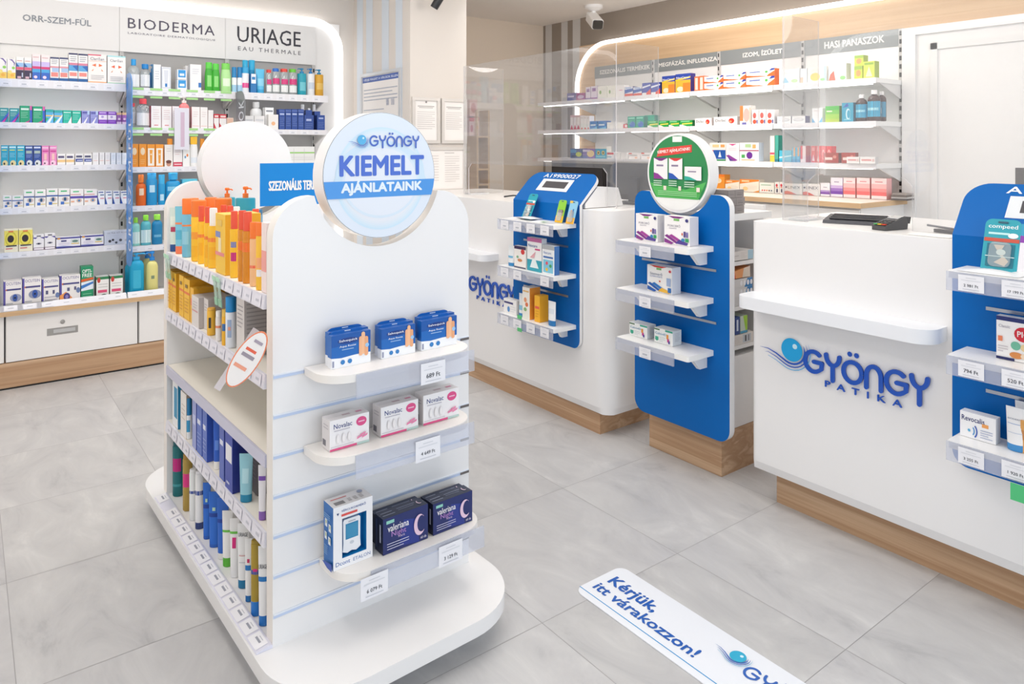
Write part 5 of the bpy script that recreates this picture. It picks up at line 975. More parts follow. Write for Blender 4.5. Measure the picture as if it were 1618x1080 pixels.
row(PRW, ZRp[2], [
    ('carton', 'navy carton with lime patch', [(901.4, 920)], 234.6, dict(base='2a4a8c', art=[C(.7, .4, .26, 'c9d84c', .24), R(.0, .55, .5, .9, '3f8fc4'), R(.1, .1, .5, .3, '17305c')])),
    ('carton', 'violet carton with yellow picture', [(920.6, 940)], 235, dict(base='7a6cb8', art=[C(.65, .5, .3, 'f0dc9c', .36), R(.0, .7, .6, .9, 'd8d4ea'), R(.0, .0, .4, .3, '4c6ab4')])),
    ('carton', 'aqua tub carton with two round eyes', [(940.6, 958.6)], 231.6, dict(base='f0ece2', side='e6e2d8', art=eyes)),
    ('carton', 'low red and white carton', [(959.4, 969.6)], 240, dict(base='f2eeee', art=[R(0, .62, 1, .9, 'e04a50'), R(0, .2, .7, .34, '7fb8d0')])),
    ('carton', 'low plain white carton with grey print', [(971, 980), (980.6, 991)], 241, dict(base='efeceb', art=[L_(.2, .8, .7, 3, 'd4cccc', .2)])),
    ('carton', 'low white carton with red corner', [(993.4, 1010), (1013, 1029.6)], [241.6, 241.2], dict(base='f4efee', art=[R(0, .8, .3, 1, 'e0584c'), R(.1, .55, .8, .68, 'b4b0b0'), C(.7, .25, .14, 'f4c4ac', .16)])),
    ('carton', 'white carton with blue night picture', [(1121, 1146.6)], 225.6, dict(base='f3f0e8', art=[R(0, 0, 1, .08, '2c8a4c'), R(0, .1, 1, .6, '1f56a8'), P_('e9eef4', (.55, .2), (.65, .55), (.75, .2)), R(.0, .4, .25, .6, 'dc4a44'), R(.2, .75, .6, .9, 'e8cf94'), R(.7, .75, .95, .9, 'f0a45c')])),
    ('carton', 'white carton with purple bands at its foot', [(1147.2, 1168)], 226, dict(base='f4efee', art=[P_('8c3a94', (0, .3), (.2, .35), (.9, .05), (.7, .0), (.4, .0)), P_('5c3a8c', (.3, .0), (.6, .0), (.1, .25)), P_('d04a8c', (.2, .95), (.8, .95), (.5, .85)), L_(.2, .8, .7, 2, 'd0c4d0', .1)])),
    ('carton', 'white carton with purple disc and green tab', [(1168.6, 1199)], 225.4, dict(base='f4f0ee', side='cdd8e4', art=[C(.52, .32, .16, '6c2c94', .19), R(.1, .18, .28, .36, '4fae5c'), R(0, .55, 1, .6, 'b43a6c'), R(.1, .05, .8, .1, 'f0b47c'), R(.3, .75, .6, .92, 'b4d49c'), R(.68, .7, .85, .9, 'f0b46c')])),
    ('carton', 'narrow tall white carton with yellow foot', [(1216.6, 1223.8)], 214.6, dict(base='f2f0e6', art=[R(0, 0, 1, .25, 'f0cf4c'), R(.0, .28, 1, .36, 'dc5a6c')])),
    ('carton', 'narrow tall green carton', [(1224.4, 1229.8)], 213.8, dict(base='4fb09c', side='2f8c7a', art=[R(0, 0, 1, .1, '2f7a8c')])),
    ('carton', 'light blue carton with white wave', [(1231, 1251)], 237.6, dict(base='4fbcd6', side='3a9cb8', art=[P_('cdeef4', (0, .3), (1, .5), (1, .6), (0, .45)), R(0, .0, 1, .14, '2fa0c4')])),
    ('carton', 'upright blue and orange striped carton', [(1251.6, 1257.4), (1258, 1263.8)], 233, dict(base='5cbcdc', art=[R(.4, .4, .8, 1, 'f0a04c'), R(0, 0, 1, .2, '3a96c0')])),
    ('carton', 'red and white upright carton', [(1264.6, 1273.4)], 230.4, dict(base='f0dcdc', side='c93a4c', art=[R(0, .2, .4, 1, 'd84452'), C(.6, .12, .3, 'f6eeee', .1)])),
    ('carton', 'red upright carton with pale bow', [(1281.4, 1289), (1289.6, 1296.2)], 230.6, dict(base='dc4c50', art=[P_('f4e0dc', (.2, .1), (.8, .1), (.5, .5)), R(.2, .7, .8, .9, 'eca09c')])),
    ('carton', 'red upright carton with pale arch', [(1296.8, 1305), (1305.6, 1314)], 230.8, dict(base='dc4c50', art=[C(.5, .5, .3, 'f0b8b4', .3), C(.5, .45, .2, 'dc4c50', .22)], bk=.01)),
    ('carton', 'low brick-red carton with white name', [(1301, 1325), (1329.4, 1351.6)], [241.4, 241.2], dict(base='a83c34', side='7c2a26', art=[R(.1, .3, .6, .55, 'f0d8d0'), C(.75, .6, .12, 'd98a7c', .16)], bk=-.035, d=.04)),
    ('carton', 'low white carton with red print', [(1337.6, 1358), (1358.6, 1383)], 247.8, dict(base='f0eeec', side='cfcdcc', art=[R(.1, .4, .75, .65, 'e09a98'), R(.8, .3, .95, .7, 'e4c4c0')], bk=-.045, d=.04)),
], 'third ' + bc)
PRT = Plane(4.74, 0, -pi / 2); wtb = 'worktop behind the counter'
linex = [P_('e04a34', (0, 0), (.7, .0), (.4, .22), (.15, .32), (0, .25)), T('LINEX', .2, .52, .7, .26, '3a3c54', .8), C(.1, .65, .06, '3a2c5c'), L_(.3, .85, .42, 1, 'c9c4c4')]
row(PRT, 1.1595, [
    ('carton', 'tall orange carton with white figures', [(1129, 1145)], 275.6, dict(base='f09a34', art=[R(0, .85, 1, 1, 'ee7a1c'), C(.4, .6, .3, 'f6e4c4', .16), R(0, 0, 1, .12, 'f4d4a4')])),
    ('carton', 'white carton with orange slanted top', [(1145.8, 1168), (1168.8, 1199.4)], [284.6, 283.4], dict(base='f5ebdc', art=[P_('ee8a2c', (0, .62), (1, .88), (1, 1), (0, 1)), R(.1, .8, .5, .92, 'fbd9b0'), P_('f0a04c', (.7, 0), (1, 0), (1, .16)), C(.3, .25, .14, 'f6cf94', .16), L_(.4, .9, .45, 3, 'e2d4c4', .12)])),
    ('carton', 'white carton with row of small dots', [(1200, 1223)], 288.6, dict(base='f1f1ea', art=[R(.1, .72, .8, .82, 'a9c8b0')] + [C(.2 + .16 * i, .24, .05, c) for i, c in enumerate(('e0604c', 'd8484c', 'e8884c', '8c4c3c', '6a7a8c'))])),
    ('carton', 'narrow white carton with red drop', [(1224.4, 1231.4), (1231.8, 1238.6)], 287.4, dict(base='f3f0ee', art=[C(.4, .7, .24, 'd8404c', .14), R(.3, .1, .7, .4, '5c5c6c'), R(.2, .48, .8, .54, 'e08a4c')])),
    ('carton', 'white carton with red ribbon and dark name', [(1239.4, 1267.6), (1268.4, 1295.6)], [290, 290.4], dict(base='f4f1ef', side='d8d4d4', art=linex)),
    ('carton', 'small white carton with violet foot', [(1296.4, 1311.4)], 289, dict(base='f1edf2', art=[R(0, .15, 1, .32, '8a5cb0'), R(0, .32, 1, .45, 'b49ad0'), R(.3, .65, .7, .7, 'a9a4b4')])),
    ('carton', 'tall white carton fading to violet', [(1312.4, 1331.6)], 280.6, dict(base='efe9f2', side='c4aedb', art=[R(0, .14, 1, .3, '7f50b0'), R(0, .3, 1, .45, 'a27cc8'), R(0, .45, 1, .6, 'cdb6e2'), R(.3, .75, .7, .8, 'a99fb8')])),
    ('carton', 'tall white carton fading to coral', [(1332.4, 1351.6), (1353.4, 1374.6), (1376.6, 1401)], [281, 281, 281.6], dict(base='f5e6e6', side='ecb4b4', art=[R(0, .16, 1, .34, 'ec7a7c'), R(0, .34, 1, .5, 'f09c9c'), R(0, .5, 1, .72, 'f4c0c0'), R(.25, .8, .75, .84, 'e08a90')])),
], wtb, d=.07)
m = MB(); rr = random.Random(2)
for i, z in enumerate((0, .012, .022, .034)):
    for dx in (0,): m.prism([(a + rr.uniform(-.01, .01), b_) for a, b_ in ((0, 0), (.12, .01), (.125, .10), (-.005, .09))], 'z', z, z + .01, mat(('6a6462', 'c9c6c4', '7a726e', 'a49c98')[i], .6))
q = PRT.hit(1403, 232); wx = PRT.world(q[0])
tag(m.build('paper_stack', loc=(wx[0], wx[1] - .115, 1.1595), smooth=False), 'untidy stack of grey papers at the end of the back worktop', 'paper stack')
# packs inside the shaded cabinet, its dimness painted into their colours
PDC = Plane(4.42, 0, -pi / 2)
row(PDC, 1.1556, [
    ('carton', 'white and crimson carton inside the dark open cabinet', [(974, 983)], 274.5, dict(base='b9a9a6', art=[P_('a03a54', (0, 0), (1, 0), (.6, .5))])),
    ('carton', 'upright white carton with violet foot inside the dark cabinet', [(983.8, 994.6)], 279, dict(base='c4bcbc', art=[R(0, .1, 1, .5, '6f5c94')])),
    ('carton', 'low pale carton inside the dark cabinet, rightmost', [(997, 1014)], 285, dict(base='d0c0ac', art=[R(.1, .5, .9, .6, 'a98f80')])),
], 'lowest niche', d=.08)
# pink packs on the narrow oak shelf
POS = Plane(0, 5.86)
row(POS, 1.6085, [
    ('carton', 'pink carton low on the oak shelf', [(741.5, 749), (749.6, 757)], [186, 185], dict(base='eccac4', art=[C(.5, .4, .3, 'd8848c', .2), R(0, .8, 1, 1, 'd84a4c')], d=.08)),
], 'beyond the pier')
zt = POS.hit(749, 184)[1] - 1.6085
row(POS, 1.6085, [('carton', 'pink picture carton stacked topmost on the narrow oak shelf', [(742, 754)], 157, dict(base='e6b8b0', art=[C(.5, .5, .34, 'c97a78', .3)], dz=zt, d=.08))], 'beyond the pier')

# ================================================================ gondola: left-hand shelves
def gp(x, y): return (GO[0] + cos(GR) * x - sin(GR) * y, GO[1] + sin(GR) * x + cos(GR) * y)
PGL = Plane(*gp(.006, 0), -pi / 2 + GR); PGL.oblique = 1; gt = 'gondola top shelf'
ORG = 'f47a2c'; YEL = 'f6c02c'; RED = mat('e8553a', .3)
sun = lambda: [R(0, .62, 1, .68, 'ee7a3c'), L_(.15, .85, .5, 5, 'd89a2c', .08), R(.3, .78, .7, .86, '8a6a2c')]
row(PGL, ZG[0] + .0006, [
    ('tube', 'dark blue tube at the far end', [(259, 268)], 338, dict(body='3f8fc8', cap='1c5a98', labels=[(.3, .5, 'f0f2f4', 50)], d=.03, bk=.05)),
    ('tube', 'pale clear tube with navy cap', [(268, 281)], 328, dict(body='d5e3da', cap='1f4f90', labels=[(.45, .56, 'b43a5c', 40), (.6, .8, 'e6ece0', 50)], d=.04)),
    ('tube', 'light blue after-sun tube with coral cap', [(276.5, 290)], 326, dict(body='7cc6dc', cap='ee7c54', labels=[(.62, .66, 'f08a5c', 70), (.3, .5, '5ab4d0', 50)], d=.04)),
    ('aerosol_can', 'light blue spray can with orange cap', [(288, 303)], 313.5, dict(body='74bcd8', cap=ORG, capf=.27, kind='straight', capr=.98, labels=[(.72, .76, 'f08a4c', 88), (.3, .6, '93cde2', 40)])),
    ('aerosol_can', 'yellow spray can with orange cap behind the front one', [(297.6, 314)], 313, dict(body='f6be30', cap=ORG, capf=.27, kind='straight', capr=.98, bk=.05)),
    ('aerosol_can', 'fat yellow spray can with orange cap in front', [(302.6, 326)], 316, dict(body='f8c22c', cap=ORG, capf=.27, kind='straight', capr=.98, labels=[(.5, .66, 'f09a34', 50), (.1, .35, 'f2b21c', 40)])),
    ('aerosol_can', 'orange capped spray can in the back row', [(324, 343), (340, 366)], [312, 313], dict(body='f6be30', cap=ORG, capf=.3, kind='straight', capr=.98, bk=.12)),
    ('bottle', 'slim yellow sun-milk bottle with red cap', [(312.6, 323.6), (322.8, 334)], [325.4, 327], dict(body=YEL, cap=RED, capf=.27, kind='straight', capr=.8, sy=.7, labels=[(.62, .7, 'ee7a3c', 80), (.2, .5, 'f2b020', 40)])),
    ('bottle', 'slim yellow bottle with white spray cap', [(328.4, 346)], 328.6, dict(body=YEL, cap='f4f2ee', capf=.3, kind='straight', capr=.7, sy=.6, labels=[(.62, .72, 'f0803c', 80), (.2, .5, 'f2b224', 40)])),
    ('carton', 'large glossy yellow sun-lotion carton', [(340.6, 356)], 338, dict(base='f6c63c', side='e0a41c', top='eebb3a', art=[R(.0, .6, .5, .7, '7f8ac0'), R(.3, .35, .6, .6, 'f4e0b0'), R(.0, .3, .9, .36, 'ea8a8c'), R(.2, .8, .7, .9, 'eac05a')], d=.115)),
    ('bottle', 'yellow bottle with violet square and red cap', [(363.4, 377)], 333.4, dict(body=YEL, cap=RED, capf=.27, kind='straight', capr=.8, sy=.7, labels=[(.34, .52, 'c4247c', 40), (.62, .74, '7f84b4', 40)])),
    ('bottle', 'amber dry-oil bottle with red cap', [(376, 390), (383.4, 399)], [332.6, 334.6], dict(body=mat('d98a1c', .2), cap=RED, capf=.27, kind='straight', capr=.85, sy=.8, labels=[(.6, .78, 'f0742c', 80)])),
    ('bottle', 'peach clear bottle with orange cap', [(394.6, 411)], 351, dict(body='f0be8c', cap=ORG, capf=.26, kind='straight', capr=.98, sy=.6, labels=[(.38, .44, 'ee6a4c', 80)])),
    ('bottle', 'yellow and cream bottle with orange cap beside the panel', [(404.4, 417)], 351.5, dict(body='f6c23c', cap=ORG, capf=.2, kind='straight', capr=.98, sy=.6, labels=[(.4, .6, 'f0a878', 50), (.25, .38, 'e9ecf2', 50)], bk=-.006)),
    ('carton', 'white and pink carton tucked against the end panel', [(413, 421)], 352, dict(base='f4e2de', art=[R(0, .3, 1, .6, 'f0a49c')])),
    ('bottle', 'yellow bottle with red cap in the back row', [(348, 359), (358.4, 369)], [324, 325], dict(body=YEL, cap=RED, capf=.3, kind='straight', capr=.85, bk=.11)),
    ('bottle', 'white capped spray bottle in the back row', [(368, 380)], 326.4, dict(body='f4d06a', cap='f6f4f0', capf=.28, kind='straight', capr=.8, bk=.10)),
    ('bottle', 'yellow bottle with red cap nearest the end panel, back row', [(398, 410)], 330, dict(body=YEL, cap=RED, capf=.25, kind='straight', capr=.85, bk=.14)),
], gt)
PGR = Plane(*gp(.185, 0), -pi / 2 + GR); PGR.oblique = 1
row(PGR, ZG[0] + .0006, [
    ('pump_bottle', 'teal family-size bottle with orange pump, farther one', [(346, 372)], 296.6, dict(body='2f9fb4', cap=ORG, capf=.16, pump=-1, sy=.6, capr=.35, kind='straight')),
    ('pump_bottle', 'teal family-size bottle with orange pump, nearer one', [(372, 404)], 294.6, dict(body='2fa2b8', cap=ORG, capf=.17, pump=-1, sy=.6, capr=.32, kind='straight')),
    ('bottle', 'clear blue bottle behind the red caps', [(404, 415)], 331, dict(body='7fa8c4', cap='3f7ca8', capf=.1, kind='straight', capr=.9)),
], 'back of the gondola top')
gs = 'second gondola shelf'
row(PGL, ZG[1] + .0006, [
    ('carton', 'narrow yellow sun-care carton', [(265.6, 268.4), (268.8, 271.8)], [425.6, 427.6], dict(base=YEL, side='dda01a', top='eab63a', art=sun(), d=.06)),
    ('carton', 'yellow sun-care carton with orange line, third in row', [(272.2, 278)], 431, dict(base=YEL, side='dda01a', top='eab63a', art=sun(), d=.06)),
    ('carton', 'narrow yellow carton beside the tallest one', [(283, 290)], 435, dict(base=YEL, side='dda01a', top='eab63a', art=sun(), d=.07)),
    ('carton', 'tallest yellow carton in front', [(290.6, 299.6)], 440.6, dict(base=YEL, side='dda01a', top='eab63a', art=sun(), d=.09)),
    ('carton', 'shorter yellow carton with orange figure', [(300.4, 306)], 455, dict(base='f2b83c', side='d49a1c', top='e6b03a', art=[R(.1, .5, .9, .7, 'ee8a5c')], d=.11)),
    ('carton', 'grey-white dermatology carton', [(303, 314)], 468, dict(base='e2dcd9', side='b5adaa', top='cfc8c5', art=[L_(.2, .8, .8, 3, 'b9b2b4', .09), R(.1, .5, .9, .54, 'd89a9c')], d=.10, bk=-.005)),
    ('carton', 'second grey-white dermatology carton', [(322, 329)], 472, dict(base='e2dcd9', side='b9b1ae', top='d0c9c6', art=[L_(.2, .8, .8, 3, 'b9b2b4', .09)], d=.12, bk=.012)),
    ('bottle', 'small yellow lip-care bottle with barcode', [(327.4, 340.6)], 486, dict(body='f0b83c', cap='e8b048', capf=.08, kind='straight', capr=.98, labels=[(.3, .72, '3c3834', 18)], bk=-.008)),
    ('bottle', 'small white spray bottle', [(340.8, 350.4)], 491, dict(body='eeeae6', cap='f4f2f0', capf=.2, kind='straight', capr=.9, labels=[(.55, .65, 'ee8a5c', 60)], bk=-.008)),
    ('bottle', 'small yellow stick with blue mark', [(350.6, 359.4)], 488, dict(body='f0b434', cap='f2c45c', capf=.2, kind='straight', capr=.95, labels=[(.5, .75, '2f6fae', 40)], bk=-.008)),
    ('aerosol_can', 'white thermal spray can with bright blue cap', [(356.6, 374)], 468, dict(body='e6eaf0', cap='1787c8', capf=.3, kind='straight', capr=.97, labels=[(.3, .8, '9fb4d4', 22), (.5, .6, 'f09a6c', 14)], bk=-.008)),
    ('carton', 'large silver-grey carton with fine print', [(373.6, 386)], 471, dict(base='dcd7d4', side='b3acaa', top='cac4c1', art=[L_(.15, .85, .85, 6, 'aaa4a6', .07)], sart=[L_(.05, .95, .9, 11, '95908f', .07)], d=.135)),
], gs)
g4 = 'third filled gondola shelf'
row(PGL, ZG[3] + .0006, [
    ('tube', 'teal tube leaning at the far end', [(259, 272)], 588, dict(body='1f8fb0', cap='1a7494', art=[], labels=[(.3, .6, '6fc0d4', 30)], d=.035)),
    ('carton', 'slim white and blue carton near the far end', [(272.6, 281)], 600, dict(base='eef0f2', side='2a8cb8', art=[R(.3, .2, .9, .85, '2d92bc')], d=.04)),
    ('carton', 'slim white carton with tan edge', [(285.4, 294.4)], 620, dict(base='f0ece8', side='b09a86', art=[L_(.2, .8, .7, 4, 'd4c8c0', .1)], d=.035)),
    ('bottle', 'teal and white serum bottle', [(294, 303.6)], 628, dict(body='f0f2f3', cap='1f7fb4', capf=.42, kind='straight', capr=.9, labels=[(.3, .8, '2f96c4', 40)])),
    ('carton', 'pale violet carton with dark blue side', [(303.6, 310)], 632, dict(base='9aa4d8', side='2440a0', art=[R(.2, .5, .8, .7, 'c4cbec')], d=.055)),
    ('carton', 'blue anti-dryness carton', [(311, 319), (320, 327)], [640, 648], dict(base='5a74c4', side='2c50b4', art=[R(.1, .6, .7, .7, 'dfe4f4'), L_(.1, .8, .4, 4, '93a4dc', .08)], d=.075)),
    ('tube', 'blue tube with white cap', [(337, 350)], 664, dict(body='2a5ec4', cap='f0eee8', labels=[(.4, .6, '5f8ade', 30)], d=.036)),
    ('carton', 'violet-blue carton beside the navy one', [(346.6, 354)], 674, dict(base='5468ba', side='33469c', art=[R(.1, .65, .8, .75, 'dfe4f4')], d=.05)),
    ('carton', 'navy carton with white label', [(355.6, 367.4)], 684, dict(base='3a4ca8', side='1c2c80', art=[R(.1, .5, .9, .8, 'e9e9ee'), R(.2, .1, .6, .14, 'c4cae4')], d=.06, bk=-.006)),
    ('bottle', 'clear grey bottle with teal cap standing behind', [(374, 391)], 700, dict(body='9aa09c', cap='1f8fb4', capf=.14, kind='straight', capr=.95, bk=.03)),
    ('tube', 'translucent aqua tube with teal cap', [(378, 400)], 716, dict(body='94c9d6', cap='1e84a8', labels=[(.4, .7, 'b4dce4', 30)], d=.045, bk=-.008)),
    ('carton', 'dark grey carton behind the aqua tube', [(394, 407)], 716, dict(base='6f6b6a', art=[L_(.2, .8, .8, 5, '8f8b8a', .1)], bk=.05)),
    ('tube', 'white tube with violet cap beside the end panel', [(408, 421)], 734, dict(body='eeecf0', cap='8a62b4', labels=[(.72, .8, '7a4fb0', 60)], d=.036)),
], g4)
gb = 'gondola base'
PGB = Plane(*gp(.012, 0), -pi / 2 + GR); PGB.oblique = 1; U = 'URIAGE'
row(PGB, .1206, [
    ('bottle', 'dark teal cleansing bottle with magenta label', [(273, 290)], 696, dict(body='146f74', cap='0f5a66', capf=.08, kind='straight', capr=.9, labels=[(.5, .76, 'c4147c', 50), (.2, .25, '3f9aa0', 50)], sy=.8)),
    ('bottle', 'olive oil bottle with magenta label', [(289, 304)], 716, dict(body=mat('b09344', .2), cap='a8823a', capf=.08, kind='straight', capr=.9, labels=[(.46, .72, 'e02a86', 50)], sy=.8)),
    ('bottle', 'white lotion bottle with navy stripe', [(299.4, 311)], 740, dict(body='eef0f0', cap='f2f2f2', capf=.06, kind='straight', capr=.9, labels=[(.56, .62, '2c4aa0', 80)], sy=.8)),
    ('bottle', 'white lotion bottle with navy foot', [(308.8, 322)], 743, dict(body='f1f1f1', cap='e9e9ee', capf=.05, kind='straight', capr=.9, labels=[(.0, .12, '33447c', 89), (.62, .7, '26469c', 80)], sy=.8)),
    ('tube', 'bright blue shower tube', [(320.6, 333), (330, 347.6)], [762, 776], dict(body='2a6ed0', cap='2a62c0', capf=.06, labels=[(.55, .62, '1c44a0', 70), (.66, .72, 'bfe0c4', 16)], d=.042)),
    ('tube', 'bright blue shower tube with white cap, tilted', [(343, 362)], 786, dict(body='2d68c8', cap='f0eee8', capf=.1, labels=[(.6, .66, '1c44a0', 70)], d=.042)),
    ('tube', 'white tube with green foot and green stripe', [(351, 368)], 806, dict(body='f1f0ee', cap='5cb83a', capf=.16, labels=[(.62, .66, '6cc24a', 70)], d=.04)),
    ('tube', 'white tube with magenta patch and green stripe', [(363, 378.6)], 818, dict(body='f1f0ef', cap='f0f0f0', capf=.12, labels=[(.5, .68, 'd8247c', 24), (.74, .78, '6cc24a', 70)], d=.042)),
    ('tube', 'large white tube with dark name and teal cap', [(375, 394)], 826, dict(body='f1f1f0', cap='1a78a4', capf=.13, art=[(U, .1, .80, .8, .06, '55555c')], labels=[(.5, .52, 'd9b4b4', 40), (.4, .41, 'c4c8d0', 40)], d=.045)),
    ('tube', 'white tube with blue cap between the larger ones', [(387, 399)], 850, dict(body='f0f0f0', cap='1d6fb4', capf=.1, labels=[(.62, .68, 'cf3a6c', 20), (.5, .58, '2078c0', 70)], d=.036, bk=-.004)),
    ('bottle', 'golden oil bottle with blue foot cap', [(396.6, 413)], 852, dict(body=mat('a98e2e', .2), cap='a4892c', capf=.04, kind='straight', capr=.95, labels=[(.0, .2, '2276c8', 89), (.58, .64, '45529c', 60), (.62, .66, 'd8247c', 25)], sy=.7, bk=-.012)),
    ('tube', 'white tube with blue cap beside the end panel', [(408, 424)], 862, dict(body='f1f1f1', cap='2476c4', capf=.13, art=[(U, .08, .72, .84, .055, '55555c')], labels=[(.56, .62, '2078c0', 80)], d=.045, bk=-.012)),
], gb)

# ================================================================ gondola: front end
PG1 = Plane(*gp(0, -.075), GR); PG2 = Plane(*gp(0, -.092), GR); PG3 = Plane(*gp(0, -.094), GR)
def plaster_pack(label, x0, x1, top, z, back, group):
    """Blue and white plaster pack: rounded header card above a shallow box, three plasters on the front."""
    p = Plane(*gp(0, -.075 + back), GR); a0 = p.hit(x0, HYP)[0]; a1 = p.hit(x1, HYP)[0]; h = p.hit((x0 + x1) / 2, top)[1] - z; w_ = a1 - a0; d_ = .024
    BL = mat('1766b8', .3); o = MB(); o.box((0, 0, 0), (w_, d_, h * .3), mat('f0f2f6', .3)); o.box((0, 0, h * .3002), (w_, d_, h * .93), BL)
    F = Face(o, (0, 0, 0), (1, 0, 0), (0, 0, 1), (0, -1, 0), eps=.0004)
    F.poly([(0, h * .30), (w_ * .25, h * .27), (w_, h * .34), (w_, h * .93), (0, h * .93)], BL); F.poly([(0, h * .6), (w_, h * .66), (w_, h * .93), (0, h * .93)], '0f56a8')
    F.poly(circ(w_ * .42, h * .74, w_ * .27, h * .085, n=20), '123a84'); F.text('Salvequick', w_ * .19, h * .70, w=w_ * .47, h=h * .085, c='f4f6fa', bold=1.2)
    F.text('Aqua Resist', w_ * .2, h * .55, w=w_ * .42, h=h * .07, c='f0f4fa', bold=1.2); F.poly([(w_ * .26, h * .49), (w_ * .56, h * .49), (w_ * .56, h * .51), (w_ * .26, h * .51)], 'a8c8ea')
    for x in (.28, .46): F.poly(circ(w_ * x, h * .15, w_ * .055, n=14), '2b7cc0')
    F.poly([(w_ * .02, h * .05), (w_ * .06, h * .05), (w_ * .06, h * .22), (w_ * .02, h * .22)], '8f94b0')
    for x, y0, y1, c in ((.74, .24, .80, 'eeb48c'), (.80, .28, .92, 'f2bd94'), (.88, .22, .78, 'e9a87c')):
        pts = rrect(w_ * (x - .048), h * y0, w_ * (x + .048), h * y1, w_ * .046, 5); F.poly(pts, c)
    F.poly(circ(w_ * .9, h * .52, w_ * .05, n=12), '9cc6ea')
    ob = o.build('plaster_pack', smooth=False)
    c = MB(); out = [(0, h * .80)] + [(w_, h * .80)] + rrect(0, h * .8, w_, h, (0, 0, w_ * .2, w_ * .2), 6)[2:]
    c.prism(out, 'y', d_, d_ + .001, BL); F = Face(c, (0, d_, 0), (1, 0, 0), (0, 0, 1), (0, -1, 0)); F.poly(rrect(w_ * .42, h * .95, w_ * .58, h * .975, h * .01, 3), 'dfe8f2'); c.build('header_card', ob, smooth=False)
    top_ = MB(); top_.box((0, .0, h * .9302), (w_, d_, h * .9306), mat('0f56a8', .3)); top_.build('lid', ob, smooth=False)
    wx = p.world(a0); ob.location = (wx[0], wx[1], z); ob.rotation_euler = (0, 0, GR + (.0)); tag(ob, label, 'plaster pack', group)
for (x0, x1, tp, lab) in ((523.6, 585.4, 519, 'left pile'), (602.6, 656, 509, 'middle pile'), (665.6, 721.6, 496, 'right pile')):
    for k in range(2):
        plaster_pack(f'blue plaster pack, {("front", "rear")[k]} one of the {lab}, gondola front top shelf', x0 - 4 * k, x1 - 4 * k, tp + 3 - 5 * k, .8775, .027 * k, 'plaster packs on the gondola front')
nov = [T('Novalac', .1, .70, .46, .16, '2a3a80', 1.2), C(.80, .76, .135, 'e0528c', .155), R(.72, .74, .88, .78, 'f4c4da'), R(.0, .0, .68, .07, 'e0588c'), R(.68, .0, 1, .07, 'b9d2cc'), R(.02, .12, .6, .14, 'c9c6cc'), L_(.1, .5, .63, 1, 'b4b0bc')] + [C(.2 + .14 * i, .36, .05, 'e6e2e4', .17) for i in range(3)] + [C(.2 + .14 * i, .37, .038, 'f2efef', .14) for i in range(3)] + [P_('e882ac', (.66 + dx, .2 + dy), (.8 + dx, .26 + dy), (.82 + dx, .33 + dy), (.68 + dx, .27 + dy)) for dx, dy in ((0, 0), (.13, .0), (.08, .07))]
row(PG2, .6557, [('carton', 'white and pink baby-food carton', [(520.6, 583.4), (601.4, 661), (668.4, 725)], [658, 637, 618.5], dict(base='f3f1f2', side='e4dfdf', top='e6e2e3', art=nov, d=.05, sart=[R(.1, .1, .5, .3, '77747c'), L_(.2, .8, .8, 2, 'b9b4b8', .1)], tart=[R(.4, .4, .6, .6, 'c9b4bc'), R(.75, .4, .9, .6, 'd88aa8')]))], 'gondola front middle shelf')
# glucose meter carton with a window
p = PG3; a0 = p.hit(526.6, HYP)[0]; a1 = p.hit(588.6, HYP)[0]; zt = p.hit(526.6, 803)[1]; h = zt - .3225; w_ = a1 - a0; d_ = .062
m = MB(); wx0, wx1, wz0, wz1 = .22 * w_, .84 * w_, .16 * h, .79 * h; WC = mat('f2f2f5', .3)
for q in ([(0, 0), (w_, 0), (w_, wz0), (0, wz0)], [(0, wz1), (w_, wz1), (w_, h), (0, h)], [(0, wz0), (wx0, wz0), (wx0, wz1), (0, wz1)], [(wx1, wz0), (w_, wz0), (w_, wz1), (wx1, wz1)]): m.poly([(x, 0, z) for x, z in q], WC)
BLUE2 = mat('0f7fc0', .35); dp = .03
m.poly([(wx0, dp, wz0), (wx1, dp, wz0), (wx1, dp, wz1), (wx0, dp, wz1)], BLUE2)
m.faces([(x, y, z) for y in (0, dp) for x, z in ((wx0, wz0), (wx1, wz0), (wx1, wz1), (wx0, wz1))], [(0, 1, 5, 4), (1, 2, 6, 5), (2, 3, 7, 6), (3, 0, 4, 7)], BLUE2)
m.poly([(0, 0, 0), (0, 0, h), (0, d_, h), (0, d_, 0)], mat('1268b4', .35)); m.poly([(w_, 0, 0), (w_, d_, 0), (w_, d_, h), (w_, 0, h)], BLUE2); m.poly([(0, d_, 0), (w_, d_, 0), (w_, d_, h), (0, d_, h)], WC); m.poly([(0, 0, h), (w_, 0, h), (w_, d_, h), (0, d_, h)], mat('e9e6e6', .35)); m.poly([(0, 0, 0), (w_, 0, 0), (w_, d_, 0), (0, d_, 0)], WC)
F = Face(m, (0, 0, 0), (1, 0, 0), (0, 0, 1), (0, -1, 0)); F.text('Dcont', .06 * w_, .055 * h, w=.36 * w_, h=.065 * h, c='2a62b0', bold=.6); F.text('ETALON', .5 * w_, .055 * h, w=.44 * w_, h=.055 * h, c='6d86b8'); F.text('VÉRCUKORMÉRŐ', .2 * w_, .90 * h, w=.62 * w_, h=.045 * h, c='33559c', bold=.4)
F.poly([(.2 * w_, .83 * h), (.6 * w_, .83 * h), (.6 * w_, .865 * h), (.2 * w_, .865 * h)], 'e0524c'); F.poly([(.08 * w_, .9 * h), (.11 * w_, .86 * h), (.14 * w_, .9 * h)], '1f3f7c')
F = Face(m, (0, d_, 0), (0, -1, 0), (0, 0, 1), (-1, 0, 0))
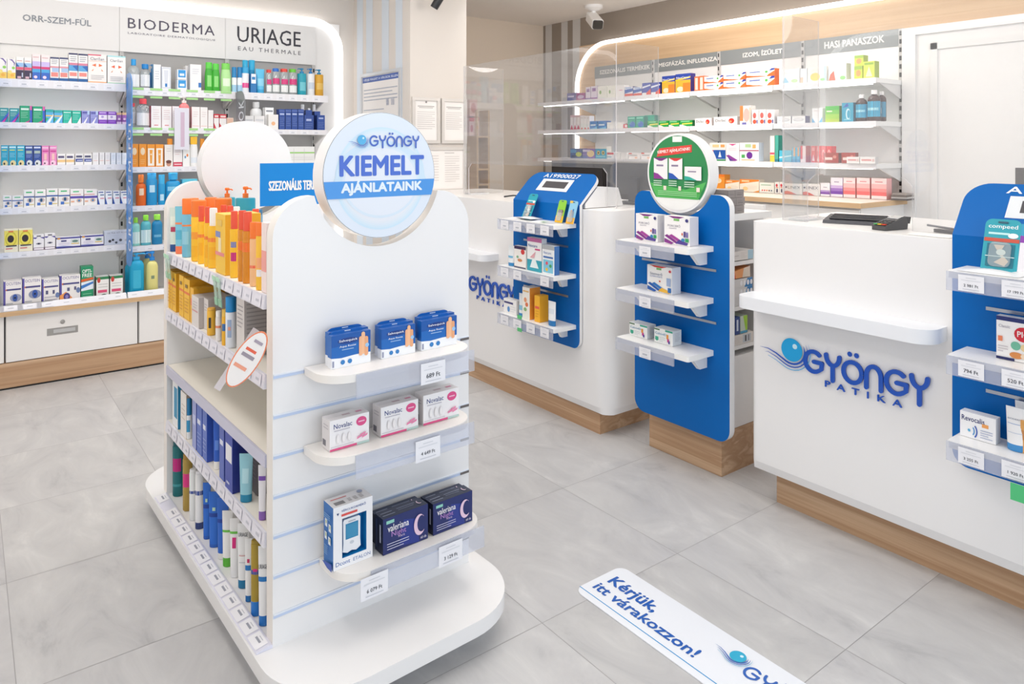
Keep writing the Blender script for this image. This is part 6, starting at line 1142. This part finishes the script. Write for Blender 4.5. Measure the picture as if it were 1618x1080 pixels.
for x, z in ((.14, .62), (.55, .58), (.14, .42), (.55, .38)): F.poly([(x * d_, z * h), ((x + .24) * d_, z * h), ((x + .24) * d_, (z + .12) * h), (x * d_, (z + .12) * h)], 'e6eaee'); F.poly([((x + .08) * d_, (z + .05) * h), ((x + .18) * d_, (z + .05) * h), ((x + .18) * d_, (z + .1) * h), ((x + .08) * d_, (z + .1) * h)], 'b4c48c')
for i in range(5): F.poly([(.14 * d_, (.32 - .03 * i) * h), (.5 * d_, (.32 - .03 * i) * h), (.5 * d_, (.328 - .03 * i) * h), (.14 * d_, (.328 - .03 * i) * h)], '8fbce4')
for i in range(3): F.poly([(.14 * d_, (.84 - .03 * i) * h), (.8 * d_, (.84 - .03 * i) * h), (.8 * d_, (.85 - .03 * i) * h), (.14 * d_, (.85 - .03 * i) * h)], '8fbce4')
F.poly([(.0, .05 * h), (.5 * d_, 0), (d_, 0), (d_, .0), (d_, .12 * h)], '2a4fb0')
F = Face(m, (0, 0, h), (1, 0, 0), (0, 1, 0), (0, 0, 1)); F.poly([(.1 * w_, .15 * d_), (.35 * w_, .15 * d_), (.35 * w_, .45 * d_), (.1 * w_, .45 * d_)], '8a8686'); F.poly([(.1 * w_, .7 * d_), (.5 * w_, .7 * d_), (.5 * w_, .76 * d_), (.1 * w_, .76 * d_)], 'e0605a')
for i in range(3): F.poly([((.45 + .15 * i) * w_, .2 * d_), ((.53 + .15 * i) * w_, .2 * d_), ((.53 + .15 * i) * w_, .5 * d_), ((.45 + .15 * i) * w_, .5 * d_)], 'c2bebe')
F.poly(circ(.85 * w_, .75 * d_, .07 * w_, n=16), '9aa4bc')
mb = m.build('meter_carton', smooth=False)
mt = MB(); mw = (wx1 - wx0) * .74; mh = (wz1 - wz0) * .86; out = [(0, .06 * mh), (.25 * mw, .0), (.5 * mw, .04 * mh), (.75 * mw, .0), (mw, .08 * mh), (.97 * mw, .3 * mh), (.98 * mw, .95 * mh), (.9 * mw, mh), (.08 * mw, mh), (.02 * mw, .95 * mh), (.04 * mw, .3 * mh)]
mt.prism(out, 'y', .006, dp - .001, mat('eef0f4', .3)); F = Face(mt, (0, .006, 0), (1, 0, 0), (0, 0, 1), (0, -1, 0)); F.poly([(.16 * mw, .40 * mh), (.86 * mw, .40 * mh), (.86 * mw, .86 * mh), (.16 * mw, .86 * mh)], mat('2f86b4', .2)); F.poly([(.2 * mw, .43 * mh), (.82 * mw, .43 * mh), (.82 * mw, .82 * mh), (.2 * mw, .82 * mh)], mat('3a90ba', .2))
F.poly(circ(.5 * mw, .28 * mh, .12 * mw, .05 * mh, n=14), 'c9d0d8'); F.poly([(.3 * mw, .9 * mh), (.7 * mw, .9 * mh), (.7 * mw, .93 * mh), (.3 * mw, .93 * mh)], 'b0b6c0')
mt.build('glucose_meter', mb, loc=(wx0 + (wx1 - wx0) * .06, 0, wz0 + (wz1 - wz0) * .06), smooth=False)
wx = p.world(a0); mb.location = (wx[0], wx[1], .3226); mb.rotation_euler = (0, 0, GR); tag(mb, 'white and blue glucose meter carton with window, gondola front bottom shelf', 'box')
# night tablets: dark blue cartons with a moon
moon = [(.80 + .13 * cos(radians(a)), .5 + .30 * sin(radians(a))) for a in range(40, 321, 14)] + [(.845 + .10 * cos(radians(a)), .52 + .235 * sin(radians(a))) for a in range(305, 54, -14)]
val = [P_('1d2a66', (.0, 0), (1, 0), (1, 1), (0, 1)), P_('24368a', (.35, .1), (.8, .0), (.75, .7), (.45, .8)), R(.07, .83, .24, .92, '8fd0c0'), T('valeriana', .1, .60, .46, .19, 'f2f0f4', 1), T('Night', .18, .40, .32, .19, 'b488cc', .6), T('FORTE', .33, .36, .14, .05, 'd8c8e0', .6), L_(.08, .56, .26, 3, 'c4c4dc', .07), ('p', moon, 'e6c8dc'), T('60 db', .82, .08, .13, .07, 'e4e0ec', .5)]
vt = [R(.03, .03, .97, .97, '30364c'), R(.05, .3, .32, .36, '9aa0b4'), R(.05, .6, .3, .66, '9aa0b4'), R(.4, .6, .8, .66, '868da4'), R(.4, .4, .75, .45, '868da4'), C(.88, .5, .05, 'e0c8d8', .22), C(.9, .54, .045, '30364c', .2)]
for lab, (x0, x1, tp) in (('left pair', (604.8, 676.4, 808)), ('right pair', (684, 746.4, 785.5))):
    for k in range(2):
        row(Plane(*gp(0, -.111 + .049 * k), GR), .3226, [('carton', f'dark blue night-tablet carton with moon, {("front", "rear")[k]} of the {lab}', [(x0 - 7 * k, x1 - 8 * k)], tp - 3.2 * k, dict(base='1d2a66', side='20243c', top='363c54', art=val, tart=vt, d=.0475, sart=[R(.1, .1, .3, .9, '3c4468'), R(.6, .3, .75, .8, 'c4c8d8')]))], 'gondola front bottom')

# ================================================================ blue stand shelves
PMS = Plane(2.557, 0, -pi / 2)
def stripes(c1, c2, c3): return [P_(c1, (.02, .28), (.12, .34), (.55, .1), (.5, .03)), P_(c2, (.2, .3), (.3, .36), (.75, .14), (.68, .06)), P_(c3, (.45, .05), (.9, .02), (.95, .1), (.6, .2)), P_(c1, (.02, .05), (.3, .0), (.4, .06), (.02, .2))]
porc = lambda nm, c: [P_(c, (.15, 1), (.8, 1), (.6, .93), (.35, .93)), R(.38, .84, .6, .92, '7ab86a'), T(nm, .14, .62, .5, .1, '8f8b9c', .4), L_(.2, .5, .56, 1, 'b9b4c0')] + stripes('7f2c84', 'a03c94', '4c3a8c') + [C(.9, .88, .06, '3c3a7c', .06), R(.78, .3, .86, .5, '5a4c8c'), R(.88, .3, .95, .48, '7a6cac'), R(.7, .36, .75, .44, 'd0644c'), C(.76, .2, .07, '2f7cb0', .06), R(.85, .14, .98, .26, '2f9a5c')]
row(PMS, 1.0586, [('carton', 'white joint-care carton with purple bands', [(1004.6, 1039), (1049.4, 1090)], [338.4, 342], dict(base='f4f2f2', side='e2dee0', top='efecec', art=porc('PORCERŐ', '7d2a7e'), d=.06))], 'top shelf of the blue stand')
row(PMS, .8286, [('carton', 'white vision-care carton with blue bands', [(1022.6, 1062)], 420.5, dict(base='f4f3f2', side='dfe2ea', top='efecec', art=[P_('d0392c', (.1, 1), (.8, 1), (.6, .94), (.3, .94)), R(.38, .85, .58, .93, '7ab86a'), T('Szemerő', .12, .64, .5, .1, '55668c', .5), T('LUTEIN FORTE', .12, .56, .5, .05, '4a6ab0', .4)] + stripes('1c5aac', '2a78c4', 'e8b43c') + [C(.93, .86, .05, 'c93a4c', .05), R(.8, .3, .96, .6, '9fb4d8'), R(.85, .06, .98, .24, '1f6ab4'), R(.5, .4, .56, .46, 'd0503c')], d=.06))], 'middle shelf of the blue stand')
row(PMS, .5956, [('carton', 'white vitamin carton with teal shield', [(994.4, 1022.8), (1033.6, 1063)], [511.5, 520], dict(base='f1f3f2', side='dfe3e4', top='e9edec', art=[R(.0, .86, .3, .96, '5a7a5c'), R(.6, .86, 1, .98, '3aa890'), T('CalciviD', .06, .58, .6, .15, '2f7fb0', .8), P_('3fa98c', (.06, .42), (.24, .42), (.24, .2), (.15, .12), (.06, .2)), R(.68, .4, .78, .7, 'e8963c'), R(.72, .2, .82, .42, 'c83a8c'), R(.78, .1, .86, .3, '4c3a94'), L_(.3, .62, .4, 3, 'b4bcc4', .12)], d=.06, sart=[L_(.2, .8, .8, 6, 'b0b4b8', .1)]))], 'bottom shelf of the blue stand')
# grey cartons stacked on the stand, and the packs on its open side
def side_pack(name, lab, x, y, z, w, d, h, base, art=(), cat='box', group=None, side=None, top=None, sart=()):
    o = carton(name, w, d, h, base, art, side=side, top=top, sart=sart); o.location = (x, y, z); return tag(o, lab, cat, group)
PGS = Plane(0, 1.99); z0 = 1.2006; hh = .0345
for k, (dx, lab) in enumerate(((0, 'lowest'), (1, 'middle'), (-.6, 'topmost'))):
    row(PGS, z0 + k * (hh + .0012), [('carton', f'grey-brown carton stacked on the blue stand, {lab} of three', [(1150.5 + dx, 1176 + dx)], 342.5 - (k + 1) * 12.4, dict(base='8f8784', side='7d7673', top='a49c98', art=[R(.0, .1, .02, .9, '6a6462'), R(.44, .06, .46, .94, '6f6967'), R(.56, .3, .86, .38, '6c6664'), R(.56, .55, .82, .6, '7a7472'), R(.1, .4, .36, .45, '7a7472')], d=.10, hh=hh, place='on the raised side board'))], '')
PSS = Plane(0, 2.052); ss = 'open side of the blue stand'
row(PSS, .9706, [('carton', 'wide white carton with pale blue end', [(1156.5, 1190)], 396, dict(base='e9e4df', art=[R(.75, .0, 1, 1, 'a9cbdc'), L_(.4, .7, .8, 5, 'c4bdb8', .14), R(.0, .5, .3, .54, 'b0aaa6')], d=.16))], 'top of the ' + ss)
zs = .7586
row(PSS, zs, [('carton', 'grey-white carton with round pictures, lowest of three', [(1156.5, 1189)], 477, dict(base='d9d6d4', art=[P_('4a96c4', (.6, 0), (1, 0), (1, 1), (.75, 1))] + [C(.45 + .16 * i, .5, .06, 'f0f0f2', .3) for i in range(4)], d=.18, hh=.041))], ss)
h1 = .041
for k, (lab, tp) in enumerate((('middle', 463), ('topmost', 449))):
    row(PSS, zs + (k + 1) * (h1 + .0006), [('carton', f'grey-white carton with round pictures, {lab} of three', [(1156.5, 1189)], 477 - (k + 1) * 14.5, dict(base='dcd9d7', art=[P_('2f7cb8', (.6, 0), (1, 0), (1, 1), (.75, 1))] + [C(.45 + .16 * i, .5, .06, 'f0f0f2', .3) for i in range(4)], d=.18, hh=.041))], ss)
h3 = zs + 3 * (h1 + .0008) - .008
m = MB(); m.prism([(0, 0), (.17, .0), (.17, .05), (0, .026)], 'y', 0, .12, mat('e89a5c', .4)); F = Face(m, (0, 0, 0), (1, 0, 0), (0, 0, 1), (0, -1, 0)); F.poly([(0, 0), (.06, 0), (.05, .033), (0, .026)], 'd8502c'); F.poly([(.11, 0), (.17, 0), (.17, .05), (.12, .043)], 'e2d2c0')
tag(m.build('booklet_stack', loc=(2.80, 2.055, h3 + .012), smooth=False), 'fan of orange and cream leaflets on the open side of the stand', 'leaflets')
row(PSS, .5776, [
    ('carton', 'flat pale carton lying under the small tubes', [(1156.5, 1190)], 527, dict(base='e6dfd8', art=[R(.5, .1, .9, .9, 'c9ccd0'), R(.6, .2, .68, .8, '55565c'), R(.76, .2, .8, .8, '55565c'), L_(.05, .45, .7, 4, 'cfc6be', .16)], d=.18)),
], ss)
zf = PSS.hit(1171, 527)[1] + .0008
row(PSS, zf, [
    ('carton', 'small grey carton standing on the flat carton', [(1156.5, 1161)], 504, dict(base='c9c4c2', art=[R(.2, .3, .8, .4, '9a9694')], d=.1)),
    ('carton', 'small navy carton with white lettering', [(1161.5, 1169)], 501, dict(base='1c3f86', art=[R(.3, .2, .7, .85, 'd6deee')], d=.1)),
    ('carton', 'small lime and white carton', [(1169.6, 1181)], 498.5, dict(base='c9d4c4', art=[P_('9fcf2c', (.4, 1), (1, 1), (1, 0), (.8, 0)), R(0, 0, 1, .14, '3f9cc0')], d=.1)),
], ss)

# ================================================================ terminals
PTL = Plane(2.472, 0, -pi / 2); tlp = 'left terminal'
def blister(lab, pl, px, z, w, h, base, art, back, tilt=-.3, hole=True, cat='pack'):
    m = MB(); out = rrect(0, 0, w, h, (.004, .004, w * .2, w * .2), 5); m.prism(out, 'y', 0, .002, mat(base, .35)); F = Face(m, (0, 0, 0), (1, 0, 0), (0, 0, 1), (0, -1, 0)); art_on(F, art, w, h)
    if hole: F.poly(rrect(w * .36, h * .92, w * .64, h * .955, h * .012, 3), '2c5a6c')
    o = m.build('hanging_pack', smooth=False); b = MB(); b.prism(rrect(w * .2, h * .08, w * .8, h * .55, w * .15, 4), 'y', -.007, -.0009, CLEARP); b.build('blister', o, smooth=False)
    pl = Plane(*pl.world(0, back), pl.r); a = pl.hit(px, HYP)[0]; q = pl.world(a); o.location = (q[0], q[1], z); o.rotation_euler = (tilt, 0, pl.r); o.rotation_mode = 'XYZ'
    return tag(o, lab, cat, 'hanging packs on the terminals')
comp = lambda nm: ([T(nm, .1, .80, .8, .1, 'f2f6f6', 1.2)] if nm else []) + [R(.12, .7, .7, .74, 'bfe8e8'), C(.8, .69, .14, 'eef4f2', .05), R(.02, .56, .98, .63, 'c8503c'), R(.12, .08, .88, .52, '0f6f84'), P_('e6c8b0', (.3, .5), (.6, .5), (.5, .36), (.75, .2), (.65, .1), (.35, .16), (.55, .26)), C(.52, .36, .13, 'dfe6e0', .06), R(.1, .27, .9, .285, 'd6ecec')]
blister('turquoise heel-plaster pack leaning on the left terminal', PTL, 823, 1.0935, .078, .155, '1ba2b4', comp(''), .05, -.45)
kids = [R(0, 0, 1, .3, 'f0b62c'), C(.35, .42, .2, 'e0b494', .12), C(.65, .4, .2, 'd8a484', .12), C(.35, .5, .2, '4c3428', .07), C(.65, .5, .2, '6a3c28', .07)]
blister('lime plaster pack with children picture on the left terminal', PTL, 876, 1.0935, .062, .125, '8fcc3c', kids, .075, -.3)
blister('light blue plaster pack with orange base on the left terminal', PTL, 893.5, 1.0935, .062, .125, '8cc6e4', [R(0, 0, 1, .28, 'f0b23c'), R(.3, .3, .5, .6, 'd8a07c'), R(.55, .3, .7, .65, '3f76b4'), R(0, .9, .4, 1, 'f0c44c')], .075, -.3)
def flat_pack(lab, pl, px, z, w, d, back, rz, art=(), h=.009):
    m = MB(); n = 9; vs = []
    for k in range(2):
        for i in range(n):
            for j in range(5):
                u_, v_ = i / (n - 1), j / 4; b = sin(pi * u_) * sin(pi * v_); vs.append((u_ * w, v_ * d, (.0008 + h * b) if k else .0002))
    fs = []
    for k in range(2):
        for i in range(n - 1):
            for j in range(4): a = k * n * 5 + i * 5 + j; fs.append((a, a + 5, a + 6, a + 1))
    m.faces(vs, fs, mat('f1f1f2', .35)); F = Face(m, (0, 0, h + .0009), (1, 0, 0), (0, 1, 0), (0, 0, 1))
    art_on(F, art, w, d); o = m.build('tissue_pack'); pl = Plane(*pl.world(0, back), pl.r); a = pl.hit(px, HYP)[0]; q = pl.world(a); o.location = (q[0], q[1], z); o.rotation_euler = (0, 0, pl.r + rz); return tag(o, lab, 'pack', 'flat white packs on the terminals')
flat_pack('flat white tissue pack, left one on the left terminal shelf', PTL, 796, 1.0915, .13, .09, -.005, .1, [L_(.3, .7, .6, 2, 'b4c4d8', .2)])
flat_pack('flat white tissue pack with green mark, right one on the left terminal', PTL, 832, 1.0915, .15, .09, -.012, -.12, [P_('b4d49c', (.7, .2), (.95, .2), (.9, .7))])
flat_pack('flat white tissue pack lying across the others, left terminal', PTL, 815, 1.1015, .15, .08, .02, -.05, [L_(.2, .8, .6, 2, 'c9b4a8', .2)])
row(PTL, .8236, [
    ('tube', 'white cream tube with blue cap', [(800, 810.4)], 388, dict(body='e9edf0', cap='2f86c0', labels=[(.4, .5, '6fb0d4', 50)], d=.03)),
    ('carton', 'plaster carton with brown oval and dark header', [(812.4, 831)], 389, dict(base='f0ece8', art=[R(0, .86, 1, 1, '3a2c54'), C(.74, .76, .16, 'd03a3c', .12), C(.5, .36, .2, 'cf8a5c', .07), C(.3, .5, .1, '7cb08c', .06), R(0, 0, 1, .06, '5a5c74')], d=.03)),
    ('carton', 'white and teal wax-strip carton with pink header', [(833, 856)], 376, dict(base='f1f1f1', side='d9dde2', art=[R(0, .88, 1, 1, 'c06a9c'), R(0, .0, 1, .34, '2fa0b4'), P_('e6f2f2', (.2, .1), (.8, .1), (.6, .34), (.4, .4)), T('Nexcare', .08, .72, .62, .09, '4c6aa4', .6), R(.55, .64, .9, .69, 'cf4c84'), P_('e0a8b0', (.2, .4), (.5, .4), (.6, .6))], d=.035)),
    ('carton', 'white plaster carton with grey header and coloured dots', [(856.6, 876)], 388, dict(base='f0f2f4', side='3f74b4', art=[R(0, .86, 1, 1, 'b4b8bc'), T('Nexcare', .12, .7, .62, .09, '4c74b4', .6), R(.1, .56, .9, .62, '3f6fb4'), R(.1, .05, .9, .5, '7fc4dc'), C(.4, .38, .1, 'dc4c64', .06), C(.7, .3, .1, '3f9c5c', .06), C(.4, .16, .1, 'f0c43c', .06)], d=.035)),
], 'middle shelf, ' + tlp)
row(PTL, .5526, [
    ('carton', 'low white throat-pastille carton with blue mark', [(795.6, 816)], 473, dict(base='f1f0ef', side='dcd8d4', art=[R(.05, .68, .75, .82, '4a4a7c'), C(.4, .3, .1, '5c94d0', .2), L_(.55, .95, .5, 3, 'c4c8d0', .16)], d=.04)),
    ('tube', 'slim white and blue tube behind', [(817, 826)], 464, dict(body='e9eef2', cap='2f86c4', labels=[(.3, .5, '8fc4e0', 50)], d=.03)),
    ('carton', 'tall white and orange baby sun carton', [(825.4, 837)], 454, dict(base='f3efe8', side='ee9a34', art=[C(.4, .6, .2, 'e8a078', .08), C(.6, .46, .2, 'e07a54', .07), C(.4, .3, .22, '8fb87c', .06), R(.1, .86, .9, .9, 'e8b86c')], d=.075, bk=-.004)),
    ('carton', 'yellow sun-cream carton with red line', [(844.4, 853)], 467, dict(base='f4b428', side='eaa61c', art=[R(.1, .5, .9, .6, 'e8604c'), L_(.2, .8, .4, 3, 'd8941c', .1)], d=.06)),
    ('tube', 'white cream tube with blue foot cap', [(863, 875)], 476.4, dict(body='f0f2f4', cap='1f74b4', capf=.22, labels=[(.5, .7, 'dfe6ec', 50)], d=.03)),
], 'bottom shelf, ' + tlp)
PTR = Plane(2.538, 0, -pi / 2); trp = 'right terminal'
blister('turquoise heel-plaster pack with white wordmark on the right terminal', PTR, 1548.5, 1.1145, .100, .165, '1b9fb0', comp('compeed'), .02, -.3)
blister('white and violet plaster pack at the right picture edge', PTR, 1606, 1.1145, .11, .155, 'e9e6ec', [R(0, .62, 1, .76, '8a3aa8'), R(0, .76, 1, 1, '2f9cc0'), C(.3, .35, .1, 'd0788c', .05)], .02, -.3)
flat_pack('flat white tissue pack at the front of the right terminal', PTR, 1513, 1.1125, .165, .075, -.055, .0, [L_(.25, .75, .55, 2, '8fa0bc', .2)], .012)
flat_pack('flat white tissue pack lying farther right on the right terminal', PTR, 1585, 1.1125, .15, .075, -.02, .06, [L_(.3, .8, .55, 2, 'c9ccd4', .2)], .014)
row(Plane(2.545, 0, -pi / 2), .8486, [('carton', 'white plaster carton with navy header and red roundel', [(1574, 1640)], 503, dict(base='f4f2f1', side='e0dcdc', art=[R(0, .9, 1, 1, '1c2c6c'), T('Classic', .06, .74, .28, .07, 'a4a0b0', .4), C(.66, .64, .22, 'cf2436', .17), T('PIC', .52, .58, .28, .13, 'f6eeee', 2), C(.48, .36, .12, '6fb89c', .1), C(.72, .34, .12, 'e8cf9c', .09), C(.5, .14, .17, 'd88a4c', .075), C(.74, .14, .14, 'eed6bc', .07), R(.0, .0, .45, .06, '1c2460'), R(.05, .42, .16, .54, 'e8845c'), L_(.05, .3, .3, 3, 'c4bcc0', .06)], d=.03))], 'middle shelf, ' + trp)
row(PTR, .5796, [
    ('carton', 'white throat-tablet carton with blue sound waves', [(1516.6, 1574)], 655, dict(base='f2f2f4', side='dcdcde', art=[T('Revocalis', .05, .66, .64, .2, '2a2f70', 1.5), R(.62, .54, .8, .68, 'f0a45c'), C(.26, .3, .04, '5cb0dc', .06), ('p', [(.32 + .1 * cos(radians(a)), .3 + .2 * sin(radians(a))) for a in range(-55, 56, 11)] + [(.32 + .07 * cos(radians(a)), .3 + .15 * sin(radians(a))) for a in range(55, -56, -11)], '3f8fcc'), ('p', [(.34 + .16 * cos(radians(a)), .3 + .3 * sin(radians(a))) for a in range(-55, 56, 11)] + [(.34 + .125 * cos(radians(a)), .3 + .24 * sin(radians(a))) for a in range(55, -56, -11)], '2c56b0'), L_(.58, .92, .4, 4, '8f9cc0', .09)], d=.035)),
    ('tube', 'white hand-cream tube with blue cap', [(1585, 1620)], 646, dict(body='f3f3f4', cap='3f8fce', capf=.16, art=[('BIODERMA', .14, .72, .72, .035, '8f98ac')], labels=[(.42, .43, 'b4c4dc', 50), (.62, .63, '6f94cc', 50)], d=.04, bk=-.01)),
    ('tube', 'white hand-cream tube farther back', [(1600, 1634)], 637, dict(body='f1f1f2', cap='3f8fce', capf=.16, d=.035, bk=.045)),
    ('carton', 'orange and beige carton cut off at the picture edge', [(1612, 1650)], 668, dict(base='e0a45c', art=[R(0, .4, 1, .7, 'c98a54')], d=.03, bk=.0)),
], 'bottom shelf, ' + trp)
m = MB().box((0, 0, 0), (.04, .001, .05), mat('4fc07c', .4)); q = PTR.world(PTR.hit(1616, HYP)[0]); tag(m.build('shelf_marker', loc=(2.44, q[1], .47), rotz=-pi / 2, smooth=False), 'green shelf marker below the right terminal tubes', 'shelf marker')
m = MB().box((0, 0, 0), (.04, .001, .02), mat('5cc47c', .4)); m.box((0, 0, -.07), (.04, .001, -.05), mat('5cc47c', .4)); q = Plane(2.43, 0, -pi / 2).hit(816.5, HYP)[0]
tag(m.build('shelf_marker', loc=(2.4335, -q, .555), rotz=-pi / 2, smooth=False), 'green double marker on the lowest left terminal rail', 'shelf marker')

# ================================================================ on the counters
def onz(u, v, z):
    d = ray(u, v); t = (z - CAM_H) / d[2]; return d[0] * t, d[1] * t
q = onz(1345, 358, 1.20)
t = thing('keyboard', 'dark grey computer keyboard on the right counter', 'keyboard', (2.875, 1.365, 1.1905), radians(18))
MB().prism([(-.01, 0), (.16, 0), (.165, .02), (.15, .026), (0, .012)], 'y', 0, .24, mat('4a4a50', .5)).build('body', t)
for r_ in range(4): MB().box((.015 + r_ * .033, .02, .0165 + r_ * .0028), (.04 + r_ * .033, .22, .0205 + r_ * .0028), mat('38383e', .5)).build('key_row', t)
t = thing('payment_terminal', 'dark card payment terminal on the right counter', 'card terminal', (2.715, 1.325, 1.1905), radians(-10)); TD = mat('4a4a4c', .4)
MB().prism([(0, 0), (.17, 0), (.175, .03), (.16, .062), (.10, .05), (.0, .022)], 'y', -.038, .038, TD).build('body', t)
MB().prism([(.108, .0535), (.158, .0645), (.159, .0665), (.109, .0555)], 'y', -.03, .03, mat('b9bcc0', .2)).build('display', t)
for i in range(4):
    for j in range(3):
        c = ('6a6a6c', '6a6a6c', '6a6a6c', 'x')[i]
        c = ('d8402c', 'e8c43c', '3fae5c')[j] if c == 'x' else c
        x = .085 - .022 * i; MB().box((x - .016, -.031 + j * .022, .0225 + x * .25), (x - .001, -.013 + j * .022, .0265 + x * .26), mat(c, .5)).build('key', t)
t.scale = (.74, .74, .74)
MB().prism([(.165, .03), (.195, .026), (.205, .06), (.16, .063)], 'y', -.034, .034, mat('3a3a3c', .4)).build('paper_cover', t)
m = MB(); m.box((0, 0, 0), (.2, .29, .002), mat('f2f1f0', .6)); F = Face(m, (0, 0, .002), (0, 1, 0), (-1, 0, 0), (0, 0, 1)); tag(m.build('paper_sheet', loc=(3.06, 1.46, 1.1905), rotz=.15, smooth=False), 'white paper sheet lying behind the clear screen foot', 'paper')
t = thing('pen_stand', 'dark flat pen holder beside the right terminal', 'pen holder', (2.83, 1.10, 1.1905), radians(80))
MB().box((0, 0, 0), (.07, .03, .012), DARK).build('base', t); MB().tube([(.0, .015, .016), (.10, .02, .022)], .004, mat('6c6c72', .3), 8).build('pen', t)
m = MB().box((0, 0, 0), (.10, .14, .001), mat('f3f2f0', .6)); tag(m.build('paper_sheet', loc=(2.66, 1.06, 1.1905), smooth=False), 'small white slip lying beside the pen holder', 'paper')
t = thing('barcode_scanner', 'black barcode scanner lying on the counter by the pier', 'scanner', (2.90, 3.72, 1.1705), radians(-35))
MB().prism([(0, 0), (.2, 0), (.21, .02), (.16, .035), (.02, .018)], 'y', -.04, .04, DARK).build('body', t); MB().prism([(.13, .03), (.22, .05), (.225, .075), (.15, .065)], 'y', -.03, .03, DARK).build('head', t); MB().tube([(0, 0, .01), (-.06, .02, .012), (-.12, .0, .006)], .005, DARK, 8).build('cable', t)
t = thing('monitor', 'dark rounded monitor seen from behind beside the left terminal', 'monitor', (3.12, 2.93, 1.1705), radians(-80))
MB().prism(rrect(-.18, .05, .20, .235, .05, 8), 'y', 0, .03, mat('3c3c40', .3)).build('screen_housing', t); MB().box((-.03, -.03, .01), (.03, 0, .15), mat('34343a', .4)).build('stand_neck', t); MB().prism(rrect(-.1, -.1, .1, .06, .03, 5), 'z', 0, .012, mat('34343a', .4)).build('stand_foot', t)
t = thing('small_monitor', 'dark monitor back above the right terminal', 'monitor', (3.08, .845, 1.1905), radians(-90))
MB().box((-.16, 0, .10), (.16, .025, .233), mat('5a5452', .4)).build('screen_housing', t); MB().box((-.03, .025, .01), (.03, .05, .2), mat('34343a', .4)).build('stand_neck', t); MB().prism(rrect(-.09, -.04, .09, .1, .03, 5), 'z', 0, .012, mat('34343a', .4)).build('stand_foot', t)
